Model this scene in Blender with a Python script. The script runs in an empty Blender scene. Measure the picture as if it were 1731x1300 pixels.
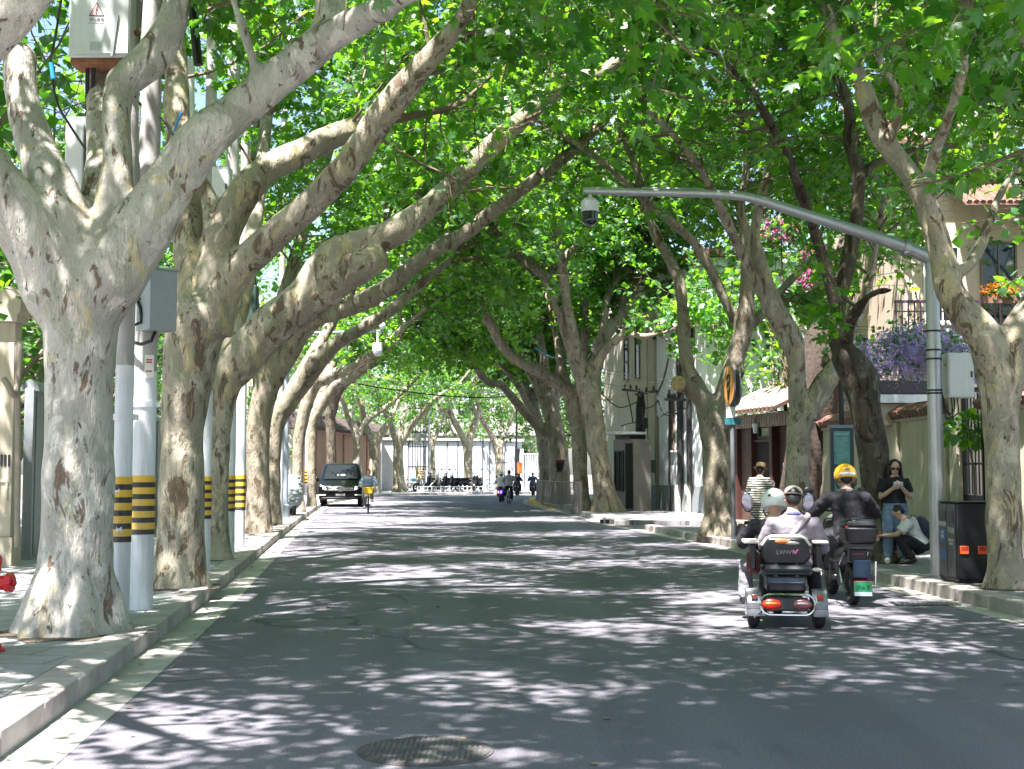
import bpy, bmesh, math, random
import numpy as np
from mathutils import Vector, Matrix, noise
SC = bpy.context.scene
COL = SC.collection
PI = math.pi
FPX, W0, H0, HC = 2170.0, 1731.0, 1300.0, 1.5
PITCH = math.atan((799.0 - 650.0) / FPX)
CP, SP = math.cos(PITCH), math.sin(PITCH)
RD = math.radians

def ray(x, y):
    u = (x - W0 / 2) / FPX
    v = (H0 / 2 - y) / FPX
    return Vector((u, CP - v * SP, SP + v * CP))

def P(x, y, d):
    """the point d metres down the street that the photograph shows at pixel x, y"""
    r = ray(x, y)
    return Vector((0, 0, HC)) + r * (d / r.y)

def G(x, y, z=0.0):
    """the ground point (height z) shown at pixel x, y"""
    r = ray(x, y)
    return Vector((0, 0, HC)) + r * ((z - HC) / r.z)

def PPM(d):
    return FPX / d

# ------------------------------------------------------------------ materials
MATS = {}

def nodes_of(m):
    m.use_nodes = True
    nt = m.node_tree
    nt.nodes.clear()
    return nt, nt.nodes, nt.links

def ramp(ns, pts, interp='LINEAR'):
    r = ns.new('ShaderNodeValToRGB')
    r.color_ramp.interpolation = interp
    e = r.color_ramp.elements
    while len(e) < len(pts):
        e.new(0.5)
    for i, (p, c) in enumerate(pts):
        e[i].position = p
        e[i].color = (c, c, c, 1) if isinstance(c, (int, float)) else (*c, 1)
    return r

def mat(name, col, rough=0.6, metal=0.0, var=0.12, vscale=6.0, bump=0.0, bscale=40.0, dirt=None, dscale=1.5, damt=0.5, coat=0.0, spec=0.5, streak=False, emit=0):
    """surface with colour variation, optional dirt patches and bump"""
    if name in MATS:
        return MATS[name]
    m = bpy.data.materials.new(name)
    nt, ns, lk = nodes_of(m)
    out = ns.new('ShaderNodeOutputMaterial')
    b = ns.new('ShaderNodeBsdfPrincipled')
    lk.new(b.outputs[0], out.inputs[0])
    b.inputs['Roughness'].default_value = rough
    b.inputs['Metallic'].default_value = metal
    b.inputs['Coat Weight'].default_value = coat
    b.inputs['Specular IOR Level'].default_value = spec
    tc = ns.new('ShaderNodeTexCoord')
    n1 = ns.new('ShaderNodeTexNoise')
    n1.inputs['Scale'].default_value = vscale
    n1.inputs['Detail'].default_value = 5
    lk.new(tc.outputs['Object'], n1.inputs['Vector'])
    r1 = ramp(ns, [(0.3, tuple(c * (1 - var) for c in col)), (0.7, tuple(min(1, c * (1 + var)) for c in col))])
    lk.new(n1.outputs['Fac'], r1.inputs[0])
    colour = r1.outputs[0]
    if dirt:
        mp = ns.new('ShaderNodeMapping')
        lk.new(tc.outputs['Object'], mp.inputs[0])
        if streak:
            mp.inputs['Scale'].default_value = (6, 6, 0.5)
        n2 = ns.new('ShaderNodeTexNoise')
        n2.inputs['Scale'].default_value = dscale
        n2.inputs['Detail'].default_value = 7
        n2.inputs['Roughness'].default_value = 0.65
        lk.new(mp.outputs[0], n2.inputs['Vector'])
        r2 = ramp(ns, [(0.45, 0.0), (0.72, damt)])
        lk.new(n2.outputs['Fac'], r2.inputs[0])
        mx = ns.new('ShaderNodeMixRGB')
        lk.new(r2.outputs[0], mx.inputs[0])
        lk.new(colour, mx.inputs[1])
        mx.inputs[2].default_value = (*dirt, 1)
        colour = mx.outputs[0]
    lk.new(colour, b.inputs['Base Color'])
    if emit:
        lk.new(colour, b.inputs['Emission Color'])
        b.inputs['Emission Strength'].default_value = emit
    if bump:
        n3 = ns.new('ShaderNodeTexNoise')
        n3.inputs['Scale'].default_value = bscale
        n3.inputs['Detail'].default_value = 4
        lk.new(tc.outputs['Object'], n3.inputs['Vector'])
        bp = ns.new('ShaderNodeBump')
        bp.inputs['Strength'].default_value = bump
        bp.inputs['Distance'].default_value = 0.02
        lk.new(n3.outputs['Fac'], bp.inputs['Height'])
        lk.new(bp.outputs[0], b.inputs['Normal'])
    MATS[name] = m
    return m

def bark_mat(name, base, pale, brown, yellow, flake=0.5, ylow=0.55, rough=0.85):
    """plane-tree bark: grey ground with flakes of brown, cream and olive"""
    m = bpy.data.materials.new(name)
    nt, ns, lk = nodes_of(m)
    out = ns.new('ShaderNodeOutputMaterial')
    b = ns.new('ShaderNodeBsdfPrincipled')
    lk.new(b.outputs[0], out.inputs[0])
    b.inputs['Roughness'].default_value = rough
    b.inputs['Specular IOR Level'].default_value = 0.25
    tc = ns.new('ShaderNodeTexCoord')
    def nz(scale, sz, detail, roughness=0.5, dist=0.0, off=0.0):
        mp = ns.new('ShaderNodeMapping')
        mp.inputs['Scale'].default_value = (1, 1, sz)
        mp.inputs['Location'].default_value = (off, off * 1.7, off * 0.6)
        lk.new(tc.outputs['Object'], mp.inputs[0])
        n = ns.new('ShaderNodeTexNoise')
        n.inputs['Scale'].default_value = scale
        n.inputs['Detail'].default_value = detail
        n.inputs['Roughness'].default_value = roughness
        n.inputs['Distortion'].default_value = dist
        lk.new(mp.outputs[0], n.inputs['Vector'])
        return n.outputs['Fac']
    r0 = ramp(ns, [(0.32, base), (0.68, pale)])
    lk.new(nz(2.2, 0.7, 6, 0.6), r0.inputs[0])
    col = r0.outputs[0]
    def over(fac_out, lo, hi, colour, amt=1.0):
        nonlocal col
        r = ramp(ns, [(lo, 0.0), (hi, amt)])
        lk.new(fac_out, r.inputs[0])
        mx = ns.new('ShaderNodeMixRGB')
        lk.new(r.outputs[0], mx.inputs[0])
        lk.new(col, mx.inputs[1])
        mx.inputs[2].default_value = (*colour, 1)
        col = mx.outputs[0]
        return r.outputs[0]
    over(nz(2.6, 0.6, 8, 0.66, 0.9, 3.1), ylow - 0.03, ylow - 0.01, yellow, 0.8)
    olive = tuple((a + c) * 0.42 for a, c in zip(base, (0.36, 0.40, 0.26)))
    over(nz(3.0, 0.55, 8, 0.68, 0.9, 7.7), 0.565, 0.582, olive, 0.75)
    over(nz(3.1, 0.5, 8, 0.72, 0.9, 9.4), 0.55, 0.58, tuple(min(1, c * 1.22) for c in pale), 0.8)
    halo = over(nz(5.2, 0.42, 9, 0.70, 1.0, 1.3), 1 - flake - 0.03, 1 - flake - 0.012, tuple(c * 0.55 + d * 0.45 for c, d in zip(brown, pale)), 0.7)
    f = over(nz(5.2, 0.42, 9, 0.70, 1.0, 1.3), 1 - flake, 1 - flake + 0.015, brown, 0.85)
    f2 = over(nz(16.0, 0.35, 6, 0.7, 0.6, 5.0), 0.63, 0.66, tuple(c * 0.6 for c in brown), 0.9)
    fine = nz(60.0, 0.25, 4, 0.6)
    rf = ramp(ns, [(0.25, 0.82), (0.75, 1.12)])
    lk.new(fine, rf.inputs[0])
    mul = ns.new('ShaderNodeMixRGB')
    mul.blend_type = 'MULTIPLY'
    mul.inputs[0].default_value = 1.0
    lk.new(col, mul.inputs[1])
    lk.new(rf.outputs[0], mul.inputs[2])
    lk.new(mul.outputs[0], b.inputs['Base Color'])
    # height: flakes sit below the skin
    s = ns.new('ShaderNodeMath'); s.operation = 'MULTIPLY_ADD'
    lk.new(f, s.inputs[0]); s.inputs[1].default_value = -0.8
    lk.new(fine, s.inputs[2])
    s2 = ns.new('ShaderNodeMath'); s2.operation = 'MULTIPLY_ADD'
    lk.new(f2, s2.inputs[0]); s2.inputs[1].default_value = -0.8
    lk.new(s.outputs[0], s2.inputs[2])
    s3 = ns.new('ShaderNodeMath'); s3.operation = 'MULTIPLY_ADD'
    lk.new(nz(9.0, 0.5, 4), s3.inputs[0]); s3.inputs[1].default_value = 2.0
    lk.new(s2.outputs[0], s3.inputs[2])
    bp = ns.new('ShaderNodeBump')
    bp.inputs['Strength'].default_value = 0.8
    bp.inputs['Distance'].default_value = 0.02
    lk.new(s3.outputs[0], bp.inputs['Height'])
    lk.new(bp.outputs[0], b.inputs['Normal'])
    MATS[name] = m
    return m

def leaf_mat(name, dif, tra, mixw=0.45, gloss=0.10):
    m = bpy.data.materials.new(name)
    nt, ns, lk = nodes_of(m)
    out = ns.new('ShaderNodeOutputMaterial')
    geo = ns.new('ShaderNodeNewGeometry')
    def varied(c):
        r = ramp(ns, [(0.0, (c[0] * 0.55, c[1] * 0.62, c[2] * 0.8)), (0.5, c), (1.0, (min(1, c[0] * 1.6), min(1, c[1] * 1.28), c[2] * 0.9))])
        lk.new(geo.outputs['Random Per Island'], r.inputs[0])
        return r.outputs[0]
    d = ns.new('ShaderNodeBsdfDiffuse'); lk.new(varied(dif), d.inputs[0])
    t = ns.new('ShaderNodeBsdfTranslucent'); lk.new(varied(tra), t.inputs[0])
    mx = ns.new('ShaderNodeMixShader'); mx.inputs[0].default_value = mixw
    lk.new(d.outputs[0], mx.inputs[1]); lk.new(t.outputs[0], mx.inputs[2])
    g = ns.new('ShaderNodeBsdfGlossy'); g.inputs['Roughness'].default_value = 0.42
    g.inputs[0].default_value = (0.9, 0.95, 1.0, 1)
    m2 = ns.new('ShaderNodeMixShader')
    fr = ns.new('ShaderNodeFresnel'); fr.inputs[0].default_value = 1.4
    sc = ns.new('ShaderNodeMath'); sc.operation = 'MULTIPLY_ADD'
    lk.new(fr.outputs[0], sc.inputs[0]); sc.inputs[1].default_value = 0.6; sc.inputs[2].default_value = gloss * 0.3
    bf = ns.new('ShaderNodeMath'); bf.operation = 'MULTIPLY_ADD'
    lk.new(geo.outputs['Backfacing'], bf.inputs[0]); bf.inputs[1].default_value = -0.9; bf.inputs[2].default_value = 1.0   # matt underside
    pr_ = ns.new('ShaderNodeMath'); pr_.operation = 'MULTIPLY'; lk.new(sc.outputs[0], pr_.inputs[0]); lk.new(bf.outputs[0], pr_.inputs[1])
    lk.new(pr_.outputs[0], m2.inputs[0])
    lk.new(mx.outputs[0], m2.inputs[1]); lk.new(g.outputs[0], m2.inputs[2])
    lk.new(m2.outputs[0], out.inputs[0])
    MATS[name] = m
    return m

def glass_mat(name, col, rough=0.05):
    """dark reflecting window glass"""
    m = bpy.data.materials.new(name)
    nt, ns, lk = nodes_of(m)
    out = ns.new('ShaderNodeOutputMaterial')
    b = ns.new('ShaderNodeBsdfPrincipled')
    b.inputs['Base Color'].default_value = (*col, 1)
    b.inputs['Roughness'].default_value = rough
    b.inputs['Specular IOR Level'].default_value = 0.5
    b.inputs['Coat Weight'].default_value = 0.25
    b.inputs['Coat Roughness'].default_value = 0.02
    lk.new(b.outputs[0], out.inputs[0])
    MATS[name] = m
    return m

# ------------------------------------------------------------------ mesh builder
def catmull(pts, step):
    """resample [(Vector, r)] smoothly"""
    n = len(pts)
    out = []
    for i in range(n - 1):
        p0, r0 = pts[max(i - 1, 0)]; p1, r1 = pts[i]; p2, r2 = pts[i + 1]; p3, r3 = pts[min(i + 2, n - 1)]
        k = max(1, int((p2 - p1).length / step))
        for j in range(k):
            t = j / k
            a = -0.5 * t + t * t - 0.5 * t ** 3; b = 1 - 2.5 * t * t + 1.5 * t ** 3
            c = 0.5 * t + 2 * t * t - 1.5 * t ** 3; d = -0.5 * t * t + 0.5 * t ** 3
            out.append((p0 * a + p1 * b + p2 * c + p3 * d, r1 + (r2 - r1) * (t * t * (3 - 2 * t))))
    out.append(pts[-1])
    return out

class MB:
    def __init__(s):
        s.v = []; s.f = []; s.mi = []
    def add(s, vs, fs, mi=0):
        o = len(s.v)
        s.v.extend(tuple(p) for p in vs)
        for f in fs:
            s.f.append(tuple(i + o for i in f)); s.mi.append(mi)
        return s
    def box(s, cx, cy, cz, sx, sy, sz, rz=0.0, rx=0.0, ry=0.0, mi=0, taper=1.0):
        M = Matrix.Rotation(rz, 3, 'Z') @ Matrix.Rotation(ry, 3, 'Y') @ Matrix.Rotation(rx, 3, 'X')
        vs = []
        for z in (-1, 1):
            t = taper if z > 0 else 1.0
            for x, y in ((-1, -1), (1, -1), (1, 1), (-1, 1)):
                vs.append(M @ Vector((x * sx / 2 * t, y * sy / 2 * t, z * sz / 2)) + Vector((cx, cy, cz)))
        return s.add(vs, [(3, 2, 1, 0), (4, 5, 6, 7), (0, 1, 5, 4), (1, 2, 6, 5), (2, 3, 7, 6), (3, 0, 4, 7)], mi)
    def bb(s, x0, x1, y0, y1, z0, z1, mi=0):
        return s.box((x0 + x1) / 2, (y0 + y1) / 2, (z0 + z1) / 2, abs(x1 - x0), abs(y1 - y0), abs(z1 - z0), mi=mi)
    def tube(s, pts, rad, n=10, cap=True, side=None, squash=1.0, mi=0, jit=0.0, rng=None):
        """swept tube; rad: number or list of r or (rx, ry); side fixes the rx axis"""
        pts = [Vector(p) for p in pts]
        k = len(pts)
        if not isinstance(rad, (list, tuple)):
            rad = [rad] * k
        o = len(s.v)
        prev = None
        for i, p in enumerate(pts):
            t = (pts[min(i + 1, k - 1)] - pts[max(i - 1, 0)])
            t = t.normalized() if t.length > 1e-9 else Vector((0, 0, 1))
            if side is not None:
                a = Vector(side); a = a - t * a.dot(t)
                if a.length < 1e-4: a = t.orthogonal()
            elif prev is None:
                a = t.orthogonal()
            else:
                a = prev - t * prev.dot(t)
                if a.length < 1e-4: a = t.orthogonal()
            a.normalize(); prev = a
            b = t.cross(a)
            r = rad[i]
            rx, ry = (r if isinstance(r, (tuple, list)) else (r, r * squash))
            for j in range(n):
                an = 2 * PI * j / n
                q = 1.0 + (rng.uniform(-jit, jit) if jit else 0)
                s.v.append(tuple(p + a * (rx * q * math.cos(an)) + b * (ry * q * math.sin(an))))
        for i in range(k - 1):
            for j in range(n):
                j2 = (j + 1) % n
                s.f.append((o + i * n + j, o + i * n + j2, o + (i + 1) * n + j2, o + (i + 1) * n + j)); s.mi.append(mi)
        if cap:
            s.f.append(tuple(o + j for j in range(n))[::-1]); s.mi.append(mi)
            s.f.append(tuple(o + (k - 1) * n + j for j in range(n))); s.mi.append(mi)
        return s
    def cyl(s, p0, p1, r0, r1=None, n=16, mi=0):
        return s.tube([p0, p1], [r0, r0 if r1 is None else r1], n=n, mi=mi)
    def ell(s, c, rx, ry=None, rz=None, n=16, m=10, R=None, mi=0, lo=-PI / 2, hi=PI / 2):
        ry = rx if ry is None else ry; rz = rx if rz is None else rz
        c = Vector(c); o = len(s.v)
        for i in range(m + 1):
            la = lo + (hi - lo) * i / m
            for j in range(n):
                an = 2 * PI * j / n
                q = Vector((rx * math.cos(la) * math.cos(an), ry * math.cos(la) * math.sin(an), rz * math.sin(la)))
                s.v.append(tuple((R @ q if R else q) + c))
        for i in range(m):
            for j in range(n):
                j2 = (j + 1) % n
                s.f.append((o + i * n + j, o + i * n + j2, o + (i + 1) * n + j2, o + (i + 1) * n + j)); s.mi.append(mi)
        s.f.append(tuple(o + j for j in range(n))[::-1]); s.mi.append(mi)
        s.f.append(tuple(o + m * n + j for j in range(n))); s.mi.append(mi)
        return s
    def prism(s, poly, vec, mi=0):
        vec = Vector(vec); poly = [Vector(p) for p in poly]; n = len(poly)
        vs = poly + [p + vec for p in poly]
        fs = [tuple(range(n))[::-1], tuple(range(n, 2 * n))] + [(i, (i + 1) % n, n + (i + 1) % n, n + i) for i in range(n)]
        return s.add(vs, fs, mi)
    def torus(s, c, R, r, axis=(1, 0, 0), n=24, m=8, mi=0, a0=0.0, a1=2 * PI):
        ax = Vector(axis).normalized(); u = ax.orthogonal().normalized(); w = ax.cross(u)
        if abs(ax.x) > 0.9: u, w = Vector((0, 1, 0)), Vector((0, 0, 1))
        if abs(ax.z) > 0.9: u, w = Vector((1, 0, 0)), Vector((0, 1, 0))
        full = abs(a1 - a0 - 2 * PI) < 1e-6
        pts = [Vector(c) + u * (R * math.cos(a0 + (a1 - a0) * i / n)) + w * (R * math.sin(a0 + (a1 - a0) * i / n)) for i in range(n + 1)]
        return s.tube(pts, r, n=m, side=ax, cap=not full, mi=mi)
    def build(s, name, m, parent=None, bevel=0.0, angle=38, smooth=True, world=False, seg=2, recalc=True):
        me = bpy.data.meshes.new(name)
        vs = s.v
        if world and parent is not None:
            inv = parent.matrix_basis.inverted()
            vs = [tuple(inv @ Vector(p)) for p in vs]
        me.from_pydata(vs, [], s.f)
        ms = m if isinstance(m, (list, tuple)) else [m]
        for x in ms: me.materials.append(x)
        if len(ms) > 1: me.polygons.foreach_set('material_index', s.mi)
        if recalc:
            bm = bmesh.new(); bm.from_mesh(me); bmesh.ops.recalc_face_normals(bm, faces=bm.faces[:]); bm.to_mesh(me); bm.free()
        if smooth:
            me.shade_smooth(); me.set_sharp_from_angle(angle=RD(angle))
        o = bpy.data.objects.new(name, me)
        COL.objects.link(o)
        if parent is not None: o.parent = parent
        if bevel:
            b = o.modifiers.new('bevel', 'BEVEL'); b.width = bevel; b.segments = seg; b.limit_method = 'ANGLE'; b.angle_limit = RD(35)
            b.harden_normals = False
        return o

def tag(o, label=None, cat=None, group=None, kind=None):
    if label: o['label'] = label
    if cat: o['category'] = cat
    if group: o['group'] = group
    if kind: o['kind'] = kind
    return o

def thing(name, label, cat, loc=(0, 0, 0), rz=0.0, group=None, scale=1.0):
    o = bpy.data.objects.new(name, None)
    o.empty_display_size = 0.2
    COL.objects.link(o)
    o.location = loc; o.rotation_euler = (0, 0, rz); o.scale = (scale,) * 3
    return tag(o, label, cat, group)

def kids(o):
    return [c for c in COL.objects if c.parent == o]

def copy_tree(o, loc=None, rz=None, label=None, group=None, scale=None, parent=None):
    c = o.copy(); COL.objects.link(c)
    if parent is not None:
        c.parent = parent
    if loc is not None: c.location = loc
    if rz is not None: c.rotation_euler = (0, 0, rz)
    if scale is not None: c.scale = (scale,) * 3 if not isinstance(scale, (tuple, list)) else scale
    if label: c['label'] = label
    if group: c['group'] = group
    for ch in kids(o):
        copy_tree(ch, parent=c)
    return c

def text_obj(name, body, size, m, parent, loc, rot=(PI / 2, 0, 0), ex=0.002, sx=1.0, align='CENTER'):
    """lettering as a mesh that lies on its sign"""
    cu = bpy.data.curves.new(name, 'FONT')
    cu.body = body; cu.size = size; cu.extrude = ex; cu.align_x = align; cu.align_y = 'CENTER'
    tmp = bpy.data.objects.new(name + '_tmp', cu); COL.objects.link(tmp)
    dg = bpy.context.evaluated_depsgraph_get()
    me = bpy.data.meshes.new_from_object(tmp.evaluated_get(dg))
    bpy.data.objects.remove(tmp); bpy.data.curves.remove(cu)
    me.materials.clear(); me.materials.append(m); me.name = name
    o = bpy.data.objects.new(name, me); COL.objects.link(o)
    o.parent = parent; o.location = loc; o.rotation_euler = rot; o.scale = (sx, 1, 1)
    return o

def remesh_smooth(o, voxel, iters=3, factor=0.5):
    """bake a voxel union of the object's overlapping tubes into its mesh"""
    r = o.modifiers.new('r', 'REMESH'); r.mode = 'VOXEL'; r.voxel_size = voxel; r.use_smooth_shade = True
    if iters:
        q = o.modifiers.new('s', 'SMOOTH'); q.iterations = iters; q.factor = factor
    dg = bpy.context.evaluated_depsgraph_get()
    me = bpy.data.meshes.new_from_object(o.evaluated_get(dg))
    old = o.data
    ms = [x for x in old.materials]
    o.modifiers.clear()
    o.data = me
    me.name = old.name
    me.materials.clear()
    for x in ms: me.materials.append(x)
    bpy.data.meshes.remove(old)
    me.shade_smooth()
    return o
# ------------------------------------------------------------------ world, sun, camera
SUN_EL, SUN_AZ = RD(66), RD(208)      # azimuth clockwise from +Y (street direction)
w = bpy.data.worlds.new('World'); SC.world = w; w.use_nodes = True
nt = w.node_tree; nt.nodes.clear()
bgn = nt.nodes.new('ShaderNodeBackground'); wo = nt.nodes.new('ShaderNodeOutputWorld'); sk = nt.nodes.new('ShaderNodeTexSky')
sk.sky_type = 'NISHITA'; sk.sun_disc = False; sk.sun_elevation = SUN_EL; sk.sun_rotation = SUN_AZ; sk.dust_density = 2.0; sk.air_density = 1.0; sk.ozone_density = 1.0
nt.links.new(sk.outputs[0], bgn.inputs[0]); bgn.inputs[1].default_value = 0.065; nt.links.new(bgn.outputs[0], wo.inputs[0])
sl = bpy.data.lights.new('sun', 'SUN'); sl.energy = 5.0; sl.angle = RD(0.8); sl.color = (1.0, 0.93, 0.91)
so = bpy.data.objects.new('sun', sl); COL.objects.link(so)
sdir = Vector((math.sin(SUN_AZ) * math.cos(SUN_EL), math.cos(SUN_AZ) * math.cos(SUN_EL), math.sin(SUN_EL)))
so.rotation_euler = sdir.to_track_quat('Z', 'Y').to_euler(); so.location = sdir * 60
cam = bpy.data.cameras.new('camera'); cam.sensor_width = 36; cam.lens = 36 * FPX / W0; cam.clip_end = 2000; cam.clip_start = 0.1
co_ = bpy.data.objects.new('camera', cam); COL.objects.link(co_); co_.location = (0, 0, HC); co_.rotation_euler = (PI / 2 + PITCH, 0, 0)
SC.camera = co_
SC.view_settings.view_transform = 'Standard'; SC.view_settings.look = 'None'; SC.view_settings.exposure = 2.5; SC.view_settings.gamma = 1
SC.render.engine = 'CYCLES'
cy = SC.cycles
cy.max_bounces = 6; cy.diffuse_bounces = 3; cy.glossy_bounces = 2; cy.transmission_bounces = 3; cy.transparent_max_bounces = 4
cy.caustics_reflective = False; cy.caustics_refractive = False; cy.sample_clamp_indirect = 6
cy.use_denoising = True

# ------------------------------------------------------------------ street surfaces
def asphalt_mat():
    m = bpy.data.materials.new('asphalt'); nt, ns, lk = nodes_of(m)
    out = ns.new('ShaderNodeOutputMaterial'); b = ns.new('ShaderNodeBsdfPrincipled'); lk.new(b.outputs[0], out.inputs[0])
    tc = ns.new('ShaderNodeTexCoord')
    def nz(s, d, r=0.6, sc=(1, 1, 1)):
        mp = ns.new('ShaderNodeMapping'); mp.inputs['Scale'].default_value = sc; lk.new(tc.outputs['Object'], mp.inputs[0])
        n = ns.new('ShaderNodeTexNoise'); n.inputs['Scale'].default_value = s; n.inputs['Detail'].default_value = d; n.inputs['Roughness'].default_value = r
        lk.new(mp.outputs[0], n.inputs['Vector']); return n.outputs['Fac']
    r1 = ramp(ns, [(0.3, (0.120, 0.117, 0.138)), (0.7, (0.162, 0.157, 0.180))]); lk.new(nz(0.55, 6, 0.6, (1, 0.35, 1)), r1.inputs[0])
    r2 = ramp(ns, [(0.34, 0.55), (0.5, 1.0), (0.66, 1.45)]); lk.new(nz(70, 5, 0.8), r2.inputs[0])
    mx = ns.new('ShaderNodeMixRGB'); mx.blend_type = 'MULTIPLY'; mx.inputs[0].default_value = 1; lk.new(r1.outputs[0], mx.inputs[1]); lk.new(r2.outputs[0], mx.inputs[2])
    r3 = ramp(ns, [(0.60, 0.0), (0.68, 0.55)]); lk.new(nz(1.1, 8, 0.7, (1, 0.4, 1)), r3.inputs[0])
    m2 = ns.new('ShaderNodeMixRGB'); lk.new(r3.outputs[0], m2.inputs[0]); lk.new(mx.outputs[0], m2.inputs[1]); m2.inputs[2].default_value = (0.085, 0.086, 0.09, 1)
    # light grit
    v = ns.new('ShaderNodeTexVoronoi'); v.inputs['Scale'].default_value = 9; lk.new(tc.outputs['Object'], v.inputs['Vector'])
    r4 = ramp(ns, [(0.03, 0.8), (0.045, 0.0)]); lk.new(v.outputs['Distance'], r4.inputs[0])
    m3 = ns.new('ShaderNodeMixRGB'); lk.new(r4.outputs[0], m3.inputs[0]); lk.new(m2.outputs[0], m3.inputs[1]); m3.inputs[2].default_value = (0.33, 0.32, 0.30, 1)
    # wheel tracks along the street, fine cracks, old patch edges
    r5 = ramp(ns, [(0.35, 0.86), (0.65, 1.10)]); lk.new(nz(1.3, 4, 0.5, (1, 0.035, 1)), r5.inputs[0])
    m4 = ns.new('ShaderNodeMixRGB'); m4.blend_type = 'MULTIPLY'; m4.inputs[0].default_value = 1; lk.new(m3.outputs[0], m4.inputs[1]); lk.new(r5.outputs[0], m4.inputs[2])
    wn = ns.new('ShaderNodeTexNoise'); wn.inputs['Scale'].default_value = 1.2; wn.inputs['Detail'].default_value = 6; lk.new(tc.outputs['Object'], wn.inputs['Vector'])
    wm = ns.new('ShaderNodeMixRGB'); wm.inputs[0].default_value = 0.35; lk.new(tc.outputs['Object'], wm.inputs[1]); lk.new(wn.outputs['Color'], wm.inputs[2])
    vc = ns.new('ShaderNodeTexVoronoi'); vc.feature = 'DISTANCE_TO_EDGE'; vc.inputs['Scale'].default_value = 0.42; lk.new(wm.outputs[0], vc.inputs['Vector'])
    r6 = ramp(ns, [(0.004, 0.75), (0.011, 0.0)]); lk.new(vc.outputs['Distance'], r6.inputs[0])
    gate = ramp(ns, [(0.5, 0.0), (0.58, 1.0)]); lk.new(nz(0.3, 3), gate.inputs[0])
    gm = ns.new('ShaderNodeMath'); gm.operation = 'MULTIPLY'; lk.new(r6.outputs[0], gm.inputs[0]); lk.new(gate.outputs[0], gm.inputs[1])
    m5 = ns.new('ShaderNodeMixRGB'); lk.new(gm.outputs[0], m5.inputs[0]); lk.new(m4.outputs[0], m5.inputs[1]); m5.inputs[2].default_value = (0.035, 0.034, 0.036, 1)
    lk.new(m5.outputs[0], b.inputs['Base Color']); b.inputs['Roughness'].default_value = 0.82; b.inputs['Specular IOR Level'].default_value = 0.3
    bp = ns.new('ShaderNodeBump'); bp.inputs['Strength'].default_value = 0.6; bp.inputs['Distance'].default_value = 0.006
    lk.new(nz(130, 3, 0.7), bp.inputs['Height']); lk.new(bp.outputs[0], b.inputs['Normal'])
    return m

def paving_mat(name, c1, c2, mortar, bw=0.6, rh=0.4, ang=0.0):
    m = bpy.data.materials.new(name); nt, ns, lk = nodes_of(m)
    out = ns.new('ShaderNodeOutputMaterial'); b = ns.new('ShaderNodeBsdfPrincipled'); lk.new(b.outputs[0], out.inputs[0])
    tc = ns.new('ShaderNodeTexCoord'); mp = ns.new('ShaderNodeMapping'); mp.inputs['Rotation'].default_value = (0, 0, ang); lk.new(tc.outputs['Object'], mp.inputs[0])
    br = ns.new('ShaderNodeTexBrick'); br.inputs['Scale'].default_value = 1; br.inputs['Brick Width'].default_value = bw; br.inputs['Row Height'].default_value = rh; br.inputs['Mortar Size'].default_value = 0.008
    br.inputs['Color1'].default_value = (*c1, 1); br.inputs['Color2'].default_value = (*c2, 1); br.inputs['Mortar'].default_value = (*mortar, 1); lk.new(mp.outputs[0], br.inputs['Vector'])
    n = ns.new('ShaderNodeTexNoise'); n.inputs['Scale'].default_value = 1.6; n.inputs['Detail'].default_value = 8; n.inputs['Roughness'].default_value = 0.7; lk.new(tc.outputs['Object'], n.inputs['Vector'])
    r = ramp(ns, [(0.3, 0.66), (0.65, 1.1)]); lk.new(n.outputs['Fac'], r.inputs[0])
    mx = ns.new('ShaderNodeMixRGB'); mx.blend_type = 'MULTIPLY'; mx.inputs[0].default_value = 1; lk.new(br.outputs['Color'], mx.inputs[1]); lk.new(r.outputs[0], mx.inputs[2])
    lk.new(mx.outputs[0], b.inputs['Base Color']); b.inputs['Roughness'].default_value = 0.8
    n2 = ns.new('ShaderNodeTexNoise'); n2.inputs['Scale'].default_value = 70; lk.new(tc.outputs['Object'], n2.inputs['Vector'])
    bp = ns.new('ShaderNodeBump'); bp.inputs['Strength'].default_value = 0.3; bp.inputs['Distance'].default_value = 0.004; lk.new(n2.outputs['Fac'], bp.inputs['Height']); lk.new(bp.outputs[0], b.inputs['Normal'])
    return m

M_ASPH = asphalt_mat()
M_PAVE = paving_mat('paving_slabs', (0.27, 0.275, 0.28), (0.32, 0.32, 0.325), (0.12, 0.12, 0.115), 0.62, 0.42, 0.11)
M_PAVE2 = paving_mat('paving_setts', (0.21, 0.215, 0.225), (0.26, 0.26, 0.265), (0.10, 0.10, 0.10), 0.4, 0.2, -0.06)
M_KERB = mat('kerb_granite', (0.37, 0.34, 0.325), 0.8, var=0.14, vscale=3.5, bump=0.25, bscale=90, dirt=(0.16, 0.145, 0.12), dscale=2.6, damt=0.6)
M_KERBY = mat('kerb_yellow', (0.62, 0.40, 0.04), 0.7, var=0.2, dirt=(0.2, 0.17, 0.12), dscale=4, damt=0.7)
M_GUT = mat('gutter_concrete', (0.37, 0.36, 0.335), 0.85, var=0.12, vscale=2.5, bump=0.2, bscale=80, dirt=(0.19, 0.18, 0.165), dscale=1.8, damt=0.7)

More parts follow.
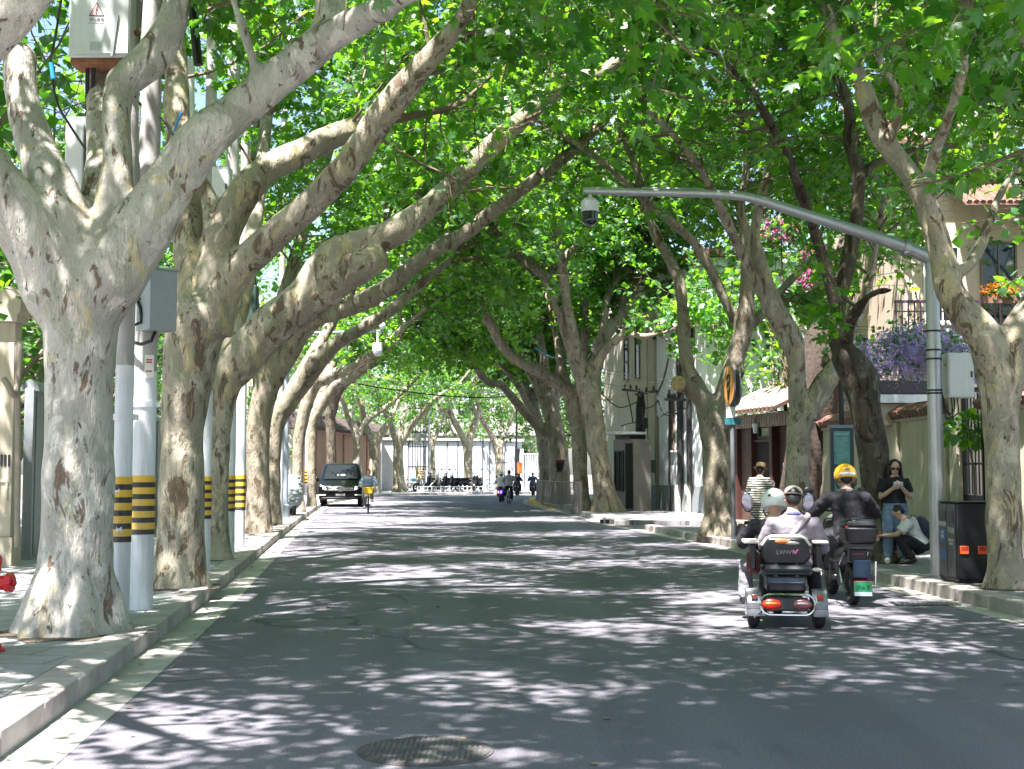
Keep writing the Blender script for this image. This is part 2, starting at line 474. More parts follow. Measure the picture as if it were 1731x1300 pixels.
LKpx = [(0, 1283), (181, 1150), (265, 1085), (361, 1008), (461, 920), (514, 877), (548, 853), (600, 844), (650, 839), (720, 836.5), (830, 835), (930, 834.5)]
RKpx = [(1731, 1045), (1490, 985), (1240, 927), (1090, 897), (1040, 888), (1000, 877), (960, 867), (920, 858), (893, 851), (896, 845), (930, 841), (1000, 838)]
LK = [G(x, y) for x, y in LKpx]; RK = [G(x, y) for x, y in RKpx]
LK = [Vector((LK[0].x + 0.09 * 25, LK[0].y - 25, 0)), Vector((LK[0].x + 0.36, LK[0].y - 4, 0))] + LK + [Vector((40, 96, 0))]
RK = [Vector((RK[0].x + 1.2, RK[0].y - 32, 0)), Vector((RK[0].x + 0.35, RK[0].y - 7, 0))] + RK + [Vector((40, 88, 0))]

def off(line, d):
    res = []
    for i, p in enumerate(line):
        t = (line[min(i + 1, len(line) - 1)] - line[max(i - 1, 0)]).normalized()
        res.append(p + Vector((-t.y, t.x, 0)) * d)
    return res
def strip(name, a, b, z, m, kind='structure'):
    mb = MB(); n = len(a)
    mb.add([(p.x, p.y, z) for p in a] + [(p.x, p.y, z) for p in b], [(i, i + 1, n + i + 1, n + i) for i in range(n - 1)])
    return tag(mb.build(name, m, smooth=False), kind=kind)
def pave(name, a, b, z, m):
    mb = MB(); n = len(a)
    mb.add([(p.x, p.y, z) for p in a] + [(p.x, p.y, z) for p in b] + [(p.x, p.y, -0.1) for p in a] + [(p.x, p.y, -0.1) for p in b],
           [(i, i + 1, n + i + 1, n + i) for i in range(n - 1)] + [(i, i + 1, 2 * n + i + 1, 2 * n + i) for i in range(n - 1)] + [(0, n, 3 * n, 2 * n), (n - 1, 2 * n - 1, 4 * n - 1, 3 * n - 1)])
    return tag(mb.build(name, m, smooth=False), kind='structure')

g = MB(); g.add([(-500, -300, -0.06), (500, -300, -0.06), (500, 900, -0.06), (-500, 900, -0.06)], [(0, 1, 2, 3)])
tag(g.build('ground', mat('ground_soil', (0.16, 0.14, 0.10), 0.95, dirt=(0.06, 0.09, 0.03), dscale=0.3), smooth=False), kind='structure')
g = MB(); g.add([(-30, -40, 0), (45, -40, 0), (45, 130, 0), (-30, 130, 0)], [(0, 1, 2, 3)])
tag(g.build('road', M_ASPH, smooth=False), kind='structure')

def dens(line, step):
    out = []
    for a, b in zip(line[:-1], line[1:]):
        k = max(1, int((b - a).length / step))
        out += [a.lerp(b, i / k) for i in range(k)]
    return out + [line[-1]]
def kerb(line, side, skip=None, yellow=None):
    """row of granite kerb stones; side +1: pavement lies left of the line"""
    rng = random.Random(side + 3); mb = MB()
    acc = []
    for a, b in zip(line[:-1], line[1:]):
        L = (b - a).length; k = max(1, round(L / 0.95)); t = (b - a).normalized(); n = Vector((-t.y, t.x, 0)) * side
        for i in range(k):
            p = a.lerp(b, (i + 0.5) / k); l = L / k - 0.009
            if skip and skip[0] < p.y < skip[1]: continue
            c = p + n * 0.15; h = 0.15 + rng.uniform(-0.006, 0.006)
            mb.box(c.x + rng.uniform(-.004, .004), c.y, h / 2 - 0.03, l, 0.30, h + 0.06, rz=math.atan2(t.y, t.x) + rng.uniform(-.004, .004), mi=1 if yellow and yellow[0] < p.y < yellow[1] else 0)
    return tag(mb.build('kerb', [M_KERB, M_KERBY], bevel=0.014), kind='structure')
kerb(LK, 1)
GAPR = (G(1092, 897).y, G(1048, 889).y)
kerb(RK, -1, skip=GAPR, yellow=(52, 70))
strip('gutter', LK, off(LK, -0.33), 0.004, M_GUT)
strip('gutter', off(RK, 0.30), RK, 0.004, M_GUT)
a = off(LK, 0.305); pave('pavement', a, [Vector((p.x - 16, p.y + (18 if i > 10 else 0), 0)) for i, p in enumerate(a)], 0.142, M_PAVE)
ra = off(dens(RK, 1.0), -0.305)
r1 = [p for p in ra if p.y <= GAPR[0]]; i2 = next(i for i, p in enumerate(ra) if p.y >= GAPR[1]); r2 = ra[i2:]
pave('pavement', r1, [Vector((p.x + 9, p.y - 0.2, 0)) for p in r1], 0.142, M_PAVE2)
pave('pavement', r2[:len(r2) - 38], [Vector((p.x + 9, p.y - 0.6, 0)) for p in r2[:len(r2) - 38]], 0.142, M_PAVE2)
# ------------------------------------------------------------------ bark and leaves
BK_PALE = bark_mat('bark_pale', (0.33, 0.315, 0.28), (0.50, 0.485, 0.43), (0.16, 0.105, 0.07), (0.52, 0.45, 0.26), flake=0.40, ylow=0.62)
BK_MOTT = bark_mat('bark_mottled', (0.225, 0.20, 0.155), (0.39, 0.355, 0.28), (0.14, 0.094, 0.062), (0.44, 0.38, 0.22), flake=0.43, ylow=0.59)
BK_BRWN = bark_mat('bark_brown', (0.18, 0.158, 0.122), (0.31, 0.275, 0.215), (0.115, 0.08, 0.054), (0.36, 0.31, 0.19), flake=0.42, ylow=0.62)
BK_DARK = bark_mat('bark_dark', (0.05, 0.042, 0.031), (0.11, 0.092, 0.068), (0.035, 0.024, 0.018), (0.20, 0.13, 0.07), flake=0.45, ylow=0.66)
TWIG = mat('twig_wood', (0.13, 0.10, 0.065), 0.9)
LEAF = leaf_mat('plane_leaf', (0.024, 0.118, 0.014), (0.22, 0.55, 0.018), 0.5)
LEAF2 = leaf_mat('garden_leaf', (0.024, 0.10, 0.016), (0.14, 0.40, 0.020), 0.47)
MSOIL = mat('pit_soil', (0.075, 0.06, 0.045), .95, var=.4, vscale=14, bump=.8, bscale=60)
CUT = mat('cut_wood', (0.42, 0.30, 0.17), 0.9, var=0.35, vscale=14, bump=0.6)

LV = np.array([(0, 0.40, 0.0), (0, 0, 0), (.34, .02, -.05), (.52, .22, -.12), (.27, .38, -.02), (.47, .70, -.13), (.17, .66, -.03), (0, 1, -.10),
               (-.17, .66, -.03), (-.47, .70, -.13), (-.27, .38, -.02), (-.52, .22, -.12), (-.34, .02, -.05)], dtype=np.float32)
LF = np.array([(0, i, i + 1) for i in range(1, 12)] + [(0, 12, 1)], dtype=np.int32)
SV = np.array([(0, .42, .03), (0, 0, 0), (.5, .35, -.08), (.2, .8, -.03), (0, 1, -.1), (-.2, .8, -.03), (-.5, .35, -.08)], dtype=np.float32)
SF = np.array([(0, 1, 2), (0, 2, 3), (0, 3, 4), (0, 4, 5), (0, 5, 6), (0, 6, 1)], dtype=np.int32)

def leaf_mesh(name, pos, tip, nrm, size, m, lod=0):
    V, F = (LV, LF) if lod == 0 else (SV, SF)
    tip = tip / np.linalg.norm(tip, axis=1, keepdims=True)
    nrm = nrm - tip * np.sum(nrm * tip, axis=1, keepdims=True)
    nrm = nrm / (np.linalg.norm(nrm, axis=1, keepdims=True) + 1e-9)
    sd = np.cross(tip, nrm)
    n = len(pos); k = len(V)
    co = (pos[:, None, :] + size[:, None, None] * (V[None, :, 0:1] * sd[:, None, :] + V[None, :, 1:2] * tip[:, None, :] + V[None, :, 2:3] * nrm[:, None, :])).reshape(-1, 3)
    fs = (F[None] + (np.arange(n, dtype=np.int32) * k)[:, None, None]).reshape(-1)
    me = bpy.data.meshes.new(name)
    nf = len(fs) // 3
    me.vertices.add(len(co)); me.vertices.foreach_set('co', co.astype(np.float32).ravel())
    me.loops.add(len(fs)); me.loops.foreach_set('vertex_index', fs.astype(np.int32))
    me.polygons.add(nf)
    me.polygons.foreach_set('loop_start', np.arange(0, nf * 3, 3, dtype=np.int32))
    try: me.polygons.foreach_set('loop_total', np.full(nf, 3, dtype=np.int32))
    except Exception: pass
    me.update(calc_edges=True); me.validate()
    me.materials.append(m)
    return me

def rv(rng):
    while True:
        v = Vector((rng.uniform(-1, 1), rng.uniform(-1, 1), rng.uniform(-1, 1)))
        if 0.05 < v.length < 1: return v.normalized()

def perp(t, rng):
    v = rv(rng); v = v - t * v.dot(t)
    return v.normalized() if v.length > 1e-3 else t.orthogonal().normalized()

def wander(p, d, L, n, rng, wob=0.22, up=0.0):
    pts = [p.copy()]; d = d.normalized()
    for i in range(n):
        d = (d + rv(rng) * wob + Vector((0, 0, up))).normalized()
        p = p + d * (L / n); pts.append(p)
    return pts

UP = Vector((0, 0, 1))

def at_len(pts, s):
    acc = 0
    for i in range(len(pts) - 1):
        l = (pts[i + 1][0] - pts[i][0]).length
        if acc + l >= s or i == len(pts) - 2:
            t = min(1, (s - acc) / max(l, 1e-6))
            return pts[i][0].lerp(pts[i + 1][0], t), (pts[i + 1][0] - pts[i][0]).normalized(), pts[i][1] * (1 - t) + pts[i + 1][1] * t
        acc += l

def grows_clear(w, zmin):
    """no branch hangs low or into the pruned openings"""
    a = np.array([tuple(p) for p in w], dtype=np.float32)
    if a[-1, 2] < zmin + 0.2: return False
    px, py, dp = project(a)
    for poly, n_, f_ in CLEAR:
        if (in_poly(px, py, poly) & (dp > n_) & (dp < f_)).sum() > 1: return False
    vis = (px > -50) & (px < 1780) & (py > -50) & (py < 1350) & (dp > 0)
    return not (vis & (dp < 8.5)).any()

def grow(limbs, rng, spec):
    """limbs: [(pts, t0, ext)]; returns twig builder and leaf arrays"""
    tw = MB(); secs = []; subs = []; zmin_ = spec.get('zmin', 3.9)
    gap = spec.get('gap', 0.5); k = spec.get('k', 1.0)
    for pts, t0, ext in limbs:
        if ext:
            p, r = pts[-1]; t = (p - pts[-2][0]).normalized()
            for j in range(ext):
                d = t * 0.8 + UP * rng.uniform(0.05, 0.5) + perp(t, rng) * 0.75
                w = wander(p, d, rng.uniform(2.2, 3.8) * k, 6, rng, 0.2, 0.03)
                if spec.get('street', True) and (not grows_clear(w, zmin_) or w[-1].z < p.z - 0.2): continue
                rr = max(0.03, r * 0.62)
                tw.tube(w, [rr + (0.012 - rr) * i / 6 for i in range(7)], n=7)
                subs.append(([(q, 0.03) for q in w], 0.12))
        if t0 is not None: subs.append((pts, t0))
    for pts, t0 in subs:
        L = sum((pts[i + 1][0] - pts[i][0]).length for i in range(len(pts) - 1))
        s = t0 * L + rng.uniform(0, gap)
        while s < L:
            p, t, r = at_len(pts, s)
            if noise.noise(p * 0.62) < -0.16 and rng.random() < 0.8:
                s += gap * 0.8; continue
            d = perp(t, rng) * 0.9 + t * 0.5 + UP * rng.uniform(-0.15, 0.55)
            w = wander(p, d, rng.uniform(1.0, 2.3) * k, 5, rng, 0.26, -0.02)
            if spec.get('street', True) and not grows_clear(w[1:], zmin_ - .4):
                s += gap * rng.uniform(0.6, 1.4); continue
            r0 = min(0.028, r * 0.5)
            tw.tube(w, [r0 + (0.006 - r0) * i / 5 for i in range(6)], n=5)
            secs.append(w)
            s += gap * rng.uniform(0.6, 1.4)
    pos = []; tip = []; nrm = []; siz = []
    tg = spec.get('tgap', 0.24); lg = spec.get('lgap', 0.085); ls = spec.get('leaf', 0.17)
    zmin = spec.get('zmin', 3.9)
    for w in secs:
        L = sum((w[i + 1] - w[i]).length for i in range(5))
        wp = [(q, 0) for q in w]
        s = 0.18 * L
        while s <= L:
            p, t, _ = at_len(wp, s)
            lat = perp(t, rng); lat.z *= 0.45
            d = lat * 0.9 + t * 0.5 + Vector((0, 0, rng.uniform(-0.35, 0.12)))
            tl = rng.uniform(0.35, 0.85) * k
            q = wander(p, d, tl, 3, rng, 0.2, -0.06)
            if q[-1].z > zmin - 0.1:
                tw.tube(q, [0.006, 0.005, 0.004, 0.003], n=3, cap=False)
            u = 0.1
            while u <= 1.0:
                i = min(2, int(u * 3)); f = u * 3 - i
                c = q[i].lerp(q[i + 1], f)
                dd = (q[i + 1] - q[i]).normalized()
                td = dd * 0.45 + perp(dd, rng) * 0.85; td.z -= 0.28
                c = c + td.normalized() * rng.uniform(0.03, 0.08)
                if c.z > zmin:
                    pos.append(c); tip.append(td); nrm.append(UP * 1.0 + rv(rng) * 0.75)
                    siz.append(ls * rng.uniform(0.55, 1.2))
                u += lg / tl * rng.uniform(0.7, 1.3)
            s += tg * rng.uniform(0.7, 1.3)
    A = lambda a: np.array(a, dtype=np.float32).reshape(-1, 3)
    return tw, A(pos), A(tip), A(nrm), np.array(siz, dtype=np.float32)

def project(pos):
    """photograph pixel and street depth of points"""
    x = pos[:, 0]; y = pos[:, 1]; z = pos[:, 2] - HC
    dep = y * CP + z * SP; up = -y * SP + z * CP
    dd = np.maximum(dep, 0.05)
    return W0 / 2 + FPX * x / dd, H0 / 2 - FPX * up / dd, np.where(dep > 0.05, dep, -1)

def in_poly(px, py, poly):
    ins = np.zeros(len(px), dtype=bool); n = len(poly)
    for i in range(n):
        x1, y1 = poly[i]; x2, y2 = poly[(i + 1) % n]
        c = ((y1 > py) != (y2 > py)) & (px < (x2 - x1) * (py - y1) / ((y2 - y1) if y2 != y1 else 1e-9) + x1)
        ins ^= c
    return ins

# pruned openings: (polygon, nearest depth, farthest depth) where no leaves grow
CLEAR = [
    ([(-60, -40), (640, -60), (560, 80), (430, 190), (330, 300), (250, 460), (200, 700), (-60, 700)], 0, 11.9),
    ([(-60, 380), (420, 330), (470, 440), (420, 1000), (-60, 1000)], 11, 24),
    ([(440, 470), (660, 385), (650, 560), (560, 640), (480, 900), (400, 900), (400, 600)], 0, 30),
    ([(520, 640), (900, 655), (1010, 850), (500, 900)], 0, 80),
    ([(960, 318), (1240, 318), (1590, 400), (1610, 1000), (1560, 1000), (1555, 455), (1240, 372), (960, 400)], 0, 16.8),
    ([(1640, 540), (1760, 540), (1760, 1000), (1640, 1000)], 0, 16),
    ([(1400, 606), (1470, 535), (1731, 515), (1731, 1000), (1300, 1000), (1300, 640)], 0, 30),
    ([(440, 690), (545, 690), (545, 800), (440, 800)], 0, 80),
    ([(1560, 330), (1731, 290), (1731, 600), (1610, 600), (1590, 460)], 8, 32),
    ([(1100, 600), (1300, 620), (1300, 900), (1000, 900)], 0, 44),
]

def prune(pos, tip, nrm, siz, rng):
    if not len(pos): return pos, tip, nrm, siz
    px, py, dp = project(pos)
    kill = np.zeros(len(pos), dtype=bool)
    for poly, a, b in CLEAR:
        kill |= in_poly(px, py, poly) & (dp > a) & (dp < b)
    kill |= (dp > 0) & (dp < 4.2) & (px > -200) & (px < 1930) & (py > -150)
    for (x0, y0, x1, y1, r, d) in BANDS:
        lx, hx = min(x0, x1) - r, max(x0, x1) + r; ly, hy = min(y0, y1) - r, max(y0, y1) + r
        ix = np.nonzero((px > lx) & (px < hx) & (py > ly) & (py < hy) & (dp < d) & (dp > 0) & ~kill)[0]
        if not len(ix): continue
        dx, dy = x1 - x0, y1 - y0; L2 = dx * dx + dy * dy + 1e-9
        t = np.clip(((px[ix] - x0) * dx + (py[ix] - y0) * dy) / L2, 0, 1)
        near = np.hypot(px[ix] - x0 - t * dx, py[ix] - y0 - t * dy) < r
        for i in ix[near]:
            if noise.noise(Vector((px[i] / 55, py[i] / 55, 3.3))) > -0.22: kill[i] = True
    k = ~kill
    return pos[k], tip[k], nrm[k], siz[k]

def limb_world(d0, drift, pts, rng, wob=0.10):
    """pixel skeleton (x, y, half width) -> smooth world polyline with radii"""
    n = len(pts); raw = []
    for i, q in enumerate(pts):
        t = i / (n - 1)
        d = d0 + drift * t * t * (3 - 2 * t)
        p = P(q[0], q[1], d)
        raw.append((p, q[2] * d / FPX * 0.93))
    step = max(0.06, raw[0][1] * 0.5)
    out = catmull(raw, step)
    res = []
    for i, (p, r) in enumerate(out):
        if 0 < i < len(out) - 1:
            nv = noise.noise_vector(p * 1.7) * (r * wob)
            p = p + nv; r = r * (1 + 0.10 * noise.noise(p * 2.6))
        res.append((p, r))
    return res

TREES_GROUP = 'plane trees lining the street'

TREE_Q = []
BANDS = []
def plane_tree(*a, **k):
    TREE_Q.append((a, k))

def build_tree(label, d0, trunk, limbs, bark, seed, voxel=0.03, spec=None, stubs=(), lod=0, group=TREES_GROUP, name='plane_tree', drop=0.25, extra=None):
    rng = random.Random(seed)
    spec = spec or {}
    tr = limb_world(d0, 0, trunk, rng, 0.05)
    base = tr[0][0].copy()
    root = thing(name, label, 'tree', (base.x, base.y, 0.14), 0, group)
    if d0 < 36:
        sm = MB(); rr = tr[0][1] * 1.25 + .08
        sm.add([(base.x + math.cos(q) * rr * rng.uniform(.85, 1.2), base.y + math.sin(q) * rr * rng.uniform(.85, 1.2), .147) for q in [2 * PI * j / 22 for j in range(22)]], [tuple(range(22))])
        sm.build('soil', MSOIL, root, world=True, smooth=False)
    mb = MB()
    pts = [(base + Vector((0, 0, -drop)), tr[0][1] * 1.08)] + tr
    mb.tube([p for p, r in pts], [r for p, r in pts], n=20)
    mb.ell(tr[-1][0], tr[-1][1] * .99, n=16, m=10)
    # root buttresses
    for i in range(6):
        an = i * PI / 3 + rng.uniform(-0.3, 0.3); r = tr[0][1]
        o = Vector((math.cos(an), math.sin(an), 0))
        tp_ = at_len(tr, r * 2.0)[0]; mb.tube([tp_, base.lerp(tp_, .45) + o * r * 0.5, base + o * r * 0.88 + UP * 0.02, base + o * r * 0.98 - UP * 0.2], [r * .36, r * .36, r * .28, r * .2], n=8)
    LW = []
    for drift, lp, t0, ext in limbs:
        lw = limb_world(d0, drift, lp, rng)
        mb.tube([p for p, r in lw], [r for p, r in lw], n=14)
        e, er = lw[-1]
        mb.ell(e, er, n=10, m=6)
        LW.append((lw, t0, ext))
        # burls and branch collars
        for _ in range(int(len(lw) * 0.10) + 1):
            i = rng.randrange(1, len(lw)); p, r = lw[i]
            t = (lw[i][0] - lw[i - 1][0]).normalized()
            mb.ell(p + perp(t, rng) * r * 0.72, r * rng.uniform(0.3, 0.55), n=8, m=6)
    t = mb.build('trunk', bark, root, world=True, smooth=True, recalc=False)
    remesh_smooth(t, voxel, 7)
    me = t.data; n = len(me.vertices)
    co = np.empty(n * 3, dtype=np.float32); me.vertices.foreach_get('co', co); co = co.reshape(-1, 3)
    no = np.empty(n * 3, dtype=np.float32); me.vertices.foreach_get('normal', no); no = no.reshape(-1, 3)
    off = seed * 3.7
    amp = np.array([0.022 * noise.noise(Vector((c[0] * 2.2 + off, c[1] * 2.2, c[2] * 1.5))) + 0.010 * noise.noise(Vector((c[0] * 7 + off, c[1] * 7, c[2] * 3.5))) for c in co.tolist()], dtype=np.float32)
    me.vertices.foreach_set('co', (co + no * amp[:, None]).ravel()); me.update()
    tw, pos, tip, nrm, siz = grow(LW, rng, spec)
    pos, tip, nrm, siz = prune(pos, tip, nrm, siz, rng)
    if tw.v: tw.build('branches', TWIG, root, world=True, recalc=False)
    if len(pos):
        off = np.array(root.location, dtype=np.float32)
        me = leaf_mesh('crown', pos - off, tip, nrm, siz, LEAF, lod)
        o = bpy.data.objects.new('crown', me); COL.objects.link(o); o.parent = root
    root['n_leaves'] = len(pos)
    for mbx, nm, mm in stubs:
        mbx.build(nm, mm, root, world=True)
    print('TREE', label[:40], 'verts', n, 'leaves', len(pos))
    del root['n_leaves']
    return root

def saw_cut(x, y, d, r, axis):
    """the pale sawn face of a removed limb"""
    c = P(x, y, d); a = Vector(axis).normalized(); mb = MB()
    mb.tube([c + a * 0.08, c + a * r * 1.15], [r, r * 0.94], n=18)
    return (mb, 'sawn_face', CUT)

def build_trees():
    for a, k in TREE_Q:
        d0 = a[1]
        if d0 > 50: continue
        for drift, pts, t0, ext in a[3]:
            for i in range(len(pts) - 1):
                f = (i + .5) / len(pts)
                (x0, y0, r0), (x1, y1, r1) = pts[i], pts[i + 1]
                if max(y0, y1) < -20 or r0 < 6 or (t0 is not None and t0 < .45 and f > .55): continue
                BANDS.append((x0, y0, x1, y1, max(r0, r1) * 1.25 + 3, d0 + drift * f * f * (3 - 2 * f)))
    for a, k in TREE_Q: build_tree(*a, **k)
NEAR = dict(gap=0.17, tgap=0.165, lgap=0.062, leaf=0.148, k=1.1)
MID = dict(gap=0.17, tgap=0.17, lgap=0.07, leaf=0.17, k=1.2)
FARS = dict(gap=0.24, tgap=0.22, lgap=0.11, leaf=0.21, zmin=4.6, k=1.2)

# left row, from the one beside the camera to the bend
plane_tree('pale plane tree at the left edge whose bare bough crosses the top left corner', 8.6,
  [(-300, 1210, 95), (-295, 1120, 76), (-290, 900, 70), (-285, 640, 68), (-280, 480, 75)],
  [(-0.4, [(-280, 520, 66), (-230, 360, 58), (-150, 200, 54), (-70, 110, 52), (5, 36, 48), (70, -40, 44), (160, -150, 38), (260, -320, 26), (340, -560, 16)], 0.62, 3),
   (1.0, [(-290, 520, 60), (-340, 330, 50), (-420, 100, 36), (-460, -200, 24)], 0.4, 3),
   (-4, [(-285, 500, 50), (-250, 300, 44), (-230, 0, 34), (-120, -400, 20), (60, -800, 12)], 0.35, 3),  # unseen upper limbs, added so their leaves shade the next trunk
   (-1, [(-285, 500, 50), (-300, 200, 40), (-330, -200, 30), (-300, -600, 20), (-200, -900, 12)], 0.35, 3),
   (0.5, [(-285, 500, 46), (-260, 200, 36), (-200, -200, 28), (-100, -500, 20), (40, -700, 12)], 0.4, 3),
   (-3.4, [(-285, 500, 50), (-200, 100, 40), (0, -400, 30), (350, -900, 20), (800, -1300, 12)], 0.3, 3),  # unseen overhead limbs, put in to shade the foreground road
   (-4.8, [(-290, 500, 46), (-330, 0, 36), (-280, -700, 26), (150, -1700, 16), (500, -2300, 10)], 0.35, 3)],
  BK_PALE, 11, 0.03, dict(NEAR, gap=0.26))

plane_tree('large pale smooth-barked plane tree with open fork, nearest whole trunk on the left pavement', 11.1,
  [(120, 1074, 96), (124, 1040, 78), (128, 980, 69), (130, 900, 64), (132, 810, 61), (133, 720, 59), (134, 640, 60), (136, 560, 66), (137, 505, 74)],
  [(-0.6, [(124, 555, 50), (98, 480, 66), (55, 400, 60), (-15, 312, 52), (-110, 200, 45), (-250, 40, 34), (-340, -160, 22)], 0.55, 3),
   (0.3, [(132, 470, 58), (98, 345, 44), (64, 255, 37), (40, 175, 33), (34, 100, 31)], None, 0),
   (0.5, [(152, 510, 44), (172, 430, 44), (188, 360, 34), (197, 270, 28), (197, 190, 27), (206, 140, 31), (246, 108, 34), (284, 55, 30), (300, 0, 26), (312, -90, 21), (335, -220, 14)], 0.75, 3),
   (0.2, [(148, 548, 48), (180, 478, 62), (225, 410, 59), (272, 335, 50), (305, 290, 45), (345, 236, 42), (400, 190, 38), (450, 147, 36), (505, 106, 35), (552, 58, 36), (556, 0, 29), (545, -70, 25), (535, -220, 16), (560, -420, 9)], 0.74, 3),
   (-2.2, [(545, 70, 30), (592, 42, 27), (642, 18, 24), (692, -12, 22), (780, -75, 18), (900, -170, 13), (1040, -260, 9)], 0.42, 3),
   (0.15, [(437, 140, 13), (424, 92, 11), (410, 45, 10), (396, 0, 9), (390, -60, 7)], 0.7, 1),
   (3.0, [(140, 470, 40), (170, 300, 30), (160, 60, 24), (120, -200, 18), (60, -500, 10)], 0.5, 3)],
  BK_PALE, 2, 0.028, NEAR)

plane_tree('mottled brown and cream plane tree with forked long bough, behind the twin striped poles', 15.45,
  [(302, 996, 52), (304, 966, 45), (306, 860, 41), (308, 760, 40), (311, 690, 41), (320, 610, 47), (335, 540, 56)],
  [(0.2, [(338, 560, 40), (350, 480, 30), (362, 420, 23), (360, 365, 19), (345, 315, 15), (328, 285, 9)], None, 0),
   (-1.2, [(350, 560, 46), (378, 485, 36), (418, 440, 31), (460, 402, 29), (504, 364, 28), (550, 320, 27), (592, 276, 27), (643, 196, 28), (682, 150, 26), (714, 112, 24), (752, 68, 21), (782, 28, 19), (802, -22, 17), (842, -130, 13), (900, -260, 9)], 0.55, 3),
   (0.8, [(358, 530, 38), (380, 400, 32), (408, 330, 31), (452, 284, 27), (500, 261, 26), (545, 239, 25), (592, 219, 22), (614, 207, 17)], 0.85, 1),
   (2.0, [(335, 540, 40), (320, 400, 30), (300, 200, 24), (290, -50, 16), (270, -300, 10)], 0.45, 3)],
  BK_MOTT, 3, 0.03, NEAR)

plane_tree('brown plane tree leaning right over the street with kinked bough and shredded stub', 20.2,
  [(372, 950, 25), (370, 915, 19), (369, 850, 17), (370, 780, 18), (373, 710, 22), (381, 655, 27), (400, 612, 34)],
  [(-0.8, [(388, 635, 33), (430, 580, 38), (480, 536, 40), (528, 490, 40), (569, 436, 36), (615, 415, 30), (662, 394, 26), (729, 347, 22), (781, 295, 21), (833, 243, 19), (885, 200, 17), (930, 160, 16), (968, 132, 16), (1010, 128, 13), (1055, 95, 14), (1095, 45, 13), (1137, -12, 11), (1165, -100, 8)], 0.42, 3),
   (-0.4, [(500, 522, 34), (545, 492, 36), (590, 462, 33), (634, 440, 27)], None, 0),
   (2.5, [(380, 650, 22), (400, 540, 18), (430, 380, 15), (450, 200, 12), (470, 0, 9)], 0.4, 3)],
  BK_MOTT, 4, 0.035, NEAR)

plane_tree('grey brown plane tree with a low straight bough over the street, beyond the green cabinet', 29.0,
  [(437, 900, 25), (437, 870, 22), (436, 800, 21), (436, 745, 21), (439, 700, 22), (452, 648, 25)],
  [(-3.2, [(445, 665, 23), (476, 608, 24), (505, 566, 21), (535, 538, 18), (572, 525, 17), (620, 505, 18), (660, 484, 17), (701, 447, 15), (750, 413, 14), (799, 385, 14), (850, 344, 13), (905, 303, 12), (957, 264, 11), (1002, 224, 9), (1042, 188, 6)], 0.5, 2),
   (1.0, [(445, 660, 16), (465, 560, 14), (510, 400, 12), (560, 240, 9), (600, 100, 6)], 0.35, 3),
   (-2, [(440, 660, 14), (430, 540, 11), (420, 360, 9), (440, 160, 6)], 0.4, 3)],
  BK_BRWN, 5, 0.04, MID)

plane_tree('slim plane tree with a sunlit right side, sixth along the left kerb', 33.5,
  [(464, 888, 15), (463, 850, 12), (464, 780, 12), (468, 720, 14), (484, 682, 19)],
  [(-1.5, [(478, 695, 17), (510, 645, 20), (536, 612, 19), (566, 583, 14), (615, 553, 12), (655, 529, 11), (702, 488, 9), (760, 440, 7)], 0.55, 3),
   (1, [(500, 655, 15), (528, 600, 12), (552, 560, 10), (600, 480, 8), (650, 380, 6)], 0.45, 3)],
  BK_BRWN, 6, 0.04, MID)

plane_tree('plane tree bending over the covered scooter beside the left kerb', 44,
  [(505, 863, 13), (504, 830, 10), (504, 760, 10), (514, 695, 12)],
  [(-2, [(510, 712, 11), (530, 655, 12), (556, 637, 12), (602, 618, 9), (642, 588, 8), (670, 566, 6), (720, 520, 5)], 0.45, 3),
   (1, [(512, 700, 9), (525, 620, 8), (560, 540, 6), (610, 450, 4)], 0.4, 3)],
  BK_BRWN, 7, 0.05, MID, lod=1)

plane_tree('plane tree standing just left of the black van', 52,
  [(527, 857, 10), (527, 820, 8), (528, 720, 9), (541, 684, 10)],
  [(-2, [(536, 700, 9), (568, 652, 10), (600, 634, 9), (640, 600, 7), (690, 560, 5)], 0.4, 3),
   (2, [(536, 700, 8), (550, 620, 7), (580, 540, 5), (630, 470, 4)], 0.4, 3), (4, [(536, 690, 8), (600, 530, 7), (680, 430, 6), (770, 360, 5)], 0.3, 3)],  # last limb added to spread shade on the far road
  BK_BRWN, 8, 0.05, dict(MID, k=1.5, leaf=.2), lod=1)

# right row
plane_tree('plane tree at the right edge with large shaded leaves overhead', 10.5,
  [(2080, 1090, 62), (2075, 1040, 50), (2070, 850, 47), (2060, 640, 52)],
  [(-0.8, [(2060, 680, 46), (2000, 480, 36), (1930, 320, 30), (1860, 200, 25), (1760, 90, 20), (1660, 20, 13), (1580, -30, 8)], 0.35, 3),
   (-3, [(2060, 660, 40), (1990, 420, 32), (1880, 150, 24), (1700, -100, 18), (1500, -300, 12)], 0.4, 3),
   (-5.3, [(2060, 660, 40), (2010, 200, 32), (1820, -400, 24), (1500, -950, 17), (1100, -1350, 10)], 0.35, 3), (-3.5, [(2060, 660, 38), (2050, 200, 30), (1980, -300, 22), (1750, -700, 15), (1450, -900, 9)], 0.35, 3),  # limbs out of view, added to reach over and shade the near road
   (1, [(2065, 660, 40), (2100, 450, 30), (2140, 200, 20)], 0.4, 2)],
  BK_MOTT, 12, 0.035, dict(NEAR, zmin=3.6, gap=0.42))

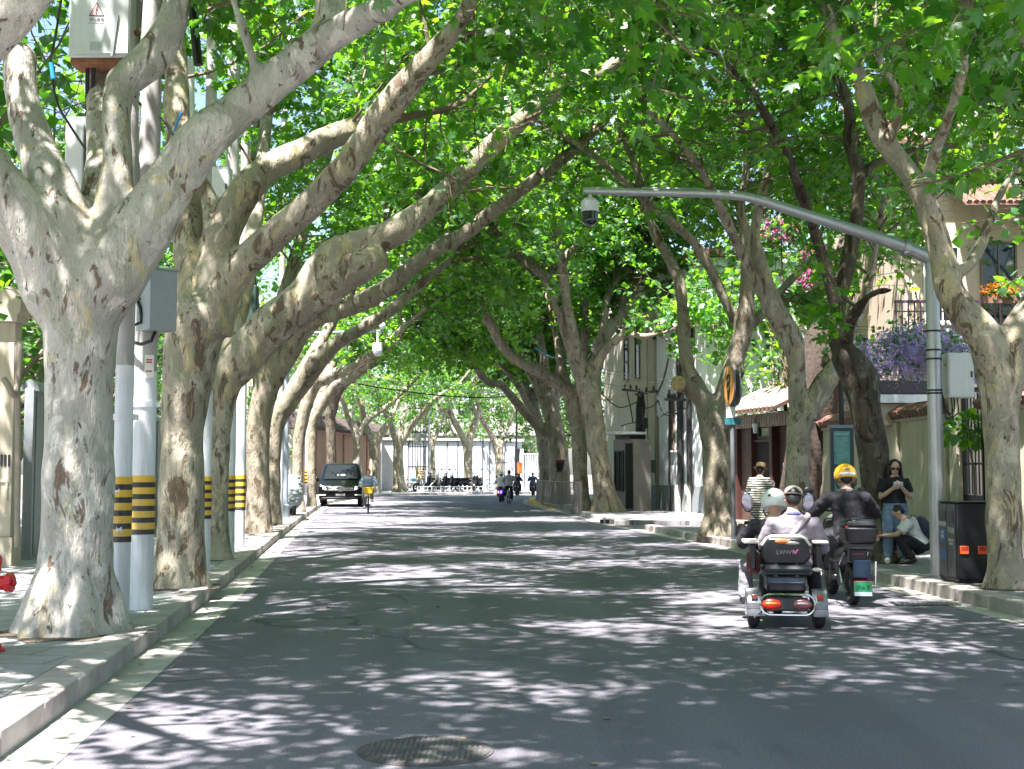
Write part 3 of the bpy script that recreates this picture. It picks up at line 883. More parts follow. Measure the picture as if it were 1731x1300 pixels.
plane_tree('flaking brown plane tree beside the litter bin on the right pavement', 15.3,
  [(1702, 994, 40), (1700, 965, 33), (1698, 900, 31), (1696, 800, 30), (1692, 710, 33), (1691, 625, 42)],
  [(0.3, [(1688, 640, 38), (1664, 570, 36), (1632, 532, 31), (1605, 492, 27), (1593, 440, 24), (1580, 388, 22), (1560, 335, 20), (1532, 285, 20), (1495, 237, 19), (1468, 176, 17), (1448, 118, 15), (1414, 66, 13), (1400, 16, 11), (1390, -70, 8)], 0.62, 3),
   (0.2, [(1692, 640, 36), (1716, 570, 30), (1760, 500, 26), (1830, 400, 20), (1900, 250, 12)], 0.4, 3),
   (-0.5, [(1500, 240, 12), (1520, 165, 9), (1492, 112, 7), (1480, 60, 6), (1483, -25, 5)], 0.3, 2),
   (0.6, [(1606, 470, 13), (1646, 437, 11), (1670, 382, 9), (1690, 330, 8), (1720, 280, 7), (1760, 220, 5)], 0.6, 2),
   (-2.5, [(1590, 420, 14), (1570, 300, 12), (1620, 150, 10), (1640, 0, 8), (1600, -150, 6)], 0.5, 3)],
  BK_MOTT, 13, 0.03, NEAR)

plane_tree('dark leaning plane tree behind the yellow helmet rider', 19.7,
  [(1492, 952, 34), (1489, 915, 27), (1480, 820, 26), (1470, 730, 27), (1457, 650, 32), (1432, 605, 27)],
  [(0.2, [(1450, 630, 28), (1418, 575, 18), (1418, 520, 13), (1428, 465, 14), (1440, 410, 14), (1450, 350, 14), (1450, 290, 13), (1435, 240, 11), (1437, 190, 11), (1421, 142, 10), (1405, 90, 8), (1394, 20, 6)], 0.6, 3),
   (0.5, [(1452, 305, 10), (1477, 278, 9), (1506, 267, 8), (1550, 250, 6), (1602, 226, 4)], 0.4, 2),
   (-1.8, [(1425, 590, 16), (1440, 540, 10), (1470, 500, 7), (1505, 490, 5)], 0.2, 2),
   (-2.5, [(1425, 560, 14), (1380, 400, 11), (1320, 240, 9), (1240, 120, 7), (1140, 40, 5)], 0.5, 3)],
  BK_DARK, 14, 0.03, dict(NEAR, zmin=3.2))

plane_tree('forked plane tree with pale lit right limb, left of the teal information panel', 23.4,
  [(1352, 928, 27), (1351, 890, 23), (1348, 800, 22), (1350, 730, 22), (1360, 690, 26)],
  [(-0.5, [(1354, 700, 20), (1346, 650, 17), (1347, 605, 15), (1343, 570, 15), (1322, 535, 14), (1300, 490, 14), (1283, 440, 13), (1276, 390, 11), (1288, 330, 9), (1300, 260, 7), (1280, 150, 5)], 0.6, 3),
   (0.5, [(1366, 705, 22), (1390, 655, 20), (1412, 620, 16), (1432, 575, 12), (1460, 510, 9), (1480, 420, 7), (1500, 300, 5)], 0.6, 3),
   (-2.5, [(1345, 620, 10), (1250, 420, 9), (1180, 280, 8), (1090, 180, 6)], 0.55, 3)],
  BK_MOTT, 15, 0.032, dict(NEAR, zmin=3.5))

plane_tree('stout plane tree with a sawn-off limb stub, beside the round orange sign', 27.8,
  [(1217, 908, 36), (1216, 880, 28), (1213, 820, 26), (1210, 750, 26), (1208, 705, 30)],
  [(0, [(1206, 715, 24), (1186, 672, 19), (1164, 654, 16), (1156, 650, 15)], None, 0),
   (0.6, [(1200, 705, 19), (1178, 655, 15), (1163, 620, 13), (1157, 580, 12), (1155, 535, 12), (1149, 480, 11), (1133, 440, 11), (1110, 400, 10), (1093, 355, 8), (1080, 300, 7), (1040, 200, 5)], 0.5, 3),
   (-0.5, [(1214, 715, 25), (1232, 655, 22), (1246, 602, 18), (1257, 555, 17), (1263, 500, 14), (1263, 440, 13), (1258, 395, 10), (1252, 345, 10), (1262, 280, 8), (1250, 180, 6)], 0.55, 3),
   (-3, [(1250, 560, 10), (1180, 420, 9), (1080, 330, 8), (1000, 260, 6), (900, 200, 4)], 0.5, 3),
   (1.0, [(1252, 560, 12), (1290, 530, 10), (1330, 480, 8), (1380, 430, 6)], 0.3, 2)],
  BK_BRWN, 16, 0.035, dict(MID, zmin=3.4), stubs=[saw_cut(1153, 650, 27.75, 0.17, (-0.7, -0.7, 0.1))])

plane_tree('broad plane tree forking into several limbs before the cream building', 44.7,
  [(1029, 870, 30), (1024, 845, 22), (1016, 790, 18), (1007, 735, 18), (1001, 695, 20), (994, 655, 22)],
  [(-1.5, [(997, 665, 18), (974, 608, 15), (958, 558, 13), (942, 511, 12), (929, 476, 11), (914, 461, 9), (883, 441, 8), (851, 408, 7), (800, 340, 4)], 0.5, 3),
   (0, [(930, 482, 8), (934, 455, 8), (948, 443, 7), (969, 422, 7), (1015, 400, 5)], 0.4, 2),
   (1, [(999, 665, 18), (1005, 620, 15), (1022, 566, 14), (1045, 538, 13), (1061, 501, 12), (1077, 466, 11), (1100, 400, 7)], 0.5, 3),
   (0.5, [(1016, 590, 9), (1021, 544, 8), (1029, 495, 7), (1050, 455, 6), (1060, 380, 4)], 0.4, 3),
   (-2, [(1004, 640, 10), (1014, 606, 9), (1034, 581, 8), (1058, 565, 7), (1092, 568, 5), (1130, 560, 3)], 0.5, 2),
   (-4, [(990, 640, 10), (960, 520, 9), (940, 380, 8), (900, 280, 6)], 0.4, 3)],
  BK_BRWN, 17, 0.045, dict(MID, leaf=0.21, zmin=3.2), lod=1)

plane_tree('plane tree with a long bough looping left over the street, beside the metal railing', 46.5,
  [(985, 866, 20), (983, 840, 15), (980, 780, 14), (976, 720, 14), (968, 685, 15)],
  [(-3, [(975, 700, 13), (972, 676, 12), (942, 649, 12), (910, 627, 11), (872, 608, 10), (845, 579, 10), (829, 546, 9), (813, 531, 8), (788, 510, 7), (775, 479, 6), (765, 452, 6), (758, 425, 5), (740, 380, 4)], 0.6, 3),
   (0, [(815, 534, 7), (818, 514, 6), (806, 496, 6), (788, 495, 6), (780, 508, 5)], None, 0),
   (1, [(968, 690, 11), (950, 620, 9), (940, 560, 8), (920, 480, 6), (900, 400, 4)], 0.4, 3),
   (-1, [(970, 690, 10), (985, 610, 8), (990, 520, 6), (1000, 440, 4)], 0.4, 3)],
  BK_BRWN, 18, 0.05, dict(MID, leaf=0.21, zmin=3.2), lod=1)

plane_tree('plane tree with a drooping bough, inside the metal railing', 57,
  [(949, 856, 21), (948, 825, 18), (944, 760, 17), (934, 705, 16)],
  [(-4, [(936, 735, 11), (915, 724, 9), (890, 700, 9), (866, 672, 8), (848, 652, 7), (826, 646, 7), (808, 627, 6), (794, 600, 6), (786, 565, 5), (781, 517, 4), (770, 460, 3)], 0.6, 2),
   (1, [(934, 712, 12), (908, 650, 9), (880, 600, 8), (862, 550, 6), (840, 470, 4)], 0.4, 3),
   (0, [(934, 712, 10), (905, 540, 8), (850, 420, 6), (780, 360, 4)], 0.3, 3), (6, [(934, 712, 10), (880, 560, 8), (800, 470, 5)], 0.3, 3),  # extra high limbs, added to keep sun off the far road
   (2, [(934, 712, 12), (942, 640, 8), (955, 560, 6), (980, 480, 4)], 0.4, 3)],
  BK_BRWN, 19, 0.055, dict(MID, leaf=0.25, zmin=3.2, k=1.7), lod=1)

plane_tree('slim plane tree behind the railing where the street bends', 62,
  [(922, 850, 14), (922, 820, 11), (918, 750, 11), (905, 700, 11)],
  [(-2, [(905, 708, 8), (880, 660, 6), (850, 620, 5), (810, 570, 4)], 0.4, 3),
   (5, [(905, 700, 9), (855, 580, 7), (790, 520, 5)], 0.3, 3), (2, [(905, 708, 8), (905, 640, 6), (890, 560, 4)], 0.4, 3)],  # first limb here added to shade the road before the bend
  BK_BRWN, 20, 0.06, dict(MID, leaf=0.25, zmin=3.2, k=1.7), lod=1)

plane_tree('plane tree mostly hidden by the two trunks inside the railing', 72,
  [(940, 843, 13), (939, 820, 10), (936, 750, 10), (930, 705, 11)],  # added tree, its wide crown is there to shade the far road
  [(-3, [(928, 708, 9), (890, 610, 7), (820, 540, 6), (740, 490, 4)], 0.25, 3), (3, [(930, 700, 9), (890, 600, 7), (830, 500, 5), (760, 440, 4)], 0.25, 3), (0, [(932, 700, 9), (950, 620, 7), (960, 520, 5)], 0.3, 3)],
  BK_BRWN, 28, 0.06, dict(MID, leaf=0.25, zmin=3.2, k=1.7), lod=1)

# outer side of the bend
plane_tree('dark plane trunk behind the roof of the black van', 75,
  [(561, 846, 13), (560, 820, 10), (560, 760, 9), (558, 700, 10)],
  [(-3, [(558, 710, 9), (575, 660, 7), (610, 630, 6), (660, 600, 4)], 0.4, 3), (2, [(557, 705, 8), (552, 640, 6), (570, 560, 4)], 0.4, 3), (0, [(558, 700, 8), (605, 580, 7), (670, 500, 5), (740, 450, 4)], 0.3, 3), (-8, [(558, 690, 8), (620, 560, 6), (700, 470, 5)], 0.3, 3)],  # the later upper limbs are added to shade the far road
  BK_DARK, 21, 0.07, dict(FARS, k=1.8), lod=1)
plane_tree('short pale V-forked plane tree just right of the van roof', 84,
  [(604, 838, 9), (603, 810, 7), (603, 760, 7), (604, 735, 8)],
  [(-2, [(604, 742, 7), (588, 705, 5), (580, 680, 5), (560, 640, 4)], 0.5, 2), (1, [(604, 742, 7), (620, 712, 6), (650, 690, 5), (690, 655, 4)], 0.4, 2)],
  BK_MOTT, 22, 0.07, dict(FARS, gap=0.3), lod=1)
plane_tree('far plane tree with a cupped fork before the terracotta wall end', 88,
  [(634, 834, 11), (633, 805, 9), (632, 760, 9), (632, 738, 10)],
  [(-2, [(630, 745, 8), (616, 715, 6), (612, 690, 5), (596, 650, 4)], 0.5, 2), (1, [(636, 745, 8), (658, 712, 6), (672, 680, 5), (700, 640, 4)], 0.5, 3)],
  BK_MOTT, 23, 0.07, dict(FARS, gap=0.3), lod=1)
plane_tree('far plane tree reaching a long sunlit bough to the right before the white wall', 91,
  [(675, 833, 14), (674, 805, 10), (673, 765, 9), (674, 742, 10)],
  [(-2, [(672, 748, 8), (658, 710, 6), (645, 680, 5), (630, 640, 3)], 0.5, 2), (-5, [(676, 750, 8), (694, 722, 6), (712, 702, 6), (735, 676, 6), (760, 660, 5), (785, 640, 4), (810, 600, 3)], 0.6, 2), (1, [(674, 748, 6), (680, 715, 4), (684, 690, 3)], 0.4, 2)],
  BK_MOTT, 24, 0.07, dict(FARS, gap=0.3), lod=1)
plane_tree('thin far plane tree behind the orange slatted sign', 94,
  [(733, 832, 7), (732, 800, 5), (731, 765, 4), (732, 745, 5)],
  [(0, [(732, 750, 4), (742, 725, 3.5), (750, 705, 3), (765, 670, 2.5)], 0.5, 2), (0, [(732, 750, 4), (722, 725, 3), (716, 700, 3)], 0.5, 2)],
  BK_MOTT, 25, 0.06, dict(FARS, gap=0.3), lod=1)
plane_tree('far plane tree with a wide V fork standing among the parked scooters', 95,
  [(793, 832, 11), (792, 805, 8), (791, 770, 8), (790, 745, 9)],
  [(-1, [(788, 752, 7), (775, 725, 6), (762, 700, 5), (755, 670, 4), (760, 620, 3)], 0.5, 2), (1, [(793, 752, 7), (800, 725, 6), (806, 705, 5), (796, 680, 4), (812, 640, 3)], 0.5, 2)],
  BK_MOTT, 26, 0.07, dict(FARS, gap=0.3), lod=1)
plane_tree('far plane tree leaning left behind the distant riders', 97,
  [(846, 831, 10), (845, 805, 8), (844, 775, 8), (843, 755, 9)],
  [(-1, [(841, 762, 7), (832, 738, 6), (822, 722, 5), (812, 700, 4), (800, 650, 3)], 0.5, 2), (1, [(846, 762, 6), (852, 735, 4), (866, 705, 4), (880, 660, 3)], 0.4, 3)],
  BK_MOTT, 27, 0.07, dict(FARS, gap=0.3), lod=1)

build_trees()
# ------------------------------------------------------------------ garden trees beyond the walls
def garden_tree(seed, h, spread, n, name='garden_tree', leaf=0.2, m=None):
    """bushy broadleaf tree at the origin"""
    rng = random.Random(seed)
    root = thing(name, 'tree', 'tree', (0, 0, 0))
    mb = MB(); limbs = []
    th = h * 0.32
    tp = wander(Vector((0, 0, -0.1)), UP, th, 5, rng, 0.06)
    mb.tube(tp, [0.2 * h / 9] * 2 + [0.16 * h / 9] * 4, n=10)
    for i in range(7):
        an = i * 2.4 + rng.uniform(-.4, .4); e = rng.uniform(0.35, 1.6)
        d = Vector((math.cos(an), math.sin(an), e)); L = spread * rng.uniform(0.85, 1.25) * (1.0 if e < 1 else 1.2)
        w = wander(tp[rng.choice((3, 4, 5))], d, L, 6, rng, 0.16, 0.05)
        mb.tube(w, [0.11 - 0.014 * j for j in range(7)], n=7)
        limbs.append(([(p, 0.06) for p in w], 0.25, 2))
    mb.build('trunk', BK_BRWN, root, recalc=False)
    tw, pos, tip, nrm, siz = grow(limbs, rng, dict(gap=n, tgap=0.28, lgap=0.12, leaf=leaf, zmin=h * 0.22, k=1.0, street=False))
    tw.build('branches', TWIG, root, recalc=False)
    o = bpy.data.objects.new('crown', leaf_mesh('crown', pos, tip, nrm, siz, m or LEAF2, 1)); COL.objects.link(o); o.parent = root
    print('GARDEN', seed, len(pos))
    return root
GT = [garden_tree(101, 9, 3.2, 0.42), garden_tree(102, 11, 3.8, 0.45), garden_tree(103, 8, 3.0, 0.4, m=LEAF)]
spots = {
 'garden trees behind the grey fence': ('leafy garden tree rising behind the grey fence left of the street', [(-10.4, 23, 1, 0), (-11.5, 29, 1.1, 1), (-12.5, 36, 1, 2), (-13, 43, 1.1, 0), (-15, 52, 1, 1), (-16, 60, 1.1, 2), (-10.8, 17.5, 0.95, 1), (-10.2, 26, 1.15, 2), (-11.2, 33, 1.2, 1), (-12.6, 20, 1.25, 0), (-13.5, 15, 1.2, 2), (-13.5, 47, 1.2, 0)]),
 'garden trees behind the right-hand houses': ('leafy garden tree rising behind the walls right of the street', [(12.5, 40, 1.1, 0), (10.5, 44.5, 1.2, 1), (11, 52, 1.1, 2), (9, 60, 1.1, 0), (9.5, 36.5, 0.9, 2), (15, 46, 1.2, 1), (7, 66, 1.1, 1), (13.5, 34, 1.2, 0), (14.5, 28, 1.25, 2), (6, 74, 1.2, 2)]),
 'trees beyond the wall at the bend': ('leafy tree beyond the white wall where the street bends', [(-16, 108, 1.1, 1), (-8, 112, 1.1, 0), (0, 112, 1.2, 2), (7, 107, 1.1, 1), (14, 100, 1.2, 0), (-24, 100, 1.2, 2), (-12, 106.5, 1.15, 2), (-4, 107, 1.2, 1), (3.5, 108, 1.1, 0), (-20, 112, 1.3, 0)]),
}
used = set(); rg = random.Random(5)
for grp, (lab, lst) in spots.items():
    for x, y, s, k in lst:
        if k not in used:
            used.add(k); t = GT[k]; t.location = (x, y, 0); t.rotation_euler.z = rg.uniform(0, 6); t.scale = (s,) * 3; tag(t, lab, group=grp)
        else:
            copy_tree(GT[k], (x, y, 0), rg.uniform(0, 6), lab, grp, s)
# ------------------------------------------------------------------ common paints
M_WHITE = mat('pole_white', (0.70, 0.72, 0.76), 0.5, var=0.05, dirt=(0.30, 0.28, 0.25), dscale=1.6, damt=0.6, streak=True)
M_CONC = mat('pole_concrete', (0.40, 0.39, 0.37), 0.85, var=0.1, bump=0.15, dirt=(0.22, 0.21, 0.2), dscale=2, damt=0.5, streak=True)
M_YEL = mat('band_yellow', (0.75, 0.44, 0.02), 0.5, var=0.08, dirt=(0.45, 0.36, 0.2), dscale=6, damt=0.75)
M_BLK = mat('band_black', (0.018, 0.018, 0.02), 0.5, var=0.2, dirt=(.12, .11, .1), dscale=7, damt=.5)
M_BOX = mat('cabinet_paint', (0.62, 0.65, 0.66), 0.42, var=0.05, dirt=(0.36, 0.36, 0.33), dscale=1.3, damt=0.35, streak=True)
M_GREYBOX = mat('meter_box_grey', (0.30, 0.34, 0.36), 0.45, var=0.06, dirt=(0.2, 0.2, 0.19), dscale=2, damt=0.4)
M_CABLE = mat('black_cable', (0.008, 0.008, 0.009), 0.45)
M_RUST = mat('rust', (0.25, 0.10, 0.05), 0.9, var=0.35, vscale=20)
M_STEEL = mat('galvanised_steel', (0.42, 0.44, 0.45), 0.38, 0.75, var=0.08, dirt=(0.25, 0.25, 0.25), dscale=3, damt=0.4)
M_DARK = mat('dark_plastic', (0.008, 0.009, 0.011), 0.4)
M_RUB = mat('tyre_rubber', (0.010, 0.010, 0.011), 0.8, bump=0.2, bscale=120)
M_GRN = mat('dark_green_box', (0.025, 0.06, 0.05), 0.5, dirt=(0.05, 0.06, 0.05))
M_RED = mat('hydrant_red', (0.60, 0.018, 0.022), 0.35, var=0.1, dirt=(0.25, 0.03, 0.03), dscale=5)
M_PINK = mat('sign_pink', (0.70, 0.42, 0.42), 0.6)
M_INK = mat('printing_ink', (0.03, 0.03, 0.035), 0.6)
M_INKGREY = mat('faded_ink', (0.22, 0.22, 0.23), 0.6)
M_PAPER = mat('paper', (0.72, 0.70, 0.66), 0.8)
M_REDINK = mat('red_ink', (0.45, 0.06, 0.05), 0.6)
M_CHROME = mat('chrome', (0.62, 0.63, 0.65), 0.12, 1.0, var=0.03)
M_GLASS = glass_mat('dark_glass', (0.012, 0.018, 0.02))
ZS = 0.142

def warn_pole(label, x, y, rpx, height, band=None, paint=None, group=None, pairs=5, lower=None, name='utility_pole'):
    """round pole standing on the left pavement with yellow and black warning bands"""
    g = G(x, y, ZS); d = g.y; r = rpx / PPM(d)
    t = thing(name, label, 'pole', (g.x, g.y, ZS), 0, group)
    zof = lambda yy: P(x, yy, d).z - ZS
    zp = zof(paint) if paint else height
    MB().tube([(0, 0, -0.05), (0, 0, zp)], [r, r * 0.985], n=28).build('painted_shaft', M_WHITE, t)
    if zp < height - 0.1:
        MB().tube([(0, 0, zp), (0, 0, height)], [r * 0.975, r * 0.8], n=28).build('upper_shaft', M_CONC, t)
    if band:
        z1, z0 = zof(band[0]), zof(band[1]); mb = MB(); h = (z1 - z0) / pairs; z = z1
        for k in range(pairs):
            mb.tube([(0, 0, z - h * .56), (0, 0, z)], r + .004, n=28, mi=0)
            mb.tube([(0, 0, z - h), (0, 0, z - h * .56)], r + .004, n=28, mi=1); z -= h
        mb.build('warning_band', [M_YEL, M_BLK], t)
    if lower:
        zl = zof(lower)
        MB().tube([(0, 0, zl - .03), (0, 0, zl + .03)], r + .012, n=28).box(r + .02, 0, zl, .05, .04, .05).build('clamp', M_WHITE, t)
    return t, r, d

PG = 'striped poles on the left kerb'
p1, r1_, d1_ = warn_pole('white striped pole touching the right side of the pale nearest tree, front of a pair', 202.5, 1046, 15.5, 9.5, (806, 916), 618, PG, 5, 705)
p2, r2_, d2_ = warn_pole('thicker white striped pole just behind its front twin, carrying the grey meter box', 238, 1030, 19.5, 9.5, (804, 903), 628, PG, 5, 684)
p3, r3_, d3_ = warn_pole('white striped pole between the mottled tree and the slim leaning tree', 344, 966, 11, 9, (805, 877), 660, PG, 5)
p4, r4_, d4_ = warn_pole('white striped pole right of the slim leaning tree, left of its narrower neighbour', 383, 937, 13, 9, (804, 864), 640, PG, 5)
p5, r5_, d5_ = warn_pole('narrower striped pole that carries the dark green cabinet', 405, 926, 8.5, 9, (803, 862), 640, PG, 5)
warn_pole('slender striped post beside the sixth trunk, before the blue grey mast', 471, 884, 2.6, 2.0, (797, 832), None, PG, 5, name='striped_post')
warn_pole('white striped pole beyond the covered scooter', 519, 856, 4.3, 8, (794, 817), 740, PG, 4)
warn_pole('grey utility pole with a crossarm high in the foliage on the left', 472, 884, 6, 12.5, None, 760, None, name='crossarm_pole')
cp = [o for o in COL.objects if o.name.startswith('crossarm_pole')][0]
ca = MB().bb(-1.3, 0.5, -.19, -.11, 12.0, 12.09).bb(-1.3, 0.5, -.19, -.11, 11.3, 11.38); ca.build('crossarm', M_STEEL, cp)
for k, xx in enumerate((-1.2, -0.75, -0.35, 0.4)):
    mb = MB()
    for j in range(4): mb.ell((xx, -.15, 12.12 + .06 * j), .05 - .006 * j, .05 - .006 * j, .03, n=10, m=5)
    mb.build('insulator', M_DARK, cp)
# torn patch on the nearest pole's band
mb = MB(); a0 = -PI / 2 - .25
for i, (da, z0, z1) in enumerate(((0.3, .80, .86), (0.0, 1.165, 1.21))):
    pts = [Vector(((r1_ + .007) * math.cos(a0 + da + q), (r1_ + .007) * math.sin(a0 + da + q), 0)) for q in (-.3, -.12, .08, .26)]
    n = len(pts); o = len(mb.v)
    mb.add([(p.x, p.y, z0 + .01 * ((k * 7) % 3)) for k, p in enumerate(pts)] + [(p.x, p.y, z1 - .012 * ((k * 5) % 3)) for k, p in enumerate(pts)], [(k, k + 1, n + k + 1, n + k) for k in range(n - 1)])
mb.build('torn_patch', M_WHITE, p1)
# notice on the thicker pole
nt_ = thing('paper_notice', 'small white notice with red print taped to the thicker striped pole', 'notice', P(252, 620, d2_ - r2_ * 0.93), 0.35)
MB().bb(-.045, .045, -.004, 0, -.11, .12).build('sheet', M_PAPER, nt_)
for z in (.07, .045, -.045): MB().bb(-.03, .03, -.006, -.0045, z - .008, z + .008).build('print_line', M_REDINK, nt_)

# white distribution box with the warning triangle
dW = 11.85; a = P(115, 100, dW); b = P(219, 100, dW); Wd = b.x - a.x; Hh = 0.82
bx = thing('distribution_box', 'white electrical box with red warning triangle, hung high above the nearest tree fork', 'electrical box', ((a.x + b.x) / 2, dW, a.z))
MB().bb(-Wd / 2, Wd / 2, 0, .34, 0.02, Hh).build('housing', M_BOX, bx, bevel=.012)
MB().bb(-Wd / 2 + .012, Wd / 2 - .012, -.012, -.001, .05, Hh - .03).build('door', M_BOX, bx, bevel=.006)
MB().bb(-Wd / 2 + .01, Wd / 2 - .01, .02, .32, -.035, .017).build('rusty_base', M_RUST, bx, bevel=.01)
k = 1 / PPM(dW); zp_ = lambda yy: (100 - yy) * k; xp_ = lambda xx: (xx - 167) * k
tri = [(xp_(149), -.0135, zp_(25)), (xp_(176), -.0135, zp_(25)), (xp_(162.5), -.0135, zp_(0))]
MB().prism(tri, (0, -.002, 0)).build('warning_triangle', M_INK, bx, smooth=False)
c = Vector(tri[0]).lerp(Vector(tri[1]), .5).lerp(Vector(tri[2]), .33)
MB().prism([c + (Vector(p) - c) * .82 + Vector((0, -.0025, 0)) for p in tri], (0, -.001, 0)).build('triangle_field', M_PINK, bx, smooth=False)
q = lambda x, y: (xp_(x), -.018, zp_(y))
MB().prism([q(163.6, 7.5), q(160.8, 15.5), q(162.7, 15.2), q(161.6, 20), q(160.4, 19.2), q(162.4, 23.5), q(163.6, 18.8), q(162.6, 19.6), q(164.6, 13), q(162.8, 13.4), q(164.8, 7.8)], (0, -.001, 0)).build('lightning_mark', M_INK, bx, smooth=False)
text_obj('warning_text', '当心触电', .036, M_INKGREY, bx, (xp_(162.5), -.0145, zp_(31)))
MB().bb(xp_(147), xp_(176), -.0145, -.0125, zp_(37.6), zp_(36.8)).build('underline', M_INKGREY, bx)
MB().bb(xp_(152), xp_(170), -.017, -.0125, zp_(84), zp_(70)).build('maker_plate', M_STEEL, bx, bevel=.004)
MB().prism([(xp_(196), -.0135, zp_(20)), (xp_(201), -.0135, zp_(23)), (xp_(192.5), -.0135, zp_(97)), (xp_(189), -.0135, zp_(97))], (0, -.02, 0)).build('lever_slot', M_STEEL, bx)
MB().bb(Wd / 2 + .001, Wd / 2 + .05, .12, .17, .28, .32).build('side_bolt', M_RUST, bx)

# grey cabinet on the pole below it
dC = 12.75; a = P(108, 333, dC); b = P(214, 333, dC)
cb = thing('grey_cabinet', 'pale grey two-door cabinet seen through the nearest tree fork, below the white box', 'electrical box', ((a.x + b.x) / 2, dC, a.z))
Wd = b.x - a.x; Hc = P(160, 196, dC).z - a.z
MB().bb(-Wd / 2, Wd / 2, .02, .42, 0, Hc).build('housing', M_GREYBOX, cb, bevel=.01)
MB().bb(-Wd / 2 + .01, -Wd / 2 + .19, -.03, .019, .0, Hc - .08).build('door', M_BOX, cb, bevel=.01)
MB().bb(-Wd / 2 + .21, Wd / 2 - .01, 0.0, .019, .02, Hc - .03).build('door', M_GREYBOX, cb, bevel=.006)
for k in range(4): MB().bb(-Wd / 2 + .25 + .09 * k, -Wd / 2 + .27 + .09 * k, -.008, -.001, .06, Hc - .1).build('rib', M_BOX, cb)

# meter box on the thick pole
dM = d2_ - .18; c0 = P(264, 560, dM)
mbx = thing('meter_box', 'grey meter box with two little windows strapped to the thicker striped pole', 'electrical box', c0, 0.80)
hm = P(264, 459, dM).z - c0.z
MB().bb(-.15, .15, -.13, .13, 0, hm).build('housing', M_GREYBOX, mbx, bevel=.008)
MB().bb(-.165, .165, -.15, .15, hm, hm + .018).build('lid', M_GREYBOX, mbx, bevel=.005)
fd = MB().bb(.131 + .02, .131 + .032, -.11, .11, .03, hm - .03).build('door', mat('meter_door', (0.42, 0.45, 0.46), .4), mbx, bevel=.004)
for z0, z1, y0, y1 in ((.36, .52, -.05, .05), (.17, .26, -.04, .04)):
    fr = MB().bb(.163, .172, y0, y1, z0, z1).build('window', M_RUST, mbx)
    MB().bb(.1725, .176, y0 + .012, y1 - .012, z0 + .012, z1 - .012).build('pane', M_GLASS, fr)
MB().bb(.163, .175, -.075, -.055, .27, .31).build('lock', M_DARK, mbx)
MB().bb(.163, .166, -.05, .05, .06, .12).build('label_plate', M_PAPER, mbx)

def cable(label, pts, r, name='cable', m=M_CABLE, group=None, cat='cable', n=8):
    out = catmull([(Vector(p), r) for p in pts], .06)
    mb = MB().tube([p for p, _ in out], r, n=n)
    c = Vector(pts[0]); mb.v = [tuple(Vector(v) - c) for v in mb.v]
    o = mb.build(name, m); o.location = c
    return tag(o, label, cat, group)
cable('thick black cable looping out of the meter box to the thicker pole', [P(246, 507, dM - .02), P(228, 503, dM - .1), P(219, 528, dM - .12), P(226, 550, dM - .12), P(238, 545, dM - .1), P(237, 520, dM - .1), P(230, 505, dM - .02)], .016)
cable('thick black cable sagging under the meter box', [P(262, 561, dM), P(256, 576, dM - .05), P(238, 582, dM - .05), P(219, 574, dM), P(212, 560, dM + .05)], .018)
CG = 'black cables dropping from the white box'
for i, (x0, x1, y1) in enumerate(((147, 150, 300), (150, 163, 318), (157, 168, 330), (160, 172, 300))):
    cable('black cable dropping from the white box past the grey cabinet', [P(x0, 104, dW + .15), P(x0 - 1, 170, dW + .2), P((x0 + x1) / 2, 240, dW + .3), P(x1, y1, dW + .35)], .012, group=CG)
cable('dark cable with a bright blue joint left of the white box', [P(108, -30, 12.1), P(94, 60, 12.1), P(86, 100, 12.1), P(88, 130, 12.1), P(97, 175, 12.2), P(120, 215, 12.3), P(150, 262, 12.4), P(166, 300, 12.5)], .013)
o = MB().cyl(P(86, 106, 12.07), P(90, 133, 12.07), .02).build('cable_joint', mat('blue_tape', (0.02, 0.25, 0.6), .4)); tag(o, 'bright blue tape joint on the cable left of the white box', 'cable joint')
cable('black power line crossing the limbs beside the white box', [P(243, -40, 11.9), P(238, 40, 11.9), P(232, 100, 11.7), P(229, 165, 11.6)], .008)
cable('thick black cable hanging behind the middle limb of the nearest tree', [P(322, -30, 13.5), P(330, 60, 13.5), P(335, 110, 13.5)], .05, group=None)
cable('blue cable end right of the middle limb', [P(306, 190, 12.9), P(301, 205, 12.9), P(294, 222, 12.9)], .011, m=MATS['blue_tape'])
cable('black cable running down behind the long right limb', [P(231, 170, 12.8), P(252, 190, 12.9), P(275, 200, 12.9), P(292, 228, 12.9)], .016)

# lit white box and dark green cabinet
def small_box(label, x0, x1, y0, y1, d, dep, m, name='junction_box', cat='electrical box', rz=0.0, legs=False):
    a = P(x0, y1, d); b = P(x1, y0, d)
    t = thing(name, label, cat, ((a.x + b.x) / 2, d, a.z), rz); w_, h_ = b.x - a.x, b.z - a.z
    MB().bb(-w_ / 2, w_ / 2, 0, dep, 0, h_).build('housing', m, t, bevel=.01)
    MB().bb(-w_ / 2 + .015, w_ / 2 - .015, -.012, -.001, .015, h_ - .015).build('door', m, t, bevel=.005)
    MB().bb(w_ / 2 - .05, w_ / 2 - .03, -.025, -.0125, h_ * .45, h_ * .58).build('handle', M_DARK, t)
    return t
small_box('plain white box on the pole between the mottled tree and the slim leaning tree', 357, 388, 281, 352, d3_ - .35, .22, M_BOX)
small_box('dark green cabinet on the narrow striped pole', 405, 433, 482, 572, d5_ - .35, .25, M_GRN)
cable('pale conduit running up the pole behind the mottled tree', [P(326, 640, d3_ - .12), P(325, 500, d3_ - .12), P(323, 330, d3_ - .12), P(322, 100, d3_ - .12)], .055, name='conduit', m=M_WHITE, cat='conduit', n=12)

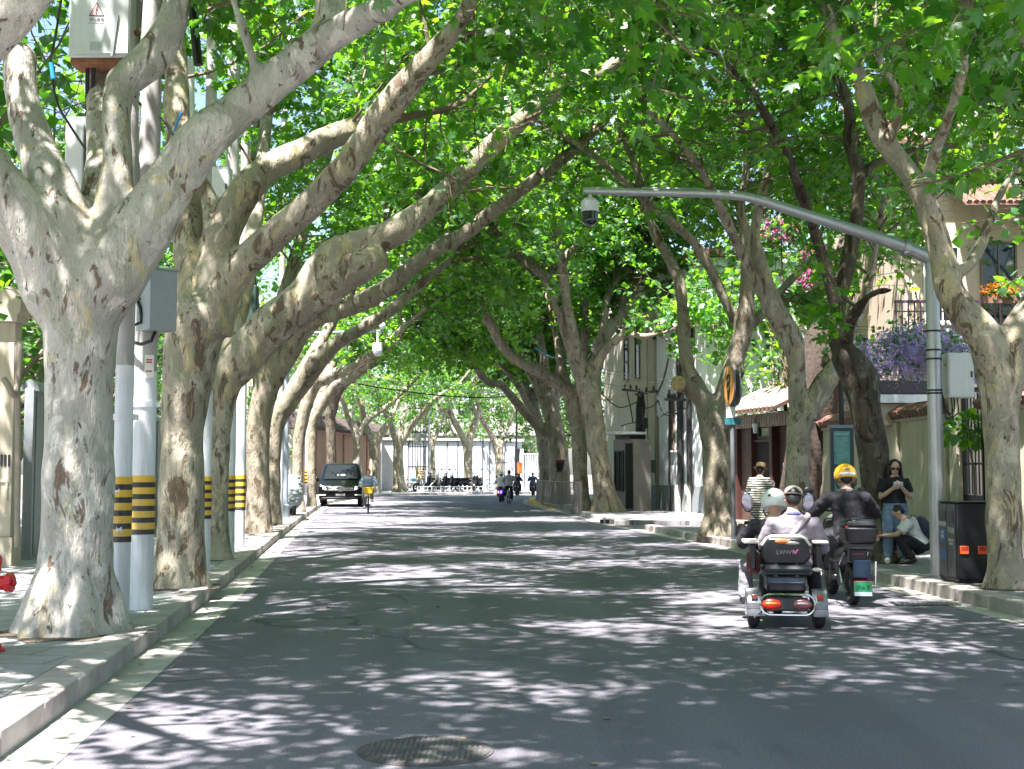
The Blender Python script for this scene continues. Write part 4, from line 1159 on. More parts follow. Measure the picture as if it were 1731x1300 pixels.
# blue grey mast with cameras
g = G(482, 874, ZS); t = thing('camera_mast', 'blue grey mast whose long arm carries white cameras over the left lane', 'camera mast', g)
M_MAST = mat('mast_blue_grey', (0.27, 0.32, 0.38), .5)
hz = P(482, 566, g.y).z - ZS; L = P(640, 566, g.y).x - g.x
MB().tube([(0, 0, -.05), (0, 0, .35), (0, 0, .4), (0, 0, hz + .2)], [.14, .13, .085, .07], n=18).build('post', M_MAST, t)
MB().tube([(0, 0, hz - .1), (.6, 0, hz + .05), (L + .1, 0, hz + .12)], [.05, .045, .035], n=12).build('arm', M_MAST, t)
for xx, zz, r in ((L - .18, hz + .28, .1), (L + .12, hz + .28, .1)):
    MB().ell((xx, -.05, zz), r, r, r * 1.1).cyl((xx, 0, hz + .1), (xx, 0, zz), .025).build('round_camera', M_WHITE, t)
m_ = MB().cyl((L - .03, 0, hz + .12), (L - .03, 0, hz - .3), .03).cyl((L - .03, 0, hz - .25), (L - .03, 0, hz - .5), .15, .16).ell((L - .03, 0, hz - .5), .15, .15, .17).build('dome_camera', M_WHITE, t)

# ------------------------------------------------------------------ left edge: gate pier, pipe, fence, hydrant
M_BEIGE = mat('beige_render', (0.47, 0.42, 0.33), .85, var=.07, vscale=2, bump=.12, dirt=(.25, .22, .17), dscale=1.2, damt=.5, streak=True)
g = G(16, 957, ZS); d = g.y
t = thing('gate_pier', 'beige rendered gate pier with overhanging cap at the left edge', 'pier', (g.x, d, ZS))
zc = P(24, 545, d).z - ZS; zt = P(24, 492, d).z - ZS
MB().bb(-1.1, 0, 0, .24, .42, zc).build('shaft', M_BEIGE, t, bevel=.01)
MB().bb(-1.15, .05, -.06, .3, -.05, .42).build('plinth', M_BEIGE, t, bevel=.012)
MB().prism([(-1.2, -.12, zc), (.06, -.12, zc), (.06, -.12, zc + .1), (.11, -.12, zc + .16), (.11, -.12, zt - .05), (0, -.12, zt + .05), (-1.2, -.12, zt + .05)], (0, .46, 0)).build('cap', M_BEIGE, t, bevel=.008)
for k in range(3): MB().bb(-.17 + .055 * k, -.14 + .055 * k, -.012, -.001, 1.45, 1.62).build('vent_slot', M_DARK, t)
MB().bb(-.22, -.02, -.02, -.001, 1.22, 1.27).bb(-.2, -.17, -.02, -.001, .95, 1.215).bb(-.08, -.05, -.02, -.001, .95, 1.215).build('relief', M_BEIGE, t)
dp = d - .08
cable('weathered drain pipe with an elbow beside the beige pier', [P(6, 640, dp - .25), P(14, 652, dp - .25), P(23, 668, dp - .1), P(29, 650, dp), P(33, 610, dp), P(34, 585, dp), P(31, 575, dp), P(28, 600, dp), P(30, 700, dp), P(30, 800, dp), P(29, 925, dp)], .045, name='drain_pipe', m=mat('old_pipe', (.30, .26, .22), .8, var=.2, dirt=(.15, .1, .07), dscale=6), cat='pipe', n=12)

M_FENCE = mat('fence_grey', (0.26, 0.29, 0.31), .6, var=.1, dirt=(.14, .14, .13), dscale=1.2, damt=.6, streak=True)
g = G(42, 946, ZS); t = thing('grey_fence', 'tall grey panel fence behind the nearest tree on the left', 'fence', (g.x, g.y, ZS), 0)
hf = P(42, 664, g.y).z - ZS; sl_ = -0.118; ang = math.atan2(1, sl_)
for k in range(18):
    y0 = 2.5 * k; c = Vector((sl_ * (y0 + 1.25), y0 + 1.25))
    MB().box(c.x, c.y, hf / 2, 2.36, .05, hf, rz=ang).build('fence_panel', M_FENCE, t)
    for j in range(4):
        cc = Vector((sl_ * (y0 + .35 + .6 * j), y0 + .35 + .6 * j)); MB().box(cc.x + .04, cc.y, hf / 2, .1, .03, hf - .1, rz=ang).build('rib', M_FENCE, t)
    MB().box(sl_ * y0 + .02, y0, hf / 2 + .02, .13, .14, hf + .08, rz=ang).build('fence_post', M_FENCE, t, bevel=.01)
e = 45.0
MB().prism([(-.16, 0, hf + .03), (.16, 0, hf + .03), (.12, 0, hf + .13), (0, 0, hf + .22), (-.12, 0, hf + .13)], (sl_ * e, e, 0)).build('coping', M_FENCE, t)

g = G(-26, 1102, ZS); t = thing('fire_hydrant', 'red fire hydrant half out of the frame at the left edge', 'hydrant', g)
MB().tube([(0, 0, 0), (0, 0, .03)], .145, n=24).tube([(0, 0, .03), (0, 0, .06)], .12, n=24).build('base_flange', M_RED, t, bevel=.006)
MB().tube([(0, 0, .05), (0, 0, .1), (0, 0, .5), (0, 0, .62), (0, 0, .68)], [.085, .075, .075, .105, .11], n=24).ell((0, 0, .68), .11, .11, .1, lo=0).build('barrel', M_RED, t)
MB().tube([(0, 0, .76), (0, 0, .83)], .028, n=6).build('top_nut', M_RED, t)
for s in (1, -1):
    MB().cyl((s * .06, 0, .52), (s * .15, 0, .52), .055).tube([(s * .15, 0, .52), (s * .2, 0, .52)], .075, n=8).cyl((s * .2, 0, .52), (s * .225, 0, .52), .025, n=6).build('outlet_cap', M_RED, t, bevel=.004)
# ------------------------------------------------------------------ right: walls and houses
M_CREAM = mat('cream_wall', (0.50, 0.455, 0.355), .85, var=.06, vscale=1.6, bump=.1, dirt=(.28, .25, .19), dscale=1.1, damt=.5, streak=True)
M_CREAM2 = mat('cream_facade', (0.50, 0.485, 0.43), .85, var=.06, vscale=1.2, bump=.08, dirt=(.26, .24, .2), dscale=.9, damt=.5, streak=True)
M_WHITEW = mat('white_facade', (0.72, 0.74, 0.77), .8, var=.05, vscale=1.2, dirt=(.38, .38, .38), dscale=1.1, damt=.45, streak=True)
M_PLINTH = mat('grey_plinth', (0.20, 0.215, 0.23), .85, var=.1, bump=.15)
M_TILE = mat('roof_tile', (0.17, 0.085, 0.06), .8, var=.35, vscale=9, dirt=(.08, .06, .05), dscale=4)
M_WOOD = mat('dark_timber', (0.085, 0.048, 0.032), .6, var=.3, vscale=8, bump=.25, dirt=(.04, .025, .02), dscale=3, streak=True)
M_WOODR = mat('red_timber', (0.055, 0.018, 0.015), .55, var=.2)
M_VOID = mat('dark_interior', (0.015, 0.012, 0.01), .9)
M_FRAME = mat('window_frame', (0.16, 0.12, 0.09), .6)
M_PIPE = mat('black_pipe', (0.02, 0.021, 0.023), .5)
M_PIPEW = mat('pale_pipe', (0.45, 0.44, 0.40), .6)
M_PURP = mat('purple_paint', (0.085, 0.045, 0.085), .5)
M_PEACH = mat('peach_wall', (0.52, 0.42, 0.33), .85, var=.05, vscale=1.5, dirt=(.33, .27, .21), dscale=1.2, damt=.4, streak=True)
M_ORANGE = mat('orange_glow_paint', (0.5, 0.22, 0.06), .7, var=.2)

def along(A, B):
    """local frame of a facade running A -> B (seen from the street): origin A, x towards B, y into the building"""
    d = (B - A); L = math.hypot(d.x, d.y); return math.atan2(d.y, d.x), L

def tiled_cap(x0, x1, y0, y1, z, rise, n, mb_tile):
    """courses of half-round tiles over a wall, ridge along x"""
    ym = (y0 + y1) / 2
    for i in range(n):
        x = x0 + (x1 - x0) * (i + .5) / n; r = (x1 - x0) / n * .5
        for ya in (y0, y1):
            mb_tile.tube([(x, ya, z), (x, ym, z + rise)], r * .98, n=6)
    mb_tile.prism([(x0, y0 + .03, z - .03), (x0, ym, z + rise - .03), (x0, y1 - .03, z - .03)], (x1 - x0, 0, 0))
    mb_tile.tube([(x0, ym, z + rise + .02), (x1, ym, z + rise + .02)], .07, n=8)

WX = lambda Y: 8.2 - .055 * (Y - 26.8)
def garden_wall(label, Y0, Y1, pil):
    A = Vector((WX(Y1), Y1, ZS)); B = Vector((WX(Y0), Y0, ZS)); rz, L = along(A, B)
    t = thing('garden_wall', label, 'wall', A, rz)
    MB().bb(0, L, 0, .28, -.15, 2.42).build('wall_face', M_CREAM, t)
    MB().bb(0, L, -.035, -.002, 0, .38).build('plinth', M_CREAM, t, bevel=.008)
    MB().bb(-.02, L + .02, -.06, .34, 2.42, 2.52).build('moulding', M_CREAM, t, bevel=.012)
    for p in pil: MB().bb(p - .2, p + .2, -.07, -.002, .02, 2.415).bb(p - .24, p + .24, -.09, -.004, 2.24, 2.41).build('pilaster', M_CREAM, t, bevel=.01)
    mb = MB(); tiled_cap(-.05, L + .05, -.16, .44, 2.55, .17, int(L / .19), mb); mb.build('tile_coping', M_TILE, t)
    return t
garden_wall('long cream garden wall with pilasters and tiled coping behind the woman', 24.25, 33.9, [1.0, 4.2, 6.6, 9.2])
garden_wall('short cream garden wall end with tiled coping right of the gateway', 8.0, 22.9, [1.2, 6, 11])
# pier and gateway
A = Vector((WX(24.2), 24.2, ZS)); B = Vector((WX(22.9), 22.9, ZS)); rz, L = along(A, B)
t = thing('garden_gate', 'narrow dark gateway with warm orange glow painted inside, between the two garden walls', 'gate', A, rz)
MB().bb(.02, .36, -.12, .3, -.1, 3.0).build('gate_pier', M_CREAM, t, bevel=.012)
MB().bb(.38, L - .02, 2.6, 2.7, -.1, 3.4).build('inner_wall', M_ORANGE, t)  # glow in the gateway is put into this wall's orange colour
MB().bb(.38, .43, -.02, .06, 0, 2.9).bb(L - .08, L - .03, -.02, .06, 0, 2.9).bb(.44, L - .09, -.02, .06, 2.82, 2.9).build('frame', M_DARK, t)
MB().bb(.44, L - .09, 0, .03, 0, .95).build('lower_panel', M_DARK, t)
for z in (1.5, 2.1): MB().bb(.44, L - .09, 0, .03, z, z + .04).build('rail', M_DARK, t)
for k in range(5): MB().bb(.5 + k * .15, .525 + k * .15, 0.035, .055, .96, 2.81).build('bar', M_DARK, t)

def blob_leaves(name, label, cat, c, ext, n, size, m, seed, group=None, hang=False, parent=None):
    rng = np.random.default_rng(seed)
    v = rng.normal(size=(n, 3)); v /= np.linalg.norm(v, axis=1, keepdims=True); rad = rng.uniform(.35, 1, (n, 1)) ** .5
    lump = np.array([1 + .35 * noise.noise(Vector(q * 2.3 + seed)) for q in v])[:, None]
    pos = (v * rad * lump * np.array(ext)).astype(np.float32)
    tip = (v + rng.normal(scale=.6, size=(n, 3)) + np.array([0, 0, -.5])).astype(np.float32)
    nrm = (rng.normal(scale=.6, size=(n, 3)) + np.array([0, 0, 1])).astype(np.float32)
    me = leaf_mesh(name, pos, tip, nrm, (size * rng.uniform(.6, 1.3, n)).astype(np.float32), m, 1)
    o = bpy.data.objects.new(name, me); COL.objects.link(o); o.location = c
    if parent: o.parent = parent
    else: tag(o, label, cat, group)
    return o
M_GLEAF = LEAF2
M_WIST = leaf_mat('wisteria_petal', (0.50, 0.45, 0.80), (0.52, 0.46, 0.82), .45, .02)
M_PINKF = leaf_mat('pink_petal', (0.5, 0.10, 0.32), (0.5, 0.12, 0.35), .35, .03)
M_ORGF = leaf_mat('orange_petal', (0.7, 0.25, 0.02), (0.7, 0.3, 0.03), .35, .03)
# sprig in the gateway
t = thing('potted_shrub', 'bright leafy sprig reaching out of the gateway', 'shrub', (WX(23.3) - .02, 23.35, ZS))
MB().tube([(.1, .05, 0), (.05, .03, .35)], [.16, .2], n=16).build('pot', M_TILE, t)
mb = MB(); mb.tube([(.05, .03, .3), (.02, 0, 1.4), (-.1, -.02, 2.0), (-.05, 0, 2.35)], [.025, .02, .015, .01], n=6).build('stem', TWIG, t)
blob_leaves('foliage', '', '', (-.12, -.05, 2.12), (.42, .35, .28), 140, .16, LEAF, 3, parent=t)

# wisteria over the wall on a little canopy
def wisteria():
    t = thing('wisteria', 'purple wisteria in full bloom cascading over the garden wall', 'climbing plant', (8.9, 27.7, 3.0))
    rng = np.random.default_rng(8); pos = []; siz = []; tops = []
    for i in range(760):
        x = rng.uniform(-1.55, 1.35); y = rng.uniform(-.55, .7); top = 1.75 - .26 * abs(x + .1) ** 1.6 + .25 * noise.noise(Vector((x * 1.7, y, 2))) + rng.uniform(-.5, .08) - .25 * (y < -.2)
        if rng.random() < .5: top -= rng.uniform(0, .65)
        L = rng.uniform(.22, .5); tops.append((x, y, top)); m = 34
        u = rng.uniform(0, 1, m) ** .8; r = .075 * (1 - u) ** .6 + .008; an = rng.uniform(0, 2 * PI, m)
        pos.append(np.stack([x + r * np.cos(an), y + r * np.sin(an), top - u * L], 1)); siz.append(.045 * (1 - .55 * u))
    pos = np.concatenate(pos).astype(np.float32); siz = np.concatenate(siz).astype(np.float32); n = len(pos)
    o = bpy.data.objects.new('flowers', leaf_mesh('flowers', pos, rng.normal(size=(n, 3)).astype(np.float32) + np.array([0, 0, -.8], dtype=np.float32), rng.normal(size=(n, 3)).astype(np.float32), siz, M_WIST, 1)); COL.objects.link(o); o.parent = t
    k = 900; idx = rng.integers(0, len(tops), k); lp = np.array(tops)[idx] + rng.normal(scale=.12, size=(k, 3))
    o = bpy.data.objects.new('foliage', leaf_mesh('foliage', lp.astype(np.float32), rng.normal(size=(k, 3)).astype(np.float32), (rng.normal(scale=.5, size=(k, 3)) + [0, -.4, 1]).astype(np.float32), np.full(k, .11, dtype=np.float32), LEAF2, 1)); COL.objects.link(o); o.parent = t
    mb = MB()
    for x in (-1.3, -.5, .3, 1.1): mb.tube([(x, .2, -.4), (x + .1, .1, .5), (x - .1, -.1, 1.0), (x + .2, -.3, .9)], [.04, .035, .025, .015], n=7)
    mb.build('vine_stems', TWIG, t)
wisteria()
t = thing('flat_canopy', 'dark flat canopy with white fascia below the wisteria', 'canopy', (8.62, 27.55, 2.95))
MB().bb(-.9, .95, -.35, 1.2, .22, .5).build('dark_side', M_DARK, t); MB().bb(-.95, 1.0, -.45, 1.2, .02, .2).build('fascia', M_WHITEW, t, bevel=.01)
MB().bb(-.9, .95, -.3, 1.1, -.45, .01).build('beam_wall', M_PEACH, t)

# gatehouse
A = Vector((6.45, 37.4, ZS)); B = Vector((7.35, 33.95, ZS)); rz, L = along(A, B)
t = thing('timber_gatehouse', 'dark timber gatehouse with sloping plank roof left of the cream wall', 'gatehouse', A, rz)
MB().bb(0, L, .25, 3, -.1, 3.0).build('body', M_WOOD, t)
for x in (.1, 1.05, 2.35, L - .12): MB().bb(x - .09, x + .09, .02, .24, 0, 2.98).build('post', M_WOODR, t, bevel=.008)
MB().bb(1.15, 2.25, .18, .245, 0, 2.2).build('door', M_VOID, t); MB().bb(1.15, 2.25, .1, .245, 2.21, 2.28).build('lintel', M_WOODR, t)
fr = MB().bb(1.15, 2.25, .2, .245, 2.3, 2.9).build('fanlight', M_FRAME, t)
MB().bb(1.25, 2.15, .185, .198, 2.38, 2.82).build('pane', M_GLASS, fr)
MB().bb(.2, .95, .15, .245, 0, 2.9).build('side_panel', M_WOOD, t)
rf = MB().prism([(-.3, -.5, 3.0), (L + .1, -.5, 3.0), (L + .1, 1.6, 3.95), (-.3, 1.6, 3.95)], (0, .03, .1)); rf.build('roof', M_WOOD, t)
mb = MB()
for k in range(16): mb.tube([(-.25 + (L + .3) * k / 15, -.52, 3.1), (-.25 + (L + .3) * k / 15, 1.58, 4.06)], .035, n=6)
mb.build('roof_battens', mat('weathered_plank', (.33, .27, .21), .8, var=.25, vscale=5), t)
mb = MB()
for k in range(22): mb.bb(.02 + (L - .04) * k / 22, .02 + (L - .04) * (k + .7) / 22, -.02, .015, 2.62, 2.99)
mb.build('plank_frieze', MATS['weathered_plank'], t)
lt = thing('wall_lantern', 'small black lantern fixed over the timber gatehouse door', 'lantern', A + Vector((math.cos(rz) * 1.7 + math.sin(rz) * .1, math.sin(rz) * 1.7 - math.cos(rz) * .1, 2.45)))
MB().tube([(0, 0, 0), (0, 0, .2), (0, 0, .26), (0, 0, .3)], [.06, .09, .1, .02], n=6).build('lamp_body', M_WHITE, lt); MB().cyl((0, 0, .3), (0, .1, .4), .015).cyl((0, .1, .4), (0, .2, .4), .015).build('bracket', M_DARK, lt)
mb_ = thing('letter_box', 'small pale blue letter box by the gatehouse corner', 'letter box', (7.25, 34.0, 1.55)); MB().bb(-.09, .09, -.1, 0, 0, .2).build('box', mat('pale_blue', (.25, .38, .46), .5), mb_, bevel=.01); MB().bb(-.06, .06, -.106, -.101, .13, .15).build('slot', M_DARK, mb_)

def window(t, x0, x1, z0, z1, y=-.02, bars=1, fm=None, sill=True):
    f = MB().bb(x0 - .05, x0, y - .03, y + .02, z0 - .05, z1 + .05).bb(x1, x1 + .05, y - .03, y + .02, z0 - .05, z1 + .05).bb(x0, x1, y - .03, y + .02, z0 - .05, z0).bb(x0, x1, y - .03, y + .02, z1, z1 + .05)
    for k in range(1, bars + 1): f.bb(x0 + (x1 - x0) * k / (bars + 1) - .015, x0 + (x1 - x0) * k / (bars + 1) + .015, y - .025, y + .01, z0, z1)
    w_ = f.build('window', fm or M_FRAME, t)
    MB().bb(x0, x1, y + .002, y + .012, z0, z1).build('pane', M_GLASS, w_)
    if sill: MB().bb(x0 - .1, x1 + .1, y - .12, y + .01, z0 - .12, z0 - .055).build('sill', M_CREAM2, w_)
    return w_

# white house and cream house along the bend
A = G(1112, 862, ZS); B = G(1197, 868.5, ZS); rz, L = along(A, B)
t = thing('white_house', 'white painted two-storey house front with black downpipes', 'house', A, rz)
MB().bb(0, L, 0, 6, .9, 8.6).build('wall', M_WHITEW, t); MB().bb(-.02, L + .02, -.03, 6.02, -.1, .9).build('plinth', M_PLINTH, t)
MB().bb(-.1, L + .15, -.25, 6.2, 8.6, 8.85).build('roof', M_TILE, t)
u = L / 85.0
window(t, 26 * u, 31 * u, 2.2, 4.1); window(t, 39 * u, 43 * u, 2.2, 4.1); window(t, 52 * u, 66 * u, 5.4, 7.2, bars=2)
for x, z0, z1, r, m in ((29, 0, 4.3, .035, M_PIPE), (47, .9, 7.9, .11, M_PIPE), (62, .9, 6.6, .09, M_PIPE), (8, .1, 3.4, .035, M_FRAME)):
    MB().tube([(x * u, -.14, z0 + .02), (x * u, -.14, z1)], r, n=10).build('downpipe', m, t)
for x in (43, 60): MB().tube([(x * u, -.15, .01), (x * u, -.15, .95)], .12, n=14).build('pipe_sleeve', M_PIPEW, t)
A2 = G(1022, 855.5, ZS); B2 = G(1111, 861.5, ZS); rz2, L2 = along(A2, B2)
t = thing('cream_house', 'cream two-storey house front with slit windows behind the broad forked tree', 'house', A2, rz2)
u = L2 / 89.0
MB().bb(0, L2, 0, 6, .9, 9.2).build('wall', M_CREAM2, t); MB().bb(-.02, L2, -.03, 6.0, -.1, .9).build('plinth', M_PLINTH, t)
MB().bb(-.2, L2 + .1, -.3, 6.3, 9.2, 9.5).build('roof', M_TILE, t)
for x in (38, 57): window(t, x * u, (x + 6) * u, 5.0, 7.6, bars=0)
MB().bb(74 * u, 76 * u, -.05, -.002, .95, 9.1).bb(82 * u, 88 * u, -.06, -.002, .95, 9.1).build('pilaster_strip', M_CREAM, t)
MB().bb(0, L2, -.03, -.002, 4.35, 4.45).build('string_course', M_CREAM, t)
# kiosk before it
K0 = G(1036, 862, ZS); K1 = G(1070, 863.6, ZS); rzk, Lk = along(K0, K1); K0 = K0 + Vector((0, -.35, 0))
t = thing('guard_booth', 'brown grey guard booth with a pale canopy beside the broad forked tree', 'booth', K0, rzk)
M_BOOTH = mat('booth_metal', (.21, .195, .18), .5, var=.1, dirt=(.12, .11, .1))
MB().bb(0, Lk, 0, .75, 0, 2.55).build('body', M_BOOTH, t, bevel=.015)
MB().bb(-.3, Lk * .85, -.6, .7, 2.72, 2.82).build('canopy', M_WHITEW, t, bevel=.02); MB().bb(.1, Lk * .8, 0.02, .65, 2.56, 2.715).build('fascia', M_DARK, t)
window(t, Lk * .12, Lk * .5, .75, 2.1, bars=1, fm=M_DARK, sill=False)
MB().bb(Lk * .62, Lk * .97, -.02, -.002, .08, 2.4).build('door', M_VOID, t)
t = thing('mail_box', 'dark green mail box on the plinth edge between cream and white house', 'mail box', G(1098, 862, ZS) + Vector((0, -.3, 1.35)))
MB().bb(-.2, .2, 0, .22, 0, .42).ell((0, .11, .42), .2, .11, .06, lo=0).build('box', mat('mail_green', (.012, .08, .05), .4), t, bevel=.02); MB().bb(-.12, .12, -.012, -.002, .3, .33).build('slot', M_DARK, t)
# tangled cables with brackets across both fronts
rng = random.Random(4)
def front(px, py, out=.25):
    d = 46.5 - (px - 1090) * .035; return P(px, py, d - out)
for i, (xa, ya, xb, yb) in enumerate(((1052, 659, 1080, 661), (1075, 667, 1110, 661), (1124, 675, 1158, 676))):
    t = thing('cable_bracket', ('upper left', 'middle', 'right')[i] + ' black wall bracket carrying the tangled cables on the house fronts', 'bracket', front(xa, ya))
    a = front(xa, ya) - front(xa, ya); b = front(xb, yb) - front(xa, ya)
    MB().tube([a, b], .045, n=6).build('bar', M_DARK, t)
    for f in (.15, .5, .85): MB().cyl(a.lerp(b, f) + Vector((0, -.02, .03)), a.lerp(b, f) + Vector((0, -.02, .2)), .05, .03, n=8).build('insulator', M_DARK, t)
CGR = 'tangled cables on the house fronts'
lines = [[(1000, 640), (1024, 672), (1045, 688), (1062, 686), (1075, 680)], [(1075, 682), (1090, 690), (1106, 685), (1112, 676)], [(1112, 676), (1122, 700), (1140, 700), (1158, 690)], [(1050, 720), (1070, 715), (1095, 718)],
         [(1118, 704), (1135, 694), (1150, 696)], [(1080, 690), (1082, 730), (1083, 745)], [(1086, 690), (1089, 720), (1090, 745)], [(1110, 668), (1122, 640), (1130, 605)], [(1132, 690), (1131, 730), (1131, 850)], [(1060, 662), (1066, 690), (1070, 715)]]
for L_ in lines:
    cable('black cable sagging across the cream and white house fronts', [front(x, y) for x, y in L_], rng.uniform(.018, .035), group=CGR, name='wall_cable', n=6)
t = thing('cable_bundle', 'thick clump of black cables and boxes above the guard booth', 'cable bundle', front(1078, 690))
mb = MB()
for i in range(9):
    x = rng.uniform(-.2, .25); mb.tube([(x, 0, .5 + rng.uniform(-.2, .2)), (x + rng.uniform(-.1, .1), -.05, 0), (x + rng.uniform(-.1, .1), 0, -.7 + rng.uniform(-.4, .2))], rng.uniform(.025, .06), n=6)
mb.build('cables', M_CABLE, t); MB().bb(-.05, .35, -.12, .05, -.75, -.35).build('splice_box', M_DARK, t, bevel=.02)
for i, y in enumerate((628, 634, 652)):
    cable('thin grey wire strung from the broad tree to the house front', [P(1010, y - 6, 45.5), P(1070, y + 6, 46), P(1150, y + 18 + i * 4, 44.5)], .012, group='thin wires to the white house', name='wire', m=M_STEEL)

# house behind the gatehouse, house with the balcony
t = thing('pale_house', 'pale cream house rising behind the timber gatehouse', 'house', (6.6, 45.5, 0))
MB().bb(0, 6, 0, 6, 0, 6.6).build('wall', M_CREAM2, t); MB().prism([(-.4, -.4, 6.6), (6.4, -.4, 6.6), (3, -.4, 8.2)], (0, 6.8, 0)).build('roof', M_TILE, t)
window(t, .9, 2.1, 4.6, 6.0, bars=2); window(t, 3.4, 4.6, 4.6, 6.0, bars=2)
BY = 31.2; xl = P(1532, 600, BY).x
t = thing('balcony_house', 'peach house with purple balcony behind the wisteria', 'house', (xl, BY, 0))
MB().bb(0, 9, 0, 7, 0, 9.4).build('wall', M_PEACH, t)
MB().prism([(-.6, -.7, 9.4), (9.6, -.7, 9.4), (9.6, 3.5, 11.4), (-.6, 3.5, 11.4)], (0, 0, .12)).build('roof', M_TILE, t)
window(t, .5, 1.3, 5.2, 7.0, bars=1, fm=M_WHITEW); window(t, 1.9, 2.7, 5.0, 7.1, bars=1); window(t, 3.6, 5.0, 5.2, 7.0, bars=2)
# lean-to tiled eave
zt = P(1680, 290, BY - 1).z; zb = P(1680, 345, BY - 1).z
mb = MB()
for k in range(30): mb.tube([(1.2 + k * .16, -1.2, zb), (1.2 + k * .16, 0.02, zt)], .075, n=6)
mb.prism([(1.1, -1.2, zb - .06), (6.1, -1.2, zb - .06), (6.1, 0.02, zt - .06), (1.1, .02, zt - .06)], (0, 0, .05)); mb.build('tiled_eave', M_TILE, t)
zr0 = P(1600, 562, BY - 1.4).z; zr1 = P(1600, 508, BY - 1.4).z; x0r = P(1512, 560, BY - 1.4).x - xl
MB().bb(x0r, 6, -1.5, 0, zr0 - .22, zr0 - .05).build('balcony_slab', M_PURP, t, bevel=.02)
rl = MB().bb(x0r, 6, -1.46, -1.4, zr1 - .06, zr1).bb(x0r, 6, -1.45, -1.41, zr0, zr0 + .05).bb(x0r, 6, -1.45, -1.41, (zr0 + zr1) / 2 + .1, (zr0 + zr1) / 2 + .13)
for k in range(44): rl.bb(x0r + .02 + k * .145, x0r + .05 + k * .145, -1.445, -1.415, zr0, zr1)
rl.build('railing', M_PURP, t)
pf = thing('balcony_planter', 'planter of bright orange flowers on the purple balcony', 'planter', P(1690, 506, BY - 1.62)); MB().bb(-.4, .4, -.1, .1, -.1, .08).build('trough', M_TILE, pf)
blob_leaves('flowers', '', '', (0, 0, .22), (.42, .14, .16), 260, .075, M_ORGF, 6, parent=pf); blob_leaves('foliage', '', '', (.1, 0, .1), (.45, .16, .14), 120, .1, LEAF2, 7, parent=pf)
for i, (x, y, d) in enumerate(((1378, 470, 34), (1385, 435, 34.5), (1320, 388, 36))):
    t = thing('flowering_shrub', 'spray of pink blossom glimpsed through the leaves right of the street', 'blossom', P(x, y, d), group='pink blossom among the leaves')
    blob_leaves('blossom', '', '', (0, 0, 0), (.55, .4, .4), 300, .1, M_PINKF, 20 + i, parent=t); blob_leaves('foliage', '', '', (0, 0, -.1), (.6, .45, .45), 150, .16, LEAF2, 30 + i, parent=t)
    z = P(x, y, d).z; MB().tube([(0, 0.05, -z + .0), (.1, .1, -z / 2), (0, 0, -.1)], [.06, .05, .02], n=7).build('stem', TWIG, t)
# old leaning rough trunk behind the wall
t = thing('old_trunk_tree', 'dark furrowed trunk leaning behind the forked tree on the right', 'tree', (7.2, 32.5, 0))
pts = [Vector((0.2, .8, 0)), P(1385, 640, 33) - Vector((7.2, 32.5, 0)), P(1395, 560, 33) - Vector((7.2, 32.5, 0)), P(1420, 480, 33.4) - Vector((7.2, 32.5, 0)), P(1440, 380, 34) - Vector((7.2, 32.5, 0))]
MB().tube(pts, [.62, .52, .46, .4, .2], n=26, jit=.1, rng=random.Random(3)).build('trunk', mat('furrowed_bark', (.05, .036, .028), .9, var=.4, vscale=10, bump=1.0, bscale=12), t)
blob_leaves('crown', '', '', pts[-1] + Vector((.5, .8, 1.6)), (2.2, 2, 1.8), 1500, .2, LEAF2, 44, parent=t)

# ------------------------------------------------------------------ right pavement furniture
g = G(1586, 979, ZS); d = g.y + .25; g = Vector((P(1587, 979, d).x, d, ZS))
t = thing('camera_pole', 'tall grey steel pole with long bent arm reaching left over the street', 'camera pole', g)
r = 13.2 / PPM(d); hz = P(1578, 432, d).z - ZS
MB().tube([(0, 0, -.02), (0, 0, .02)], .2, n=24).tube([(0, 0, 0), (0, 0, 1.5), (0, 0, hz)], [r, r * .97, r * .82], n=24).ell((0, 0, hz), r * .82, r * .82, .05, n=24).build('post', M_STEEL, t)
ap = [P(1572, 436, d) - g, P(1530, 418, d) - g, P(1450, 391, d) - g, P(1350, 359, d) - g, P(1275, 336, d) - g, P(1240, 330, d) - g, P(1190, 327, d) - g, P(1090, 325, d) - g, P(986, 323, d) - g]
o = catmull([(p, q / PPM(d)) for p, q in zip(ap, (12.5, 11, 10, 9, 8, 7.5, 7.2, 6.8, 6.2))], .1)
MB().tube([p for p, _ in o], [q for _, q in o], n=18).build('arm', M_STEEL, t)
a, b = ap[0], ap[1]
MB().tube([b + Vector((-.02, 0, 0)), b + Vector((.05, 0, -.02))], .115, n=18).tube([a + Vector((-.02, 0, .0)), a + Vector((.02, 0, 0))], .12, n=18).build('arm_flange', M_STEEL, t)
tr_ = MB()
for (x0, x1) in ((1000, 1055), (1085, 1190)): tr_.tube([P(x0, 318, d) - g, P(x1, 320, d) - g], .018, n=8)
tr_.build('cable_tray', M_STEEL, t)
for y in (560, 592, 607, 660, 665): MB().tube([Vector((0, 0, P(1580, y, d).z - ZS - .012)), Vector((0, 0, P(1580, y, d).z - ZS + .012))], r * .95 + .006, n=24).build('strap', M_DARK, t)
cpos = P(997, 333, d)
t2 = thing('dome_camera', 'grey dome surveillance camera hanging from the arm over the street', 'camera', cpos)
k = 1 / PPM(d)
MB().cyl((0, 0, -6 * k), (0, 0, 8 * k), 3 * k).tube([(0, 0, -2 * k), (0, 0, -8 * k), (0, 0, -26 * k)], [9 * k, 15 * k, 15.5 * k], n=24).build('housing', M_BOX, t2, bevel=.004)
MB().tube([(0, 0, -26.2 * k), (0, 0, -40 * k)], [14.6 * k, 14 * k], n=24).ell((0, 0, -40 * k), 14 * k, 14 * k, 10 * k, lo=-PI / 2, hi=0).build('dome', M_GLASS, t2)
